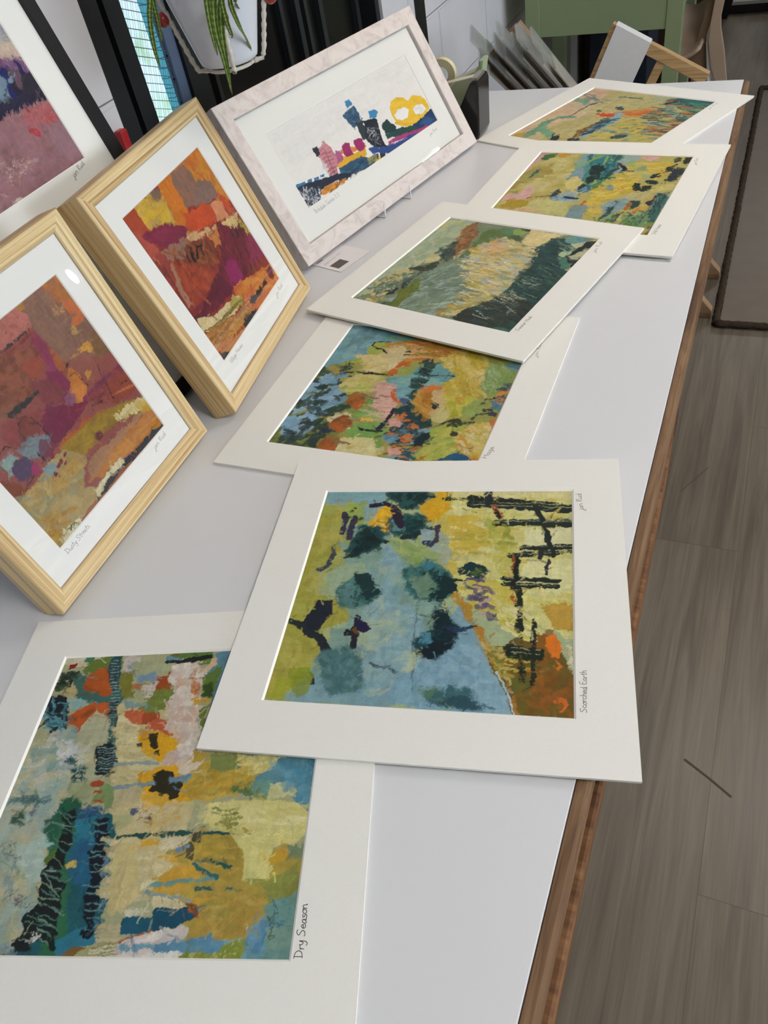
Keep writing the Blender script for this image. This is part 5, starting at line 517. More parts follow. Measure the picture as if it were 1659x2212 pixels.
PAINT['Q'] = ('b5ac62',380,400,13,0.0045,1,[['p','bdb26c',[19,800,-5,13,290,-6,331,281,385,545,495,846,207,826],13.4,{}],['d',['cdc488','b5a850','c4b878','d0c890','a9a048','bcae5c'],[28,782,-1,33,288,14,357,352,465,786,200,811],140,78.0,53.7,-51,30,{'a':0.55}],['p','d2a8a0',[19,308,4,23,47,15,45,81,26,172,24,298],19.5,{}],['p','d6aaa4',[20,706,18,602,84,612,103,513,150,490,174,646,66,692],17.8,{}],['p','3f6f3c',[48,101,47,40,124,15,124,75,83,108],14.7,{}],['p','c0952f',[124,15,218,4,211,69,157,93],24.4,{'dry':0.1}],['p','a9974c',[42,210,143,173,171,314,125,374,44,455,17,548,14,384],28.0,{'f':8}],['p','8f9c58',[28,373,79,236,103,319,86,386],23.5,{}],['p','8a9458',[12,576,71,561,80,604],17.9,{}],['s','4f5a58',18.8,[73,369,81,331,92,297,85,269],{}],['p','343a3f',[300,614,294,546,306,510,324,503,341,550,341,593,317,638],13.0,{}],['s','1a1c24',14.4,[348,735,349,784,380,833,422,839],{}],['s','7a6a2c',13.0,[219,632,293,598],{'dry':0.2}],['s','a0403a',13.1,[168,651,183,636],{}],['p','9db0a8',[323,620,382,537,440,539,465,655,363,683],25.6,{'dry':0.1}],['d',['6f94b4','8fb0c4','9ab8c0'],[323,620,430,557,453,665,356,676],30,34.6,11.9,-29,20,{'a':0.8}],['s','26303c',21.2,[393,613,469,621],{'dry':0.1}],['p','c2bf7c',[210,735,307,665,430,667,482,832,371,830,243,814],25.0,{}],['p','b0952f',[24,774,71,674,187,678,206,735,131,794],21.6,{'dry':0.08}],['d',['d8ac98','d4b08c'],[135,794,214,743,363,831,203,819],12,35.9,16.8,-7,20,{'a':0.7}],['p','7fa39c',[296,161,293,4,362,0,392,163,405,348,382,422,322,374,327,281],18.5,{}],['p','7f9aa4',[328,355,331,234,384,239,424,400,426,453,340,399],22.5,{}],['p','1d3a38',[419,218,426,113,513,374,497,446,453,529,431,514,438,417],17.7,{}],['d',['6a94b4','4f8098'],[454,486,503,393,526,530,481,552],16,51.3,13.8,-67,20,{'a':0.8}],['p','cfc078',[312,402,368,315,422,418,424,506,366,495],22.1,{}],['p','c86a34',[518,690,534,647,553,678,531,705],12.4,{}],['p','c6ae3e',[545,679,553,493,628,718,570,717],20.6,{}],['p','7d979a',[482,832,480,719,551,694,628,718,585,771,577,859,498,853],16.1,{}],['p','5f9aa0',[327,6,415,0,422,152,402,222],18.8,{}],['p','2f6f78',[407,1,566,1,572,131,550,278,494,367,496,496,415,260],18.1,{}],['d',['1f5a68','2a7a84','4a8f90','8fae5c','1c4a50','3f8a80'],[334,26,566,1,573,189,530,345,472,425],80,146.5,23.7,-88,10,{'a':0.75}],['p','16302c',[421,201,444,140,504,214,521,346,490,405,472,425,434,316],22.4,{}],['p','1d4a4c',[538,307,563,131,627,223,590,321,569,361,508,357],22.2,{}],['p','8fa4aa',[570,247,599,216,612,147,643,222,622,262,589,293],17.9,{}],['p','9ab0a8',[563,101,578,10,680,3,680,63,636,116,612,147],22.9,{}],['s','241f38',22.5,[571,135,619,185,638,218,629,233],{}],['s','2a2a44',22.1,[644,231,685,236],{'dry':0.05}],['p','5a8a44',[569,323,627,252,632,308,615,347],17.6,{}],['p','4f8448',[519,439,548,362,537,492,512,494],21.6,{}],['p','d2a6a4',[670,14,794,16,783,66,734,89],18.2,{}],['p','c9ae40',[733,99,874,98,922,123,899,219,787,229,722,177],22.0,{}],['d',['d0b648','bca438','d4c070','c0a83c','c9b85c'],[592,274,733,99,901,106,902,293,784,359,657,479],110,57.6,22.6,-5,15,{'a':0.65}],['p','c8b03e',[631,373,733,327,754,452,710,544,597,635,544,562,617,484],21.1,{}],['d',['d0b840','c4a434','d8c468','b8a83c'],[532,528,629,364,775,467,661,619,567,630],70,60.7,21.8,-17,20,{'a':0.7}],['p','93a874',[687,228,739,147,757,212,706,236],17.7,{}],['p','9aaf84',[753,269,795,256,825,318,786,340],21.5,{'a':0.8}],['p','8fae60',[616,107,669,84,687,170,654,173],22.6,{'a':0.8}],['p','7d9a94',[591,468,601,422,628,428,640,490],17.1,{}],['p','b9b07c',[715,561,791,492,890,508,853,597,762,608],24.5,{'a':0.8}],['p','c8bc74',[863,441,949,379,992,392,967,447,885,491],20.5,{}],['p','a9b48c',[969,482,993,427,1005,530,975,533],20.1,{}],['p','1d2c26',[890,48,907,18,936,26,938,74,905,91],11.1,{}],['p','1d2c26',[948,73,954,24,991,17,1000,79,971,110],11.0,{}],['p','1d2c26',[885,221,881,155,917,119,921,180,897,229],10.8,{}],['p','1d2c26',[820,310,813,264,854,242,851,298,833,318],10.7,{}],['p','1d2c26',[801,375,809,347,869,360,872,386,823,396],10.5,{}],['p','1d2c26',[745,435,748,389,778,396,800,465,781,489],10.5,{}],['p','1d2c26',[800,465,801,420,851,411,853,459,814,503],10.4,{}],['p','20303c',[924,327,920,208,941,150,981,166,990,249,967,296,961,333],21.2,{'dry':0.05}],['s','1d2420',17.1,[858,292,865,283],{}],['s','26322c',12.5,[867,369,898,379],{'dry':0.2}],['p','c87a38',[666,470,698,439,702,466,677,491],16.9,{'dry':0.1}],['p','c87840',[728,459,743,439,742,466],12.6,{}],['p','c8863c',[873,245,897,229,913,242],12.9,{}],['p','88a4a8',[644,740,675,626,715,613,780,589,789,697,749,743,713,781,668,786],20.0,{}],['d',['7f9ca0','6f94a4','92aca8'],[657,755,777,606,774,724],24,56.3,19.2,-40,12,{'a':0.7}],['p','b06a2c',[783,714,785,605,792,604,802,712,791,730],12.0,{}],['p','1f3c38',[804,720,797,621,842,599,854,639,834,716],19.9,{'dry':0.1}],['p','24484c',[706,707,713,630,721,629,728,679,722,722],16.1,{'dry':0.1}],['s','244440',31.6,[694,864,703,749,706,707],{'dry':0.15}],['d',['c9b25c','d0b850','b8a848'],[568,681,606,625,671,819,618,825],20,59.7,24.2,27,30,{'a':0.8}],['p','c87a34',[831,782,849,690,861,705,848,788],15.6,{}],['p','c8a048',[859,697,896,651,926,664,920,722],15.7,{'dry':0.1}],['p','26283a',[882,636,906,566,909,531,920,573,920,640,906,658],11.9,{}],['p','c8803c',[880,594,900,541,906,566],16.1,{}],['p','1f4446',[921,590,920,504,970,516,988,582,989,754,984,841,944,831,923,786,931,680],19.4,{}],['d',['3f6f70','1a3438','2a5458','5a8580','4a7c58'],[923,623,953,510,993,615,982,833,939,816],60,140.5,10.9,-92,8,{'a':0.8}],['d',['2a5458','c4b870','8aa87c','1f4a4c','b0a458','4a8040','7d9458','20484a'],[626,873,716,788,838,781,913,723,948,846,915,912,706,878],120,59.4,16.9,-71,35,{'a':0.8}],['p','4f7c2c',[851,898,888,846,931,864,922,911],18.8,{}],['d',['1f4a48','6f9468'],[901,891,910,739,929,753,927,903],16,162.5,7.6,-92,6,{'a':0.8}],['p','7a9040',[939,855,990,824,997,862,944,908],18.7,{'dry':0.05}],['p','6a5420',[974,935,992,871,997,855,1005,1020,966,1022],18.3,{}]])
PAINT['T'] = ('b8ae6c',360,360,14,0.0045,1,[['p','d6bd98',[18,1014,-19,-33,134,-2,272,351,270,565,192,644,180,778,187,903],16.8,{}],['d',['dcb894','d0b49c','cdbb90','d8c4a0','d4ae90'],[20,988,-10,-20,149,51,238,523,192,851],50,106.3,50.8,-61,20,{'a':0.5}],['p','c0a048',[18,1014,38,880,137,870,194,1026],21.5,{}],['p','c0b47c',[302,607,214,175,327,-57,650,-66,690,322,509,433,404,624,430,865,277,871,235,759],21.7,{}],['d',['c9bc88','b8b070','c4b478','aeb080','c8c090'],[302,607,197,152,632,-61,632,393,415,846],70,113.2,26.1,-18,15,{'a':0.6}],['p','7fa98a',[-28,248,3,210,116,233,147,307],23.4,{}],['s','6f9f80',54.8,[121,952,123,824,88,706,125,587,228,539],{'rough':11.0,'taper':0.4}],['p','7aa888',[139,844,106,699,221,815,279,845,299,913,232,887],21.4,{}],['p','c8b888',[156,965,162,887,232,887,270,948,222,1003],15.9,{}],['s','7a6068',11.3,[183,541,182,447,184,309],{}],['s','4f6a70',22.8,[184,309,210,265],{}],['d',['5f7f80','6a8a88'],[54,166,106,122,256,218,207,261],8,151.0,10.5,13,6,{'a':0.8}],['s','5a6a58',22.7,[303,106,386,95,472,91],{'dry':0.1}],['p','5a7a52',[304,394,315,364,344,395,332,418],11.1,{}],['p','2a4a4c',[394,285,432,259,478,325,440,351],16.5,{}],['p','c8481f',[340,436,418,398,530,401,446,467,387,479],21.7,{'dry':0.1}],['d',['d8843c','cf6a2c','d89a50','c88a3c'],[482,364,653,203,716,314,611,426],40,88.1,16.0,-18,8,{'a':0.85}],['s','c86434',20.7,[637,463,745,452],{'dry':0.1}],['p','8a6a34',[447,859,408,749,434,664,443,494,486,493,469,652,470,802],21.0,{'dry':0.1}],['d',['7a5a2c','5a4a2c','a07a40'],[433,840,462,475,478,724],20,76.1,15.7,-89,20,{'a':0.8}],['p','8fb0b4',[470,802,501,514,473,366,515,379,565,543,530,706,530,853],21.0,{}],['d',['2a4a54','1f3a48','6a94a0','3a5a6a'],[464,779,477,418,547,549,519,809],40,67.4,18.8,-60,25,{'a':0.85}],['p','1f2f34',[308,910,267,837,314,882,330,852,380,945,329,951],15.7,{}],['p','22343c',[436,888,482,847,523,880,466,913],15.3,{}],['p','c4ae4c',[568,517,745,406,846,497,897,696,780,762,720,615],25.2,{}],['d',['d0b848','bca83c','d0c070','a8b070','7fa098','5a8078','c8b860'],[550,822,596,558,788,392,954,723,552,882],130,71.7,21.2,-33,20,{'a':0.75}],['d',['3a6470','2a4c50'],[685,773,721,736,748,774,741,705],6,60.9,23.9,-33,10,{}],['d',['2a5a60','6f9a98','4a7a78','c48048','1f4a54','8a9a5c','b8a868','5a4a3c','a8b48c','2a4448','b8642c'],[704,344,693,3,988,20,1023,338,1016,606,986,711,872,658],230,86.9,18.2,-11,8,{'a':0.85}],['p','1d5058',[709,12,781,-23,997,17,948,85,785,83],21.3,{'dry':0.05}],['d',['3f8a78','16404a','2a6a60'],[734,18,988,20,963,208,812,127],30,135.4,15.8,2,5,{'a':0.85}],['s','a8603a',21.0,[811,140,900,138],{}],['s','b06a3a',20.5,[901,253,953,224],{}],['p','a8b898',[535,23,591,-8,619,52,565,69],16.6,{}],['s','24343c',26.9,[688,126,736,71],{'dry':0.1}],['p','1f302c',[1004,739,996,637,1023,604,1029,718],19.1,{}]])
PAINT['A'] = ('8a4a44',400,400,7,0.0045,1,[['p','84604f',[761,-20,868,31,999,1,997,292,998,435,887,433,741,365,701,338,700,225,684,131,702,8],10.3,{}],['p','a9652f',[999,1,872,28,858,73,939,109,935,179,1009,194,1013,104],13.0,{'f':20}],['d',['b8742f','a06a38','c0702f','9a6a48'],[996,5,867,25,907,90,976,174],30,51.8,20.1,98,30,{'a':0.5}],['p','8d6e62',[848,20,909,56,879,85,823,75],20.2,{'a':0.7,'f':14}],['p','bf6a3c',[921,110,982,134,1003,234,970,257,918,255,881,282,865,272,915,216,920,176],13.3,{}],['p','b9955a',[889,249,906,266,879,284,861,272],10.6,{}],['d',['b08458','c09060','9a7056'],[856,107,919,145,892,171,831,139],24,19.0,7.0,61,60,{'a':0.85}],['s','8c6c60',7.7,[790,91,812,206,963,203],{'a':0.8}],['s','70503f',5.1,[846,77,817,89,826,185,910,195],{'a':0.5}],['p','b06a60',[559,0,680,6,707,63,682,118,515,115,457,100],11.9,{}],['d',['9a5048','8a4a40','b87a6c','a0605a'],[549,10,695,44,673,112,513,102],70,21.1,5.7,4,40,{'a':0.7,'dry':0.3}],['p','b08038',[684,3,727,6,710,30,680,29],9.6,{}],['s','2f3630',14.2,[447,110,483,117,573,118,662,122],{'dry':0.25}],['s','7a2a2c',12.0,[467,147,560,145,665,142],{'a':0.9}],['p','84304f',[668,139,686,168,677,247,671,317,643,361,603,319,624,236,631,168],10.0,{}],['p','8f3a62',[614,309,671,317,666,364,626,361,590,323],12.7,{'a':0.8}],['p','74402e',[432,124,531,173,628,178,613,246,587,303,474,327,455,376,292,376,226,325],14.4,{}],['d',['8a5038','7a3a34','945a40','6a3a34','9a5a44'],[425,130,652,194,576,313,439,338,233,318],70,55.0,28.7,2,40,{'a':0.45}],['p','9a4a38',[498,228,613,246,592,306,508,302,489,252],12.2,{}],['p','a45a32',[695,246,709,281,698,374,653,367,669,303],12.8,{}],['p','7a2848',[588,334,667,371,655,465,648,506,551,498,558,426,559,370],15.4,{}],['p','7c3a3e',[486,323,575,362,597,455,536,480,452,449,464,375],15.0,{}],['s','2a2f30',19.1,[271,360,365,364,469,367],{'dry':0.08,'rough':4.8}],['p','94584c',[733,373,844,378,868,433,851,521,790,517,772,464,720,402],16.2,{'a':0.8}],['p','c9923e',[758,358,853,378,910,429,928,402,909,350,863,359],16.2,{'dry':0.2}],['p','c0873a',[774,453,806,475,790,517,755,498],10.8,{}],['p','b9702a',[699,381,727,413,741,502,698,543,653,569,617,535,626,476,666,454],13.2,{}],['p','c9803a',[664,465,725,509,657,565,622,513,626,476],13.2,{'a':0.8}],['p','8a4a40',[891,429,1001,544,827,544,736,524],13.9,{'a':0.8}],['s','77284e',16.6,[665,558,778,555,990,564],{'dry':0.05}],['d',['7a2f3a','8a3a34','6a2430'],[735,543,996,568,999,730,688,623],40,66.9,15.3,13,20,{'a':0.7}],['p','8e3f30',[853,582,1009,632,1005,734,803,676],17.3,{}],['s','b06a38',11.6,[832,649,929,679,1024,706],{'dry':0.3}],['p','7e5a3a',[946,324,994,348,1004,466,913,444,917,369],22.1,{'f':10,'dry':0.1}],['s','2a1f1c',6.1,[885,425,865,490,851,534],{'dry':0.25}],['s','2a1f1c',6.2,[842,575,823,667],{'dry':0.25}],['s','2a1f1c',5.8,[680,416,721,419,730,461,739,513],{'dry':0.2}],['s','2a201c',8.7,[921,639,996,654],{'dry':0.3}],['s','2a201c',8.2,[680,613,746,630],{'dry':0.3}],['s','2a2420',10.4,[702,374,724,369],{}],['p','83536a',[583,484,638,498,617,535,538,528],13.0,{'a':0.8}],['p','6f2040',[388,479,467,450,571,529,665,575,550,600,378,616,341,572],12.8,{}],['p','7a2040',[517,515,674,575,611,600,525,573],10.5,{}],['p','95705a',[252,299,357,342,197,353],11.6,{'a':0.3}],['p','8a4240',[198,366,297,401,425,444,374,493,240,501,192,487,172,420],14.3,{}],['p','7a3a34',[286,411,342,424,360,483,335,515,251,504,240,463],12.0,{}],['s','2a2022',4.8,[245,499,257,439,275,415,321,407,355,434,365,486,366,612],{'dry':0.12}],['s','2a2022',4.7,[57,564,62,491,95,456,144,447,176,474,188,529,200,592],{'dry':0.12}],['p','6f7f86',[178,501,304,515,353,529,341,572,268,603,204,588,188,536],19.4,{'f':10,'dry':0.15}],['p','8a9f98',[80,481,128,484,143,535,86,576,59,559],16.2,{'f':8,'dry':0.1}],['p','53405f',[136,542,200,585,154,637,91,601,93,569],19.0,{'f':8}],['p','93305a',[197,595,218,613,197,648,155,658,154,637],12.1,{}],['p','703048',[312,561,366,612,359,626,266,628,255,592],14.9,{'a':0.8}],['s','2a2022',4.9,[253,571,261,634],{}],['s','2a2022',4.8,[6,683,61,674,105,654,158,648],{'dry':0.2}],['p','7c4028',[3,542,56,576,75,660,6,683,3,620],11.6,{}],['p','927624',[363,630,460,636,623,650,770,689,976,781,1012,808,989,870,921,833,780,773,602,758,463,768,382,727],14.0,{}],['d',['8a6a1c','a08428','94701f','7d6220'],[372,638,623,650,821,734,745,760,470,761],50,62.3,19.6,10,30,{'a':0.5}],['p','d0c088',[774,741,882,753,960,776,997,811,926,829,852,801,765,769],17.6,{'dry':0.2}],['p','cfa63c',[922,783,1003,816,989,870,929,846],18.1,{'a':0.7}],['p','a5522a',[347,630,464,632,617,639,619,654,465,647,365,645],10.4,{'dry':0.15}],['s','b83a24',6.6,[343,633,477,636,627,646,770,689],{'dry':0.35}],['p','b07024',[393,878,581,869,793,856,989,870,1003,971,824,955,659,935,533,915,462,910],14.4,{}],['d',['b87828','a8641c','c0822f'],[424,884,967,890,991,961,662,923],40,98.5,19.3,3,10,{'a':0.5}],['p','9f7a58',[449,799,637,816,827,824,921,833,920,854,741,857,532,870,398,883,404,859],14.1,{'a':0.8}],['p','1f2a3a',[1005,980,1001,999,917,1000,786,990,680,983,594,968,500,974,418,988,350,977,389,962,453,954,500,937,584,959,637,946,724,960,890,963],11.6,{}],['p','c9c099',[428,924,620,924,628,946,575,959,491,936,437,961,364,968,353,943],16.7,{'dry':0.1}],['p','9a5a38',[210,984,361,988,615,986,663,998,445,998,315,996],11.1,{'dry':0.05}],['p','a08a58',[6,683,130,683,292,651,375,667,463,768,313,877,393,922,347,967,214,981,-2,998,7,942,9,754],15.2,{}],['d',['b8a470','8f8a68','a8843c','b49050','7f8a78','c0a868'],[40,694,302,673,438,775,313,877,180,954,66,900,9,754],110,60.9,19.6,3,40,{'a':0.5}],['p','b58b3c',[236,737,391,735,403,774,233,804,152,785],23.0,{'f':14,'a':0.7}],['p','6f8f98',[233,660,310,666,274,716,205,703],22.5,{'f':12,'a':0.8}],['p','a8925f',[115,806,227,827,282,907,243,928,81,823],17.8,{'a':0.7}],['d',['9a7428','a8801f','8a6a20','b08c3c'],[47,825,218,918,123,943,1,995,-1,855],50,45.9,16.5,-1,30,{'a':0.6}],['p','c9c4a0',[84,947,180,954,211,992,94,987,47,983],18.0,{'dry':0.3}],['s','8c4030',12.7,[4,1001,123,1009],{}],['d',['2a2430','3a2a3a'],[104,960,172,962,193,967,118,981],10,27.0,3.9,-1,40,{'a':0.9}],['s','7a2434',15.4,[373,682,363,685],{'dry':0.1}],['s','7a2434',15.2,[304,695,295,698],{'dry':0.1}],['s','7a2434',15.4,[345,717,336,719],{'dry':0.1}],['s','7a2434',15.1,[258,716,248,718],{'dry':0.1}],['s','7a2434',15.2,[274,737,264,739],{'dry':0.1}],['s','7a2434',15.0,[314,642,304,645],{'dry':0.1}],['s','7a2434',15.3,[333,692,323,695],{'dry':0.1}],['p','5f2a30',[582,742,618,743,617,771,581,769],16.5,{'f':6}]])
PAINT['B'] = ('8a3028',400,400,8,0.0045,1,[['p','c77a22',[445,-6,1000,-4,1021,175,1002,372,871,353,873,174,630,210,342,224],14.9,{}],['d',['cc8a22','c46a20','d08c2c','b8601f'],[932,-6,990,343,891,249,804,120,717,16],40,66.2,33.2,94,30,{'a':0.6}],['p','84685c',[591,11,763,15,776,139,914,215,898,298,733,273,527,202,548,106],18.3,{}],['d',['8f7466','7a5f55','a0684a'],[627,17,906,256,549,202],24,68.5,23.3,78,25,{'a':0.5}],['d',['c0602a','c4683a'],[663,23,829,34,728,106],10,26.9,10.1,77,40,{'a':0.7}],['p','c8721c',[437,0,583,17,540,241,444,278,367,237],13.9,{}],['p','c9a63a',[144,-2,346,7,394,62,384,225,269,154,119,146],13.2,{}],['d',['cfae34','b8903a','d4a82a','c0a058'],[167,9,378,43,368,205,150,153],30,121.6,23.6,3,30,{'a':0.6}],['p','7f6450',[334,1,441,12,386,68,320,56],16.6,{'dry':0.25}],['p','a8452a',[3,0,132,7,142,159,64,158,5,75],12.5,{}],['p','b05040',[8,86,111,152,97,280,6,259],15.9,{}],['p','c04a1e',[492,227,705,258,796,315,722,403,523,353,435,317],14.7,{}],['d',['b8401a','c8502a'],[496,240,773,349,708,395,470,325],18,87.7,20.6,34,30,{'a':0.5}],['p','d08a62',[791,302,879,311,879,438,756,397],19.4,{'dry':0.05}],['p','bf4a22',[902,277,992,379,904,440,894,319],19.7,{}],['p','b85a38',[913,397,991,437,961,457,889,432],20.0,{'a':0.7}],['p','cbb077',[727,417,977,465,923,521,838,523,777,455],19.8,{'dry':0.15}],['p','b0a03a',[973,487,1001,623,907,608,919,542],20.5,{'dry':0.1}],['p','7c2440',[61,146,285,173,435,284,400,342,161,264,74,194],16.7,{}],['p','8f2f4a',[134,165,284,204,186,246],19.8,{'a':0.6}],['p','c9a070',[400,309,578,383,727,417,661,428,461,398,374,361],18.3,{'dry':0.25}],['p','b8763a',[569,423,718,424,644,511,551,505],18.9,{'dry':0.1}],['p','6f1f30',[727,417,817,500,951,559,899,652,827,760,698,808,601,798,451,753,415,636,621,545],19.7,{}],['p','8a2a4a',[917,601,1017,631,1016,793,890,796,807,773],20.9,{}],['d',['4a1a24','7a2038','8a3040','5a1a20'],[719,459,931,573,942,802,525,775,442,617],50,59.9,22.1,95,30,{'a':0.6}],['p','8a1f58',[589,621,666,641,658,759,596,782,492,743,538,638],19.5,{}],['d',['201614'],[793,498,961,552,927,595,790,556],14,48.9,9.7,122,20,{'a':0.9,'dry':0.2}],['p','8f6a58',[114,269,307,313,366,334,413,382,356,439,149,364,96,312],20.5,{}],['p','7a3a24',[331,359,532,415,574,472,478,556,294,516,246,420],21.6,{}],['d',['6a3020','8a4a2a','5a2a1c','a05a34'],[145,276,615,460,529,609,260,541,133,376],60,57.7,19.8,81,40,{'a':0.55}],['d',['1c1612'],[288,390,404,422,334,472,262,441],12,56.2,8.5,123,15,{'a':0.95}],['s','1c1612',9.0,[410,409,465,428,430,470],{}],['s','1c1612',9.0,[412,416,364,467],{}],['s','1c1612',9.1,[447,424,427,481],{}],['p','a04028',[80,323,312,504,415,600,249,615,18,460,38,385],20.7,{}],['d',['a84a28','8a3020','b85a34','7a2a20','963a28'],[80,323,424,594,120,707,21,551],80,74.8,27.7,68,40,{'a':0.5}],['p','9f7058',[86,349,141,370,79,509,78,621,15,603,39,506],16.9,{'dry':0.1}],['p','9a4038',[33,254,120,294,57,462,-12,452],19.7,{}],['s','b06a48',19.4,[28,272,49,316],{'dry':0.2}],['d',['2a1a14'],[23,290,41,322,44,410,18,384],14,24.8,6.5,99,20,{'a':0.8,'dry':0.2}],['s','6f2a20',16.8,[55,341,33,480,15,603,15,683],{'a':0.8}],['p','742430',[36,651,255,713,432,766,515,745,460,639,335,657,155,648],22.0,{}],['p','5f1a2e',[442,617,483,749,423,772,139,743,15,683,145,689],18.3,{}],['s','a04a30',21.3,[170,588,212,709],{'dry':0.2}],['d',['5a4a20','4a2a1c'],[742,759,838,791,738,819],10,24.9,9.8,95,40,{'a':0.8}],['p','c9752a',[497,758,610,791,820,843,983,877,1008,996,852,1005,535,880,469,850],16.4,{}],['d',['d08530','c0602a','b85030','d4904a'],[511,766,962,890,925,998,492,853],40,113.1,23.0,18,25,{'a':0.6}],['p','6a1f30',[911,873,979,900,950,961,896,934],17.3,{}],['p','c9703c',[520,871,872,991,748,991,540,972,497,906],20.4,{}],['p','1a1c26',[588,902,823,922,792,942,662,949,559,921],20.6,{}],['d',['2a2020'],[502,884,802,935,702,962,502,922],20,63.0,8.1,7,20,{'a':0.7,'dry':0.3}],['p','cdbb8c',[26,691,176,768,373,789,492,816,492,853,340,865,74,806,6,771],14.7,{}],['p','a89a4a',[441,796,501,847,469,888,310,833],19.3,{'dry':0.1}],['s','8a7a3c',4.8,[-14,769,158,815,363,831,478,844],{'dry':0.25,'a':0.8}],['s','6a5a2c',4.8,[-1,773,172,818,374,833,482,845],{'dry':0.25,'a':0.8}],['s','8a7a3c',4.8,[11,777,186,820,384,835,486,846],{'dry':0.25,'a':0.8}],['s','6a5a2c',4.8,[24,781,200,822,395,837,489,848],{'dry':0.25,'a':0.8}],['s','8a7a3c',4.9,[37,785,214,825,405,839,493,849],{'dry':0.25,'a':0.8}],['s','6a5a2c',4.9,[50,789,228,827,416,841,497,850],{'dry':0.25,'a':0.8}],['s','8a7a3c',4.9,[63,794,243,829,426,843,501,851],{'dry':0.25,'a':0.8}],['s','6a5a2c',4.9,[76,798,257,832,437,845,504,852],{'dry':0.25,'a':0.8}],['s','8a7a3c',4.9,[89,802,272,834,447,847,508,853],{'dry':0.25,'a':0.8}],['s','6a5a2c',4.9,[102,806,286,836,458,849,512,855],{'dry':0.25,'a':0.8}],['s','8a7a3c',4.9,[116,811,301,839,469,850,516,856],{'dry':0.25,'a':0.8}],['s','6a5a2c',4.9,[129,815,315,841,479,852,519,857],{'dry':0.25,'a':0.8}],['s','8a7a3c',5.0,[142,819,330,844,490,854,523,858],{'dry':0.25,'a':0.8}],['s','6a5a2c',5.0,[156,824,345,846,501,856,527,859],{'dry':0.25,'a':0.8}],['s','8a7a3c',5.0,[169,828,360,848,512,858,531,860],{'dry':0.25,'a':0.8}],['s','6a5a2c',5.0,[183,833,374,851,523,860,535,862],{'dry':0.25,'a':0.8}],['p','b07a3c',[1,791,296,860,497,906,540,972,380,967,119,947,-13,901],18.8,{}],['d',['8a5a2c','c08a4a','a06a34','b88c54'],[25,807,487,913,492,966,19,912],40,94.1,15.0,7,20,{'a':0.6}],['p','b5743a',[6,939,361,979,412,1001,109,989],15.1,{}],['s','c47a58',25.6,[11,918,192,949],{'dry':0.2}],['p','1c2028',[18,948,96,980,106,1000,-1,995],14.6,{}],['p','1f2028',[348,970,422,957,526,963,593,995,526,1001,421,995],19.9,{}]])
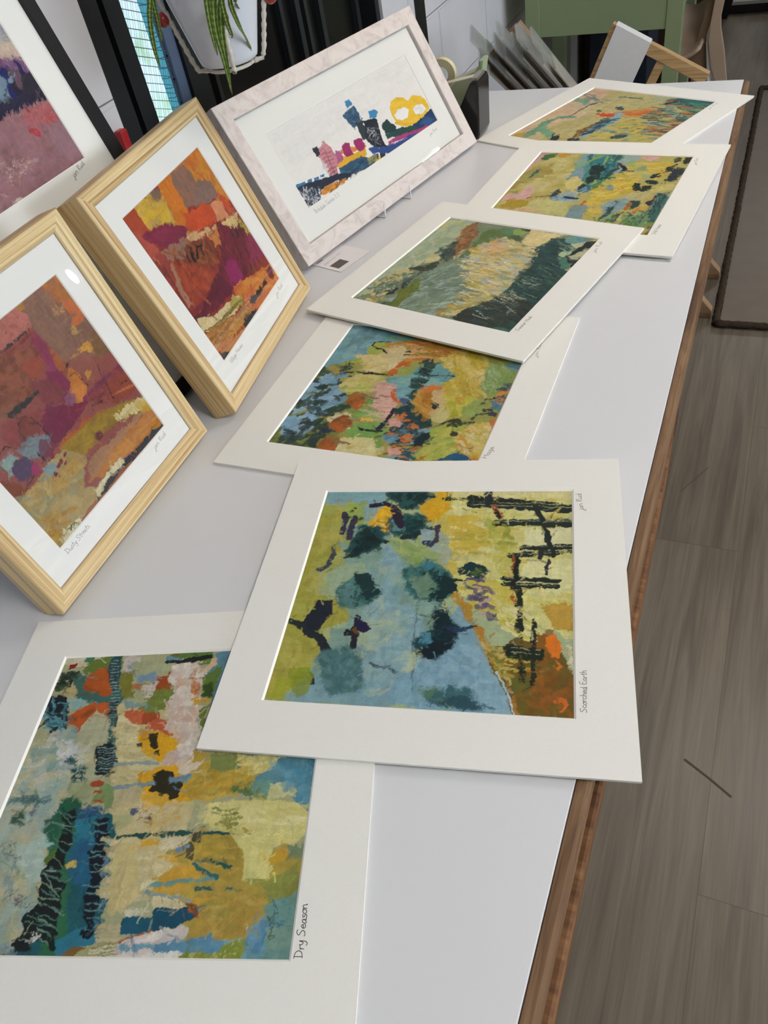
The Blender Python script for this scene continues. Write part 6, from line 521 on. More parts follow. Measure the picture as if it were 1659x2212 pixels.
PAINT['C'] = ('f2efeb',620,200,9,0.0016,0.35,[['p','e8e9ea',[-4,20,1000,-15,1005,294,51,490],4.6,{'a':0.3}],['p','f0c438',[736,493,765,431,810,432,856,484,871,551,916,519,965,568,990,674,984,781,934,867,853,870,798,818,730,708,726,592],3.9,{}],['p','f4f3f2',[743,612,784,576,831,596,847,664,816,740,771,724,742,667],3.8,{}],['p','f4f3f2',[876,684,915,658,953,693,960,768,922,800,878,757],3.9,{}],['p','e8b82c',[719,695,833,831,809,860,741,777],5.1,{}],['p','1c3a66',[712,825,821,874,922,852,999,813,1001,1019,909,1009,767,950,694,887],7.8,{}],['p','2a5c94',[862,895,946,881,977,946,933,981],10.6,{'a':0.8}],['p','1d4a44',[629,751,724,784,821,874,838,923,728,873,625,815],7.6,{}],['p','17393a',[650,625,681,621,694,678,718,749,700,811,632,741,630,670],7.5,{}],['p','b03a7a',[616,846,751,901,915,988,995,1041,981,1044,849,994,710,936,615,901],7.8,{'dry':0.05}],['p','e9d8e2',[632,894,776,975,727,985,631,949],7.6,{'dry':0.3}],['p','23498a',[571,900,665,935,796,958,879,1002,852,1040,721,1005,607,1031,570,955],7.6,{'dry':0.08}],['p','2c5f8a',[495,135,528,141,530,214,492,218],4.7,{}],['p','3f8cc0',[499,134,527,145,528,204,496,201],4.7,{}],['p','2f5878',[445,274,535,234,542,428,467,498],4.7,{'dry':0.12}],['d',['24486a','5a86a0','1c3a58'],[453,283,530,254,537,422,472,478],30,55.9,4.2,89,30,{'a':0.7,'dry':0.2}],['p','3f92c8',[600,389,639,413,651,462,626,507,592,475],4.9,{}],['p','2a3a3c',[495,425,539,464,511,660,484,654,487,523],7.1,{}],['p','161c2c',[541,481,573,492,621,523,608,644,589,839,598,907,550,873,509,766,506,653],7.3,{}],['d',['e0e0e0','9aa0a8'],[540,560,603,637,578,826,525,759],26,56.5,3.3,94,30,{'a':0.6,'dry':0.3}],['p','eab42a',[262,770,299,686,363,742,466,767,459,840,386,853,285,827],4.7,{}],['p','e88a3a',[300,634,366,638,421,682,483,707,477,753,374,703],4.7,{}],['p','a3266a',[348,590,377,574,394,608,385,664,383,742,340,726,337,668],4.6,{}],['p','a3266a',[428,610,462,612,480,662,469,757,429,774,418,692],4.7,{}],['p','b55a8c',[301,583,325,640,313,730,273,731,280,635],6.9,{'dry':0.1}],['p','ecc23c',[245,1015,372,998,526,954,542,1002,497,1055,355,1057],4.8,{}],['p','28506a',[266,802,341,821,423,820,458,893,522,920,510,961,430,993,342,958,263,905],7.1,{}],['d',['1c3a5c','2f6a8a','2a4a4a','234a80'],[260,821,505,927,456,1000,263,905],36,40.4,8.5,18,30,{'a':0.8}],['p','b0a040',[448,880,511,907,504,981,435,973],7.2,{'a':0.7,'dry':0.3}],['p','1f3038',[540,916,568,938,555,1033,522,1018],7.4,{}],['p','2a4a8a',[487,793,588,894,581,968,490,880],7.3,{'dry':0.1}],['p','cc8a94',[207,462,254,431,278,461,288,539,278,712,234,866,216,908,196,841,205,694,194,575],6.7,{}],['p','c49aa0',[255,419,269,404,268,449],4.5,{}],['p','232a30',[191,429,215,434,210,518,190,531],6.6,{}],['p','dccfd0',[203,587,214,707,200,847,197,790,185,695],6.7,{'dry':0.1}],['s','9a4a58',3.4,[218,490,250,491,243,560,280,568],{'a':0.75}],['s','9a4a58',3.4,[215,542,247,540,240,609,273,613],{'a':0.75}],['s','9a4a58',3.4,[211,595,245,589,236,657,267,658],{'a':0.75}],['s','9a4a58',3.4,[208,648,243,639,233,705,261,703],{'a':0.75}],['s','9a4a58',3.4,[204,701,240,688,229,754,255,747],{'a':0.75}],['s','9a4a58',3.4,[201,755,238,738,226,802,249,792],{'a':0.75}],['s','9a4a58',3.4,[197,808,235,788,223,851,242,837],{'a':0.75}],['p','d8b8c4',[192,809,235,840,213,918,182,888],6.8,{'a':0.8}],['p','141f38',[0,703,45,726,95,769,184,812,252,850,332,945,274,960,187,895,112,885,60,891,2,835],6.7,{}],['p','2f7aac',[8,684,32,695,27,720,4,708],3.2,{}],['p','2f7aac',[34,693,57,704,53,729,29,717],3.2,{}],['p','2f7aac',[75,713,99,725,94,750,70,738],3.3,{}],['p','2f7aac',[113,731,137,743,133,768,109,756],3.3,{}],['p','2f7aac',[149,740,173,752,168,777,144,765],3.3,{}],['p','22304a',[1,710,118,866,96,942,57,992,2,966],6.6,{'dry':0.4}],['d',['1a2844','2a3a54','e6e6e8','c8ccd4'],[5,761,112,885,69,995,9,949],70,68.7,3.9,95,25,{'a':0.75,'dry':0.2}],['p','e0912a',[107,904,136,891,205,921,274,960,241,982,162,981,105,955],6.8,{'dry':0.1}],['p','ecc94a',[247,1005,366,1018,384,1055,252,1038],4.7,{}],['d',['2a2a2a','6a5a2a'],[136,891,276,951,389,939,372,998,162,981],26,33.7,3.1,85,60,{'a':0.7}]])
PAINT['P'] = ('8a6468',460,460,10,0.0045,1,[['p','6a5a72',[379,495,778,382,1059,496,1015,545,1011,599,1011,614,959,594,545,615,259,616],5.7,{'f':40}],['d',['8a8a9c','5a4a6c','94949f','7a7a94','a4a0a8'],[778,382,1013,541,1011,599,959,594,545,615],40,93.3,38.3,-1,25,{'a':0.5,'f':20}],['p','8d8f9c',[586,574,992,562,1009,572,1011,609,959,594],9.1,{'f':50}],['p','c9bba2',[545,615,959,594,1013,613,1015,631,1011,665,914,639,505,655],6.0,{'f':60}],['p','bfa59a',[521,639,933,621,1009,636,1010,667,913,641,504,656],7.5,{'f':40}],['p','6a486c',[504,656,913,641,949,659,1009,668,1009,684,1010,719,1000,723,913,695,884,668,471,689],6.2,{}],['d',['7a5a7c','5a3a60','86688a'],[911,642,1009,670,1005,706,926,682],40,19.0,8.3,61,40,{'a':0.5}],['p','1f1c34',[471,689,898,655,926,682,956,709,1007,693,1011,723,1014,798,880,783,765,787,372,788],7.7,{}],['d',['2a2440','1a1a30','302a3a','241a34'],[884,668,1005,717,1010,789,771,780],60,55.4,16.7,2,30,{'a':0.6}],['s','1a2060',18.9,[891,662,878,710,880,741],{'rough':3.1}],['s','241c4a',14.5,[961,664,968,697],{}],['p','6f8494',[868,684,880,695,869,716,863,744,820,732,662,733,708,688],9.2,{'f':8}],['p','7a90a4',[903,680,912,684,909,704,894,700],7.9,{'dry':0.2}],['p','5f4a54',[929,679,961,684,947,717,909,744,908,722],12.8,{'dry':0.35}],['p','2a2632',[952,713,1011,723,1013,762,940,758,924,734],9.8,{'a':0.8}],['p','8c6468',[372,788,765,787,875,788,953,798,1008,803,1010,819,1015,940,1029,1005,-64,941],6.3,{}],['s','b08a8c',2.5,[783,789,785,775],{'dry':0.2,'a':0.8}],['s','9a7478',2.5,[787,789,792,774],{'dry':0.2,'a':0.8}],['s','9a7478',2.5,[794,790,806,772],{'dry':0.2,'a':0.8}],['s','b08a8c',2.5,[798,790,813,771],{'dry':0.2,'a':0.8}],['s','b08a8c',2.5,[806,791,815,781],{'dry':0.2,'a':0.8}],['s','9a7478',2.5,[810,791,812,777],{'dry':0.2,'a':0.8}],['s','9a7478',2.5,[817,792,826,775],{'dry':0.2,'a':0.8}],['s','b08a8c',2.5,[821,792,833,774],{'dry':0.2,'a':0.8}],['s','b08a8c',2.5,[829,793,847,772],{'dry':0.2,'a':0.8}],['s','9a7478',2.5,[833,793,842,783],{'dry':0.2,'a':0.8}],['s','9a7478',2.5,[841,794,846,778],{'dry':0.2,'a':0.8}],['s','b08a8c',2.6,[845,794,853,777],{'dry':0.2,'a':0.8}],['s','b08a8c',2.6,[853,795,868,775],{'dry':0.2,'a':0.8}],['s','9a7478',2.6,[856,795,875,774],{'dry':0.2,'a':0.8}],['s','9a7478',2.6,[864,796,866,781],{'dry':0.2,'a':0.8}],['s','b08a8c',2.6,[868,796,874,780],{'dry':0.2,'a':0.8}],['s','b08a8c',2.6,[876,797,888,778],{'dry':0.2,'a':0.8}],['s','9a7478',2.6,[880,797,895,777],{'dry':0.2,'a':0.8}],['s','9a7478',2.6,[888,798,898,787],{'dry':0.2,'a':0.8}],['s','b08a8c',2.6,[892,798,894,783],{'dry':0.2,'a':0.8}],['s','b08a8c',2.6,[900,799,909,781],{'dry':0.2,'a':0.8}],['s','9a7478',2.6,[905,799,916,780],{'dry':0.2,'a':0.8}],['s','9a7478',2.6,[913,800,931,778],{'dry':0.2,'a':0.8}],['s','b08a8c',2.6,[917,800,926,789],{'dry':0.2,'a':0.8}],['s','b08a8c',2.6,[925,801,930,784],{'dry':0.2,'a':0.8}],['s','9a7478',2.6,[929,801,937,783],{'dry':0.2,'a':0.8}],['s','9a7478',2.6,[937,802,952,781],{'dry':0.2,'a':0.8}],['s','b08a8c',2.7,[941,802,960,780],{'dry':0.2,'a':0.8}],['s','b08a8c',2.7,[950,803,951,787],{'dry':0.2,'a':0.8}],['s','9a7478',2.7,[954,803,959,786],{'dry':0.2,'a':0.8}],['s','9a7478',2.7,[962,804,974,784],{'dry':0.2,'a':0.8}],['s','b08a8c',2.7,[966,804,982,783],{'dry':0.2,'a':0.8}],['s','b08a8c',2.7,[975,805,984,793],{'dry':0.2,'a':0.8}],['s','9a7478',2.7,[979,805,980,789],{'dry':0.2,'a':0.8}],['s','9a7478',2.7,[987,806,996,787],{'dry':0.2,'a':0.8}],['s','b08a8c',2.7,[992,806,1003,786],{'dry':0.2,'a':0.8}],['s','b08a8c',2.7,[1000,807,1019,784],{'dry':0.2,'a':0.8}],['s','9a7478',2.7,[1004,807,1014,796],{'dry':0.2,'a':0.8}],['s','9a7478',2.7,[1013,808,1018,790],{'dry':0.2,'a':0.8}],['s','b08a8c',2.7,[1017,808,1026,789],{'dry':0.2,'a':0.8}],['p','a85f62',[881,791,998,807,988,842,982,853,944,849,916,835,883,849,855,854,860,814],11.7,{'dry':0.1,'f':6}],['d',['b06464','a05055','b87a74','9a585c'],[880,792,1002,809,979,850,866,854],60,25.6,5.2,6,40,{'a':0.5,'dry':0.15}],['p','80696c',[1005,806,1010,819,1011,881,982,859,996,822],10.3,{'a':0.8,'f':8}],['d',['946a70','866064','8f6a74','7e5c60','9a7078','8c6870'],[749,802,942,865,1002,897,1010,997,549,1000,88,991,280,799],200,58.6,15.9,1,40,{'a':0.45}],['p','8d6f78',[931,861,1009,853,1012,996,965,997,901,935],13.9,{'f':30,'a':0.6}],['s','a03a40',26.3,[858,848,872,858],{'dry':0.15}],['s','b0484a',20.4,[943,843,984,854],{'dry':0.3}],['p','a34448',[854,841,888,854,863,867,851,855],9.8,{'dry':0.2}],['d',['caa89c','bf988c','d4b8ac'],[671,879,778,905,781,925,723,942,650,948,645,905],110,14.1,1.2,3,20,{'a':0.8,'dry':0.25}],['d',['c9a89c'],[606,944,627,949,617,975,599,967],14,9.0,1.2,3,30,{'a':0.8,'dry':0.2}],['d',['c0a094'],[377,922,632,918,580,969,329,970],80,16.7,1.5,3,20,{'a':0.6,'dry':0.3}],['p','b5a596',[614,989,645,980,699,993,705,1005,615,1004],9.5,{'dry':0.15}]])

def print_material(name, gain):
    m = bpy.data.materials.new(name); m.use_nodes = True; N = m.node_tree.nodes; L = m.node_tree.links; B = N['Principled BSDF']
    B.inputs['Roughness'].default_value = .5; B.inputs['Specular IOR Level'].default_value = .25
    at = N.new('ShaderNodeAttribute'); at.attribute_name = 'paint'; mu = N.new('ShaderNodeMix'); mu.data_type = 'RGBA'; mu.blend_type = 'MULTIPLY'; mu.inputs[0].default_value = 1
    nz = N.new('ShaderNodeTexNoise'); nz.inputs['Scale'].default_value = 900; nz.inputs['Detail'].default_value = 3; tc = N.new('ShaderNodeTexCoord'); L.new(tc.outputs['Object'], nz.inputs['Vector'])
    mr = N.new('ShaderNodeMapRange'); mr.inputs[1].default_value = .3; mr.inputs[2].default_value = .7; mr.inputs[3].default_value = gain*.93; mr.inputs[4].default_value = gain*1.07
    L.new(nz.outputs['Fac'], mr.inputs[0]); cb = N.new('ShaderNodeCombineColor')
    for k in range(3): L.new(mr.outputs[0], cb.inputs[k])
    L.new(at.outputs['Color'], mu.inputs[6]); L.new(cb.outputs[0], mu.inputs[7]); L.new(mu.outputs[2], B.inputs['Base Color'])
    a2 = N.new('ShaderNodeAttribute'); a2.attribute_name = 'relief'; bp = N.new('ShaderNodeBump'); bp.inputs['Strength'].default_value = .25; bp.inputs['Distance'].default_value = .0006
    L.new(a2.outputs['Fac'], bp.inputs['Height']); L.new(bp.outputs[0], B.inputs['Normal'])
    return m
def painted_sheet(key, x0, y0, x1, y1, z, parent, gain, label):
    base, nx, ny, seed, warp, tex, ops = PAINT[key]
    p = Painter(nx, ny, base, seed, warp, tex); img = p.run(ops)
    X = np.linspace(x0, x1, nx); Y = np.linspace(y1, y0, ny)
    co = np.empty((ny, nx, 3), np.float32); co[..., 0] = X[None]; co[..., 1] = Y[:, None]; co[..., 2] = z
    idx = np.arange(nx*ny, dtype=np.int32).reshape(ny, nx)
    q = np.stack([idx[1:, :-1], idx[1:, 1:], idx[:-1, 1:], idx[:-1, :-1]], -1).reshape(-1)
    me = bpy.data.meshes.new('artwork'); me.vertices.add(nx*ny); me.vertices.foreach_set('co', co.ravel())
    nf = (nx-1)*(ny-1); me.loops.add(nf*4); me.loops.foreach_set('vertex_index', q)
    me.polygons.add(nf); me.polygons.foreach_set('loop_start', np.arange(0, nf*4, 4, dtype=np.int32))
    me.update(calc_edges=True)
    at = me.color_attributes.new('paint', 'FLOAT_COLOR', 'POINT'); at.data.foreach_set('color', np.concatenate([img, np.ones((ny, nx, 1), np.float32)], -1).astype(np.float32).ravel())
    at = me.attributes.new('relief', 'FLOAT', 'POINT'); at.data.foreach_set('value', p.hgt.astype(np.float32).ravel())
    me.materials.append(print_material('painted_print_'+key, gain))
    o = link(bpy.data.objects.new('artwork', me), parent); o['label'] = label
    return o

# ------------------------------------------------------------------ mounted prints lying on the table
def mounted_print(key, geo, zb, label, art, writes):
    x, y, th, W, H, l, b, ww, wh = geo
    r = empty('mounted_print', TR(x, y, TZ+zb, th), label, 'art print', 'mounted prints laid along the table')
    T = .0040; bz = .0020; bv = .0019
    # mount board: ring with a white bevelled window
    def ring(zt, zb_, o0, inset):
        g = G(); A = [(0, 0), (W, 0), (W, H), (0, H)]
        w0 = [(l-inset, b-inset), (l+ww+inset, b-inset), (l+ww+inset, b+wh+inset), (l-inset, b+wh+inset)]
        w1 = [(l, b), (l+ww, b), (l+ww, b+wh), (l, b+wh)]
        for k in range(4):
            m = (k+1) % 4
            g.quad((*A[k], zt), (*A[m], zt), (*w0[m], zt), (*w0[k], zt))
            g.quad((*A[k], zb_), (*w1[k], zb_), (*w1[m], zb_), (*A[m], zb_))
            g.quad((*A[k], zb_), (*A[m], zb_), (*A[m], zt), (*A[k], zt))
        return g, w0, w1
    g, w0, w1 = ring(T, bz+.0001, 0, bv)
    mo = g.obj('mount', M_mount, r)
    g = G()
    for k in range(4): m = (k+1) % 4; g.quad((*w0[k], T), (*w0[m], T), (*w1[m], bz+.0001), (*w1[k], bz+.0001))
    g.obj('bevel', M_core, mo)['label'] = 'white bevelled window edge'
    G().box(.0004, .0004, 0, W-.0004, H-.0004, bz-.0004).obj('backing_board', M_back, r)
    painted_sheet(key, l-.002, b-.002, l+ww+.002, b+wh+.002, bz-.0001, r, GAIN[key], art)
    for nm, tx, a, c, h, mt, w in writes: writing(nm, tx, a, c, (-1, 0), h, mt, r, T+.00012, w, seed=len(tx)+ord(key[0]))
    return r
MATS = {'S': [-0.38809, 0.23498, 0.22129, 0.39008, 0.397, 0.05, 0.0552, 0.28704, 0.28893], 'D': [-0.52502, -0.06155, 0.3262, 0.39107, 0.39873, 0.05169, 0.06528, 0.28502, 0.2833], 'H': [-0.63529, 0.97039, -0.23598, 0.394, 0.4146, 0.05144, 0.05886, 0.28784, 0.30088], 'Z': [-0.59546, 0.6036, 0.006, 0.39483, 0.40512, 0.05483, 0.05471, 0.28542, 0.291], 'Q': [-0.50372, 1.23806, -0.10553, 0.40605, 0.44649, 0.05387, 0.06601, 0.29623, 0.32267], 'T': [-0.57367, 1.69928, -0.41687, 0.41095, 0.41444, 0.05209, 0.04956, 0.30052, 0.3119]}
SIG = 'jan Rud'
mounted_print('D', MATS['D'], 0, 'mounted print nearest the camera, dark trunks and pale yellow field, titled Dry Season', 'abstract landscape in teal, cream and ochre with black scratched trunks',
    [('title_writing', 'Dry Season', (.3475, .066), (.3465, .104), .0065, M_inkd, .00055)])
mounted_print('Z', MATS['Z'], 0, 'mounted print titled Haze, blue sky and rust round trees, corner tucked under its neighbours', 'abstract landscape with rust-orange round trees',
    [('title_writing', 'Haze', (.350, .076), (.3535, .099), .0065, M_inkd, .0005), ('signature', SIG, (.3584, .2957), (.3565, .3327), .005, M_ink, .0004)])
mounted_print('T', MATS['T'], 0, 'mounted print farthest away on the table, peach sky and orange flecks', 'abstract landscape in peach, yellow and teal flecks',
    [('signature', SIG, (.3655, .3162), (.3635, .3544), .005, M_ink, .0004)])
mounted_print('S', MATS['S'], .0041, 'mounted print titled Scorched Earth, blue pool and black fence, overhanging the table edge', 'abstract landscape with blue pool, dark trees and black fence',
    [('title_writing', 'Scorched Earth', (.3478, .0605), (.3485, .1041), .0058, M_ink, .00045), ('signature', SIG, (.349, .3117), (.347, .3383), .006, M_ink, .00045)])
mounted_print('Q', MATS['Q'], .0041, 'mounted print with dark leaf spots and pink patches, second farthest, overlapped by a greener one', 'abstract landscape in yellow with dark leaf shapes',
    [('title_writing', 'Still Hawk', (.3625, .068), (.364, .1035), .006, M_ink, .0005), ('signature', SIG, (.3645, .3476), (.362, .3772), .005, M_ink, .0004)])
mounted_print('H', MATS['H'], .0082, 'mounted print titled Summer Hush, yellow reeds beside dark green bank, lying on two others', 'abstract riverbank with yellow reeds and dark green grass',
    [('title_writing', 'Summer Hush', (.3515, .0648), (.3522, .1063), .0058, M_ink, .0005), ('signature', SIG, (.3545, .3128), (.3505, .3496), .006, M_ink, .00045)])

# ------------------------------------------------------------------ framed pictures
def framed(name, P0, yaw, tilt, W, H, prof, depth, fmat, pr, key, label, art, mmat, writes, glass=True, bvw=.0012, gz=-.0035, mz=-.006):
    e = Vector((math.cos(yaw), math.sin(yaw), 0)); nb = Vector((-math.sin(yaw), math.cos(yaw), 0)); up = nb*math.sin(tilt) + Vector((0, 0, math.cos(tilt))); n = e.cross(up)
    r = empty(name, axes((P0[0], P0[1], P0[2]+TZ), e, up, n), label, 'framed picture', 'framed pictures leaning at the back of the table')
    g = G().rectloft(0, 0, W, H, [(prof[-1][0], -depth), (0, -depth)] + [(d, z) for d, z in prof] + [(prof[-1][0], -depth)])
    g.obj('frame', fmat, r)
    ins = prof[-1][0]
    l, b, rr, t = pr
    g = G(); A = [(ins-.003, ins-.003), (W-ins+.003, ins-.003), (W-ins+.003, H-ins+.003), (ins-.003, H-ins+.003)]
    i = bvw; w0 = [(l-i, b-i), (rr+i, b-i), (rr+i, t+i), (l-i, t+i)]; w1 = [(l, b), (rr, b), (rr, t), (l, t)]
    A = [(max(min(p[0], W-ins-.0004), ins+.0004), max(min(p[1], H-ins-.0004), ins+.0004)) for p in A]
    for k in range(4): m = (k+1) % 4; g.quad((*A[k], mz), (*A[m], mz), (*w0[m], mz), (*w0[k], mz))
    mo = g.obj('mount', mmat, r)
    g = G()
    for k in range(4): m = (k+1) % 4; g.quad((*w0[k], mz), (*w0[m], mz), (*w1[m], mz-.0015), (*w1[k], mz-.0015))
    g.obj('bevel', M_core, mo)
    painted_sheet(key, l-.001, b-.001, rr+.001, t+.001, mz-.0015, r, GAIN[key], art)
    G().box(ins+.0004, ins+.0004, -depth+.002, W-ins-.0004, H-ins-.0004, mz-.0022).obj('backing_board', M_back, r)
    if glass: G().box(ins+.0003, ins+.0003, gz-.0014, W-ins-.0003, H-ins-.0003, gz).obj('glazing', M_glass, r)
    for nm, tx, a, c, h, mt, w in writes:
        dv = (Vector(c)-Vector(a)).normalized(); writing(nm, tx, a, c, (-dv.y, dv.x), h, mt, r, mz+.00012, w, seed=len(tx)+ord(key))
    return r, e, up, n
PINE = [(0, -.0015), (.0012, 0), (.0052, 0), (.0066, -.0012), (.008, -.0002), (.0118, -.0002), (.0132, -.0016), (.0146, -.0008), (.0185, -.0022), (.02, -.004)]
FA, FB, FC = FRAMES['A'], FRAMES['B'], FRAMES['C']
def strut(r, P0, e, up, n, x, y, depth, run, mt):
    """short easel strut fixed to the back of a frame and standing on the table"""
    P0 = Vector((P0[0], P0[1], P0[2]+TZ)); a = P0 + e*x + up*y - n*(depth+.0006); ft = Vector((a.x, a.y, TZ+.0006)) - Vector((n.x, n.y, 0)).normalized()*run
    inv = r.matrix_world.inverted(); hw = e*.018; th = n*(-.004)
    loops = []
    for c in (a, ft): loops.append([inv @ (c-hw), inv @ (c+hw), inv @ (c+hw+th), inv @ (c-hw+th)])
    G().loft(loops).obj('easel_strut', mt, r)
P = FA
rA, e, up, n = framed('framed_picture', P['P0'], P['yaw'], P['tilt'], P['w'], P['h'], PINE, .0355, M_pine, PRT['A'], 'A',
    'pine box frame nearest the camera, maroon and gold painting titled Dusty Streets', 'abstract hill town in maroon, ochre and grey', M_mountW,
    [('title_writing', 'Dusty Streets', (.0544, .0395), (.0975, .0405), .0062, M_ink, .0004), ('signature', SIG, (.2381, .039), (.2672, .0415), .006, M_ink, .0004)])
strut(rA, P['P0'], e, up, n, .16, .16, .0355, .012, M_back)
P = FB
rB, e, up, n = framed('framed_picture', P['P0'], P['yaw'], P['tilt'], P['w'], P['h'], PINE, .038, M_pine2, PRT['B'], 'B',
    'pine box frame beside the pale frame, orange and red painting titled Village Houses', 'abstract houses in orange, red and magenta', M_mountW,
    [('title_writing', 'Village Houses', (.0612, .0435), (.106, .0445), .0062, M_ink, .0004), ('signature', SIG, (.2477, .0412), (.279, .0435), .006, M_ink, .0004)])
strut(rB, P['P0'], e, up, n, .265, .17, .038, .02, M_back)
P = FC
LIME = [(0, -.001), (.001, 0), (.029, 0), (.030, -.001), (.0305, -.0055)]
rC, e, up, n = framed('framed_picture', P['P0'], P['yaw'], P['tilt'], P['w'], P['h'], LIME, .0258, M_lime, PRT['C'], 'C',
    'wide whitewashed frame on a wire stand, castle painting with a yellow eight', 'castle skyline in navy, pink and yellow on white', M_mount,
    [('title_writing', 'Birkdale Series 2-3', (.0847, .0655), (.1579, .0675), .0075, M_ink, .00045), ('signature', SIG, (.4601, .0635), (.4889, .066), .006, M_ink, .0004)], mz=-.0075, gz=-.0058)
# wire easel that carries the pale frame
ez = empty('wire_easel', TR(P['P0'][0], P['P0'][1], TZ), 'small white wire easel holding the wide whitewashed frame', 'picture stand')
nh = Vector((n.x, n.y, 0)).normalized(); E0 = Vector((e.x, e.y, 0)); bk = Vector(up)
for x in (.226, .313):
    base = E0*x; hk = base + nh*.0055 + Vector((0, 0, .0015))
    wtop = base + bk*.2 - n*.0258 - n*.002 + Vector((0, 0, .012))
    wbot = base - n*.0258 - n*.002 + Vector((0, 0, .0035+.012-.012))
    pts = [hk + Vector((0, 0, .025)), hk + Vector((0, 0, .004)), hk - nh*.002, base - nh*.028 + Vector((0, 0, .0015)), Vector(wbot) - nh*.006 + Vector((0, 0, .008)), wtop - nh*.002]
    G().tube(pts, .0014, 8).obj('wire_hook', M_wire, ez, smooth=True)
a = E0*.226 + bk*.2 - n*.0278 + Vector((0, 0, .012)) - nh*.0035; b = E0*.313 + bk*.2 - n*.0278 + Vector((0, 0, .012)) - nh*.0035
G().tube([a, b], .0011, 8).obj('cross_wire', M_wire, ez, smooth=True)
m = (a+b)/2
G().tube([m - nh*.0022, Vector((m.x, m.y, 0.0013)) - nh*.05], .0011, 8).obj('rear_leg', M_wire, ez, smooth=True)
# black framed picture behind
BLK = [(0, -.001), (.001, 0), (.020, 0), (.021, -.001), (.021, -.004)]
rP, e, up, n = framed('framed_picture', (-.72, .8, .0065), math.radians(91), math.radians(15.5), .503, .759, BLK, .02, M_black,
    (.0665, .3225, .4365, .6925), 'P', 'black framed picture against the wall at far left, pink meadow under purple trees', 'pink and mauve meadow below dark purple trees', M_mount,
    [('signature', SIG, (.4007, .3095), (.4299, .3163), .0065, M_inkd, .00055)], glass=False)
for c in [rP]: c.matrix_world = c.matrix_world @ Matrix.Translation((-.42, 0, 0))

# business card under the pale frame
cd = tag(G().prism([(0, 0), (.082, 0), (.082, .085), (0, .085)], 0, .0007).obj('business_card', M_card), 'white card with a dark square logo, tucked under the pale frame', 'card')
cx = Vector((-.6395, 1.1131)); ce = (Vector((-.6146, 1.1915))-cx).normalized(); cu = Vector((-ce.y, ce.x))
cd.matrix_world = axes((cx.x, cx.y, TZ+.0005), (ce.x, ce.y, 0), (cu.x, cu.y, 0), (0, 0, 1))
G().box(.008, .012, .0007, .036, .034, .0009).obj('logo_square', M_print, cd)['label'] = 'dark grey square'
for y, x0, x1, w in ((.044, .006, .018, .001), (.047, .008, .04, .001), (.05, .044, .056, .001), (.062, .006, .022, .0035)):
    g = G(); x = x0
    while x < x1: g.quad((x, y, .00085), (x+.0012, y, .00085), (x+.0012, y+w, .00085), (x, y+w, .00085)); x += .002
    g.obj('small_print', M_inkd, cd)

# ------------------------------------------------------------------ tape dispenser and tape holder by the wall
M_blkp = mat('glossy_black_plastic', '0b0a0b', .18, .5, var=.03)
td = empty('tape_dispenser', TR(0, 0, TZ), 'glossy black wedge-shaped tape dispenser beside the far corner of the whitewashed frame', 'tape dispenser')
G().prism([(-.700, .001), (-.5705, .001), (-.566, .012), (-.562, .108), (-.566, .118), (-.579, .118), (-.583, .112), (-.605, .072), (-.640, .034), (-.700, .026)], 1.702, 1.782, ax='y').obj('body', M_blkp, td, bevel=.003)
M_tapew = mat('milky_tape', 'd6d2c2', .3, .5, var=.02)
G().prism([(-.655, .108), (-.58, .1215), (-.5795, .1225), (-.655, .1095)], 1.725, 1.745, ax='y').obj('tape_strip', M_tapew, td)
M_steel = mat('cutter_steel', 'a9a49a', .3, .5, metal=.8)
G().box(-.579, 1.715, .117, -.567, 1.768, .1235).obj('cutter', M_steel, td)
M_green = mat('pale_green_plastic', '9db08c', .3, .4, var=.03)
M_greenc = clear('clear_green_plastic', 'd5dcc2', 1.4, .1, .55, 'c3c7a8')
th = empty('tape_holder', TR(0, 0, TZ), 'pale green see-through tape holder with a cream roll, behind the black dispenser', 'tape holder')
G().prism([(-.74, .001), (-.59, .001), (-.585, .06), (-.583, .10), (-.60, .112), (-.63, .10), (-.665, .088), (-.74, .09)], 1.80, 1.84, ax='y').obj('body', M_greenc, th, bevel=.003)
G().prism([(-.597, .085), (-.5875, .085), (-.5785, .132), (-.589, .132)], 1.80, 1.84, ax='y').obj('end_block', M_green, th, bevel=.002)
M_cream = mat('cream_tape_roll', 'd9cfa8', .4, .4, var=.03)
loops = [[(-.672+r*math.cos(a), y, .112+r*math.sin(a)) for a in [2*math.pi*k/32 for k in range(32)]] for r, y in ((.016, 1.785), (.032, 1.785), (.033, 1.789), (.033, 1.797), (.016, 1.797), (.016, 1.785))]
G().loft(loops, False, False).obj('tape_roll', M_cream, th, smooth=False)

# ------------------------------------------------------------------ red fitting on the wall by the window
M_red = mat('red_plastic', 'a81e26', .35, .45, var=.05)
rf = tag(G().box(0, -.009, 0, .014, .009, .036).obj('call_point', M_red, bevel=.003), 'small red plastic fitting on the wall between black frame and window', 'wall fitting')
rf.location = (XW+.0005, 1.041, TZ+.236)

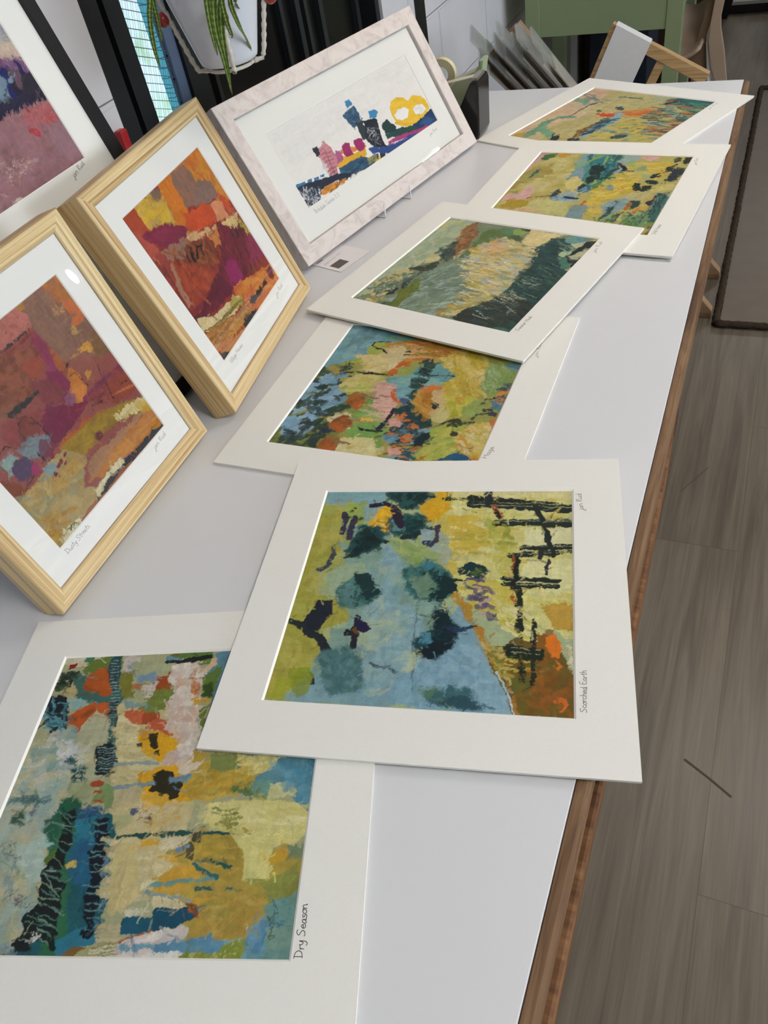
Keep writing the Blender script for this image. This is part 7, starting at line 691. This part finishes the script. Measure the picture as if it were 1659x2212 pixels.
# ------------------------------------------------------------------ hanging planter
PX, PY, PZ = -.72, 1.066, TZ+.352
M_pot = mat('white_glazed_pot', 'cdd2de', .25, .5, var=.01)
M_rope = mat('cotton_rope', 'cfcbc0', .9, .1, var=.12, vscale=400, bump=.5, bscale=700)
M_bead = mat('red_bead', '8e2a26', .3, .5, var=.05)
pt = empty('potted_spider_plant', TR(PX, PY, PZ), 'spider plant in a white tapered pot hanging before the black door', 'potted plant')
prof = [(.0, .004), (.036, .0), (.041, .003), (.0425, .008), (.068, .105), (.071, .13), (.067, .13), (.064, .112), (.0, .105)]
G().lathe(prof, 48, cap0=True, cap1=True).obj('pot', M_pot, pt, smooth=True)
M_soil = mat('soil', '3a2a1e', .9, .1, var=.3, vscale=80)
G().lathe([(.0, .1055), (.063, .1105), (.063, .114), (.0, .12)], 32).obj('soil', M_soil, pt, smooth=True)
def leaf_mat():
    m = mat('striped_leaf', '5f7a2c', .4, .4, var=.15, vscale=12)
    N = m.node_tree.nodes; L = m.node_tree.links; tc = N.new('ShaderNodeTexCoord'); sp = N.new('ShaderNodeSeparateXYZ'); L.new(tc.outputs['UV'], sp.inputs[0])
    a = N.new('ShaderNodeMath'); a.operation = 'SUBTRACT'; a.inputs[1].default_value = .5; L.new(sp.outputs['Y'], a.inputs[0]); b = N.new('ShaderNodeMath'); b.operation = 'ABSOLUTE'; L.new(a.outputs[0], b.inputs[0])
    c = N.new('ShaderNodeValToRGB'); c.color_ramp.elements[0].color = lin('97a85c'); c.color_ramp.elements[0].position = .05; c.color_ramp.elements[1].color = lin('3d5a1c'); c.color_ramp.elements[1].position = .22
    t = c.color_ramp.elements.new(.46); t.color = lin('4f6c24'); L.new(b.outputs[0], c.inputs[0])
    d = N.new('ShaderNodeValToRGB'); d.color_ramp.elements[0].position = .93; d.color_ramp.elements[1].position = .97; L.new(sp.outputs['X'], d.inputs[0])
    x = N.new('ShaderNodeMix'); x.data_type = 'RGBA'; L.new(d.outputs[0], x.inputs[0]); L.new(c.outputs[0], x.inputs[6]); x.inputs[7].default_value = lin('5a3a24'); L.new(x.outputs[2], N['Principled BSDF'].inputs['Base Color'])
    return m
M_leaf = leaf_mat()
def leaf(pts, w):
    """arching blade through world points, folded along its middle"""
    P = [Vector(p) - Vector((PX, PY, PZ)) for p in pts]; Q = []
    for i in range(len(P)-1):
        p0, p1, p2, p3 = P[max(i-1, 0)], P[i], P[i+1], P[min(i+2, len(P)-1)]
        for t in (0, .2, .4, .6, .8): Q.append(.5*(2*p1+(p2-p0)*t+(2*p0-5*p1+4*p2-p3)*t*t+(3*p1-p0-3*p2+p3)*t**3))
    Q.append(P[-1]); g = G(); n = len(Q); rows = []
    view = Vector((-.37, .62, -.6))
    for i, q in enumerate(Q):
        d = (Q[min(i+1, n-1)]-Q[max(i-1, 0)]).normalized(); s = d.cross(view).normalized(); f = s.cross(d).normalized(); u = i/(n-1)
        ww = w*min(1, .55+u*1.6)*(1-u**2.6)**.8 + .0003
        rows.append((q - s*ww/2 - f*ww*.18, q, q + s*ww/2 - f*ww*.18))
    for i in range(n-1):
        u0, u1 = i/(n-1), (i+1)/(n-1)
        g.quad(rows[i][0], rows[i+1][0], rows[i+1][1], rows[i][1], uv=[(u0, 0), (u1, 0), (u1, .5), (u0, .5)])
        g.quad(rows[i][1], rows[i+1][1], rows[i+1][2], rows[i][2], uv=[(u0, .5), (u1, .5), (u1, 1), (u0, 1)])
    o = g.obj('leaf', M_leaf, pt, smooth=True); md = o.modifiers.new('thickness', 'SOLIDIFY'); md.thickness = .0006
leaf([(-0.66, 1.0004, 1.2187), (-0.66, 0.9792, 1.1987), (-0.66, 0.9646, 1.1667), (-0.66, 0.9638, 1.1297), (-0.66, 0.9617, 1.0883)], 0.0086)
leaf([(-0.655, 1.0109, 1.2111), (-0.6575, 0.9891, 1.1911), (-0.66, 0.9761, 1.1584), (-0.6625, 0.9703, 1.1169), (-0.665, 0.9672, 1.0896)], 0.0078)
leaf([(-0.6, 0.7902, 1.2542), (-0.605, 0.7815, 1.2361), (-0.61, 0.7761, 1.2168), (-0.615, 0.7756, 1.191), (-0.62, 0.7818, 1.1735)], 0.0059)
leaf([(-0.6, 0.782, 1.2519), (-0.6067, 0.7877, 1.2327), (-0.6133, 0.7934, 1.2126), (-0.62, 0.798, 1.1931)], 0.0051)
leaf([(-0.64, 0.9955, 1.2083), (-0.645, 0.9736, 1.1963), (-0.65, 0.9775, 1.173), (-0.655, 0.9882, 1.1522), (-0.66, 0.9959, 1.1467)], 0.0062)
leaf([(-0.64, 1.0086, 1.2104), (-0.65, 0.9974, 1.1886), (-0.66, 1.0176, 1.1582), (-0.67, 1.0436, 1.1328), (-0.68, 1.0696, 1.1071)], 0.0062)
leaf([(-0.65, 1.0436, 1.1985), (-0.66, 1.0246, 1.183), (-0.67, 1.0435, 1.1686), (-0.68, 1.0631, 1.159)], 0.0047)
leaf([(-0.655, 0.9703, 1.2199), (-0.6567, 0.9584, 1.2032), (-0.6583, 0.9522, 1.1698), (-0.66, 0.9523, 1.1384)], 0.0078)
hg = empty('macrame_hanger', TR(PX, PY, PZ), 'cream macrame rope hanger with red beads around the white hanging pot', 'plant hanger')
HOOK = Vector((0, 0, 1.40 - .0))
def cord(pts, r, name='rope'):
    pts = [Vector(p) for p in pts]; Q = []
    for a, b in zip(pts, pts[1:]):
        k = max(2, int((b-a).length/.004)); Q += [a.lerp(b, t/k) for t in range(k)]
    Q.append(pts[-1])
    G().tube(Q, [r*(1+.22*math.sin(i*2.1)) for i in range(len(Q))], 8).obj(name, M_rope, hg, smooth=True)
for k, aa in enumerate([0.536, 3.68, -0.93, 2.1]):
    c, s_ = math.cos(aa), math.sin(aa)
    p = lambda r, z: (c*r, s_*r, z)
    cord([p(.032, -.0055), p(.047, -.0045), p(.052, .008), p(.073, .088), p(.079, .135), p(.07, .30), p(.03, .8)], .0034)
    sph = [(max(.0095*math.sin(math.pi*i/8), .0004), -.0095*math.cos(math.pi*i/8)) for i in range(9)]
    q = p(.076, .066); G().lathe(sph, 16, q).obj('bead', M_bead, hg, smooth=True)
cord([(.03, 0, .8), (0, 0, .9), (0, 0, 1.405)], .004); G().lathe([(.0, -.008), (.02, -.008), (.02, 0), (0, 0)], 20, (0, 0, 2.5-PZ+.0)).obj('ceiling_plate', M_wire, hg)
g = G(); R0 = .032
g.tube([(R0*math.cos(t), R0*math.sin(t), -.0050) for t in [2*math.pi*k/24 for k in range(25)]], .0026, 8).obj('rope_ring', M_rope, hg, smooth=True)

# ------------------------------------------------------------------ far end: print browser, canvas stretcher, green desk, chair
M_ply = wood('brown_ply', ['7a5e45', '8f7155', '9c7d60'], 3, 40, .6)
M_bat = wood('pale_batten', ['9a7a52', 'b8976a', 'c7a77b'], 3, 60, .55)
br = empty('print_browser', TR(0, 0, TZ), 'brown wooden print browser standing on the floor past the table end', 'print rack')
def slab(name, pts, y0, y1, mt, parent, bev=0): return G().prism(pts, y0, y1, ax='y').obj(name, mt, parent, bevel=bev)
dx, dz = .64, -.76
def browser_rail(y0, y1):
    slab('side_rail', [(-.733, .005), (-.699, .028), (-.06, -.725), (-.06, -.7495), (-.095, -.7495)], y0, y1, M_ply, br, .002)
browser_rail(2.28, 2.31); browser_rail(2.52, 2.55)
slab('leg', [(-.62, -.7495), (-.585, -.7495), (-.30, -.46), (-.325, -.44)], 2.325, 2.345, M_ply, br); slab('leg', [(-.62, -.7495), (-.585, -.7495), (-.30, -.46), (-.325, -.44)], 2.485, 2.505, M_ply, br)
slab('stretcher', [(-.44, -.337), (-.425, -.325), (-.405, -.35), (-.42, -.362)], 2.31, 2.52, M_ply, br)
M_sleeve = clear('clear_sleeve', 'f2f4f4', 1.4, .15, .16, 'e6e6e6')
M_bboard = [mat('sleeved_board_%d' % k, c, .7, .2, var=.05) for k, c in enumerate(('9a8a78', 'c9baa8', 'd9d0c2', '7a5a46', 'b09c88', 'e0d8cc'))]
Wd = Vector((-.30, .954, 0)).normalized()
for k in range(14):
    ang = math.radians(41 - .25*k + (1.5 if k % 3 == 0 else 0)); L_ = .51 + .02*math.sin(k*2.3); th_ = .0038
    side = Vector((-Wd.y, Wd.x, 0)); Dn = side*math.sin(ang) + Vector((0, 0, math.cos(ang))); Nn = Wd.cross(Dn)
    o = Vector((-.405 + .0078*k, 2.325 + .004*(k % 3), TZ-.36 + .002*k))
    r = empty('sleeved_print', axes(o, Wd, Dn, Nn), 'mounted print in a clear sleeve leaning in the wooden browser', 'sleeved print', 'sleeved prints in the browser')
    G().box(.004, .004, 0, .146, L_-.05*(1+k % 2), th_).obj('board', M_bboard[k % 6], r)
    G().box(0, 0, -.0012, .15, L_-.01 + (.045 if k in (1, 7) else 0), th_+.0012).obj('sleeve', M_sleeve, r)

st = empty('canvas_stretcher', TR(0, 0, TZ), 'pale wooden canvas stretcher with white canvas on half of it, standing behind the table end', 'canvas')
M_canvas = mat('white_canvas', 'dededf', .8, .15, var=.015, vscale=60, bump=.1, bscale=900)
A = Vector((-.479, -.061)); Bq = Vector((-.181, -.218)); d = (Bq-A).normalized(); w = Vector((-d.y, d.x)) * -.034; dn = Vector((-.068, -.157)).normalized(); Ln = (.7495+.02)/-dn.y
slab('top_bar', [tuple(A), tuple(Bq), tuple(Bq+w), tuple(A+w)], 2.80, 2.83, M_bat, st, .0015)
def post(p, wd, y0, y1, mt, nm):
    e0 = p + dn*((-.7495-p.y)/dn.y); slab(nm, [tuple(p), tuple(p+d*wd), tuple(p + d*wd + dn*((-.7495-(p+d*wd).y)/dn.y)), tuple(e0)], y0, y1, mt, st)
post(A+w+Vector((.001, 0)), .028, 2.802, 2.828, M_bat, 'side_bar'); post(Bq-d*.03+w, .028, 2.802, 2.828, M_bat, 'side_bar'); post(A+d*.175+w, .027, 2.803, 2.827, M_bat, 'brace')
pC = A + d*.013; pD = A + d*.132
slab('canvas', [tuple(pC), tuple(pD), tuple(pD+dn*.55), tuple(pC+dn*.55)], 2.792, 2.7995, M_canvas, st)
slab('canvas_fold', [tuple(pC+Vector((.0, .004))), tuple(pD+Vector((0, .004))), tuple(pD), tuple(pC)], 2.792, 2.832, M_canvas, st)

M_sage = mat('sage_green_paint', '7d8a68', .45, .35, var=.03, vscale=8)
M_saged = mat('dark_green_paint', '3d4a33', .5, .3, var=.03)
dk = empty('green_desk', TR(0, 0, 0), 'sage green painted side desk with square legs beyond the table end', 'desk')
X0, X1, Y0, Y1, ZT = -.861, -.315, 3.2, 3.66, .80
G().box(X0-.01, Y0-.012, ZT-.022, X1+.012, Y1+.01, ZT).obj('desk_top', M_sage, dk, bevel=.003)
for x in (X0, X1-.054):
    wd = .052 if x == X0 else .054
    for y in (Y0, Y1-.05): G().box(x, y, 0, x+wd, y+.05, ZT-.022).obj('leg', M_sage, dk, bevel=.002)
G().box(X0+.052, Y0+.004, .562, X1-.054, Y0+.026, ZT-.022).obj('front_apron', M_sage, dk)
G().box(X1-.03, Y0+.05, .60, X1-.01, Y1-.05, ZT-.022).obj('side_apron', M_sage, dk); G().box(X0+.01, Y0+.05, .60, X0+.03, Y1-.05, ZT-.022).obj('side_apron', M_sage, dk)
M_grey = mat('grey_box', '98938c', .7, .2, var=.04); M_navy = mat('navy_box', '252c38', .5, .3, var=.05); M_dbrown = mat('dark_brown_cabinet', '2c1d12', .5, .3, var=.08)
tag(G().box(-.935, 3.70, 0, -.80, 3.98, .66).obj('display_plinth', M_grey, bevel=.004), 'tall pale grey plinth on the floor behind the green desk', 'plinth')
nb_ = empty('storage_box', TR(0, 0, 0), 'dark navy storage box on the floor behind the green desk', 'storage box')
G().box(-.745, 3.80, 0, -.50, 4.10, .56).obj('body', M_navy, nb_, bevel=.004); G().box(-.75, 3.795, .5605, -.495, 4.105, .585).obj('lid', M_navy, nb_, bevel=.004)
cb_ = empty('low_cabinet', TR(0, 0, 0), 'dark brown low cabinet against the left wall behind the green desk', 'cabinet')
G().box(-.945, 4.30, .05, -.34, 4.75, .95).obj('carcass', M_dbrown, cb_, bevel=.004); G().box(-.93, 4.32, 0, -.36, 4.73, .0495).obj('plinth_base', M_black, cb_); G().box(-.935, 4.285, .08, -.645, 4.2995, .93).obj('door', M_dbrown, cb_); G().box(-.64, 4.285, .08, -.35, 4.2995, .93).obj('door', M_dbrown, cb_)

M_beige = mat('beige_moulded_ply', '9a8674', .5, .3, var=.05, vscale=12); M_beige_shade = mat('beige_ply_shaded', '77624e', .55, .3, var=.05, vscale=12)  # second tone is the same ply with the shade painted in
ch = empty('moulded_chair', TR(0, 0, TZ), 'beige moulded plywood chair standing beside the green desk', 'chair')
F0 = -.7495
# curved seat shell
loops = []
for i in range(9):
    t = i/8; loops.append([(-.375 + .115*u, 3.29 + .29*t, -.315 + .03*(2*u-1)**2 + .14*max(0, t-.5)**1.4*2.0 + .012*(1-t)) for u in [k/8 for k in range(9)]])
g = G(); g.loft(loops, False, False, closed=False); o = g.obj('seat_shell', M_beige, ch, smooth=True); md = o.modifiers.new('thickness', 'SOLIDIFY'); md.thickness = .012
slab('back_leg', [(-.2582, -.14), (-.2646, -.217), (-.2786, -.283), (-.2841, -.3055), (-.345, -.312), (-.34, -.345), (-.29, -.40), (-.26, -.55), (-.25, F0), (-.215, F0), (-.2297, -.3971), (-.2449, -.3108), (-.2479, -.2728), (-.2383, -.2349), (-.2302, -.14)], 3.42, 3.445, M_beige_shade, ch, .002)
slab('front_leg', [(-.2289, -.14), (-.2369, -.2298), (-.2357, -.2907), (-.2179, -.3713), (-.1973, -.4195), (-.165, -.55), (-.15, F0), (-.10, F0), (-.125, -.55), (-.1568, -.4213), (-.1783, -.3212), (-.1992, -.2455), (-.204, -.2089), (-.1967, -.14)], 3.385, 3.41, M_beige, ch, .002)
slab('leg_edge', [(-.2444, -.2929), (-.2365, -.2937), (-.213, -.4222), (-.17, F0), (-.185, F0), (-.2257, -.4213)], 3.3995, 3.4185, M_canvas, ch)
slab('back_rest', [(-.262, -.139), (-.19, -.139), (-.17, .05), (-.27, .05)], 3.39, 3.44, M_beige, ch, .01)
slab('rear_legs', [(-.37, F0), (-.345, F0), (-.335, -.33), (-.355, -.33)], 3.5, 3.525, M_beige_shade, ch)

ls = empty('low_stand', TR(0, 0, 0), 'low black display stand with a grey top on the floor at the far end', 'stand')
M_gtop = mat('grey_board_top', '8c8a88', .6, .3, var=.04)
G().box(-.36, 5.62, 0, 1.2, 5.68, .05).obj('front_bar', M_blkp, ls); G().box(-.36, 6.3, 0, 1.2, 6.36, .05).obj('rear_bar', M_blkp, ls); G().box(-.30, 5.60, .0505, 1.2, 6.4, .066).obj('top_board', M_gtop, ls)
G().prism([(-.36, .0), (-.30, .0), (-.12, .72), (-.18, .72)], 5.53, 5.58, ax='y').obj('side_strut', M_blkp, ls); 
sl = empty('wooden_stool', TR(.14, 5.28, 0), 'reddish brown wooden stool on the floor at far right', 'stool')
M_redw = wood('red_brown_wood', ['5c3a24', '75492e', '865638'], 3, 50, .5)
for x in (-.17, .17):
    for y in (-.17, .17): G().box(x-.02, y-.02, 0, x+.02, y+.02, .43).obj('leg', M_redw, sl)
G().box(-.2, -.2, .4305, .2, .2, .46).obj('seat', M_redw, sl, bevel=.004)

# ------------------------------------------------------------------ floor mat
M_rug = mat('grey_brown_mat', '665c51', .42, .3, var=.07, vscale=14, bump=.12, bscale=500)
M_bind = mat('dark_binding', '3c3128', .95, .1, var=.25, vscale=120, bump=.6, bscale=350)
rg = empty('floor_mat', TR(0, 0, 0), 'grey brown floor mat with a fuzzy dark bound edge, right of the table', 'mat')
RX0, RX1, RY0, RY1 = -.044, 1.25, 2.235, 4.30
G().box(RX0+.012, RY0+.012, .0003, RX1-.012, RY1-.012, .006).obj('mat_surface', M_rug, rg)
rnd = random.Random(3)
def bind(a, b):
    a = Vector(a); b = Vector(b); k = int((b-a).length/.012); pts = [a.lerp(b, i/k) + Vector((rnd.uniform(-.0016, .0016), rnd.uniform(-.0016, .0016), 0)) for i in range(k+1)]
    G().tube(pts, [.0105*(1+rnd.uniform(-.14, .14)) for _ in pts], 8).obj('bound_edge', M_bind, rg, smooth=True)
zb = .0115
for p, q in (((RX0, RY0), (RX1, RY0)), ((RX0, RY1), (RX1, RY1)), ((RX0, RY0), (RX0, RY1)), ((RX1, RY0), (RX1, RY1))): bind((*p, zb), (*q, zb))

# ------------------------------------------------------------------ ceiling lights
M_led = emit('led_panel_light', 'fff8ee', 14.0); M_rim = mat('lamp_rim', 'e4e4e4', .4, .4)
for i, (x, y, s, lab) in enumerate([(0.5, 2.1, 0.3, 'square ceiling light over the far end of the table'), (0.25, 6.7, 0.3, 'square ceiling light at the far end of the room'), (2.3, 0.7, 0.3, 'added square ceiling light near the window for fill'), (0.9, 0.0, 0.3, 'added square ceiling light brightening the near end of the table')]):  # window and near-end panels are added to brighten the near table
    r = empty('ceiling_panel', TR(x, y, 2.5), lab, 'ceiling light', 'square ceiling lights')
    G().rectloft(-s-.02, -s-.02, s+.02, s+.02, [(0, -.0005), (0, -.012), (.02, -.012)]).obj('rim', M_rim, r)
    G().box(-s+.001, -s+.001, -.011, s-.001, s-.001, -.002).obj('diffuser', M_led, r)
M_tube = emit('tube_light', 'ffffff', 60.0)
r = empty('tube_lamp', TR(4.0, 5.2, 2.5), 'long tube lamp on the ceiling near the right windows', 'ceiling light')
G().box(-.03, -.26, -.03, .03, .26, -.0005).obj('housing', M_rim, r); G().tube([(0, -.23, -.05), (0, .23, -.05)], .011, 12).obj('tube', M_tube, r, smooth=True)

# warm spot over the back of the table, and an oval lamp on the right wall
sp = empty('ceiling_spot', TR(-.25, 2.0, 2.5), 'small white spot lamp on the ceiling above the back of the table', 'ceiling light')
G().lathe([(0, -.09), (.035, -.09), (.04, -.02), (.05, -.0005), (0, -.0005)], 24).obj('housing', M_rim, sp, smooth=True)
M_bulb = emit('warm_bulb', 'ffd9a0', 8); G().lathe([(0, -.0925), (.03, -.0925), (.03, -.0905), (0, -.0905)], 20).obj('bulb', M_bulb, sp)
Ls = bpy.data.lights.new('spot_light', 'SPOT'); Ls.energy = 14; Ls.color = (1, .72, .42); Ls.spot_size = math.radians(58); Ls.spot_blend = .9; Ls.shadow_soft_size = .05
lo = link(bpy.data.objects.new('spot_light', Ls)); lo.location = (-.25, 2.0, 2.39); lo.rotation_euler = (Vector((-.62, 1.35, TZ)) - lo.location).to_track_quat('-Z', 'Y').to_euler()
wl_ = empty('wall_lamp', TR(5.0, 5.55, 1.38), 'oval white wall lamp on the right wall', 'wall lamp')
g = G(); loops = [[(x, .034*s*math.cos(a), .085*s*math.sin(a)) for a in [2*math.pi*k/28 for k in range(28)]] for x, s in ((-.0005, 1.1), (-.02, 1.1), (-.02, .98))]
g.loft(loops, True, True).obj('base', M_rim, wl_)
M_oval = emit('oval_lamp_light', 'eaf4ff', 34); g = G(); loops = [[(x, .034*s*math.cos(a), .085*s*math.sin(a)) for a in [2*math.pi*k/28 for k in range(28)]] for x, s in ((-.0205, .95), (-.04, .9), (-.055, .6))]
g.loft(loops, True, True).obj('shade', M_oval, wl_)
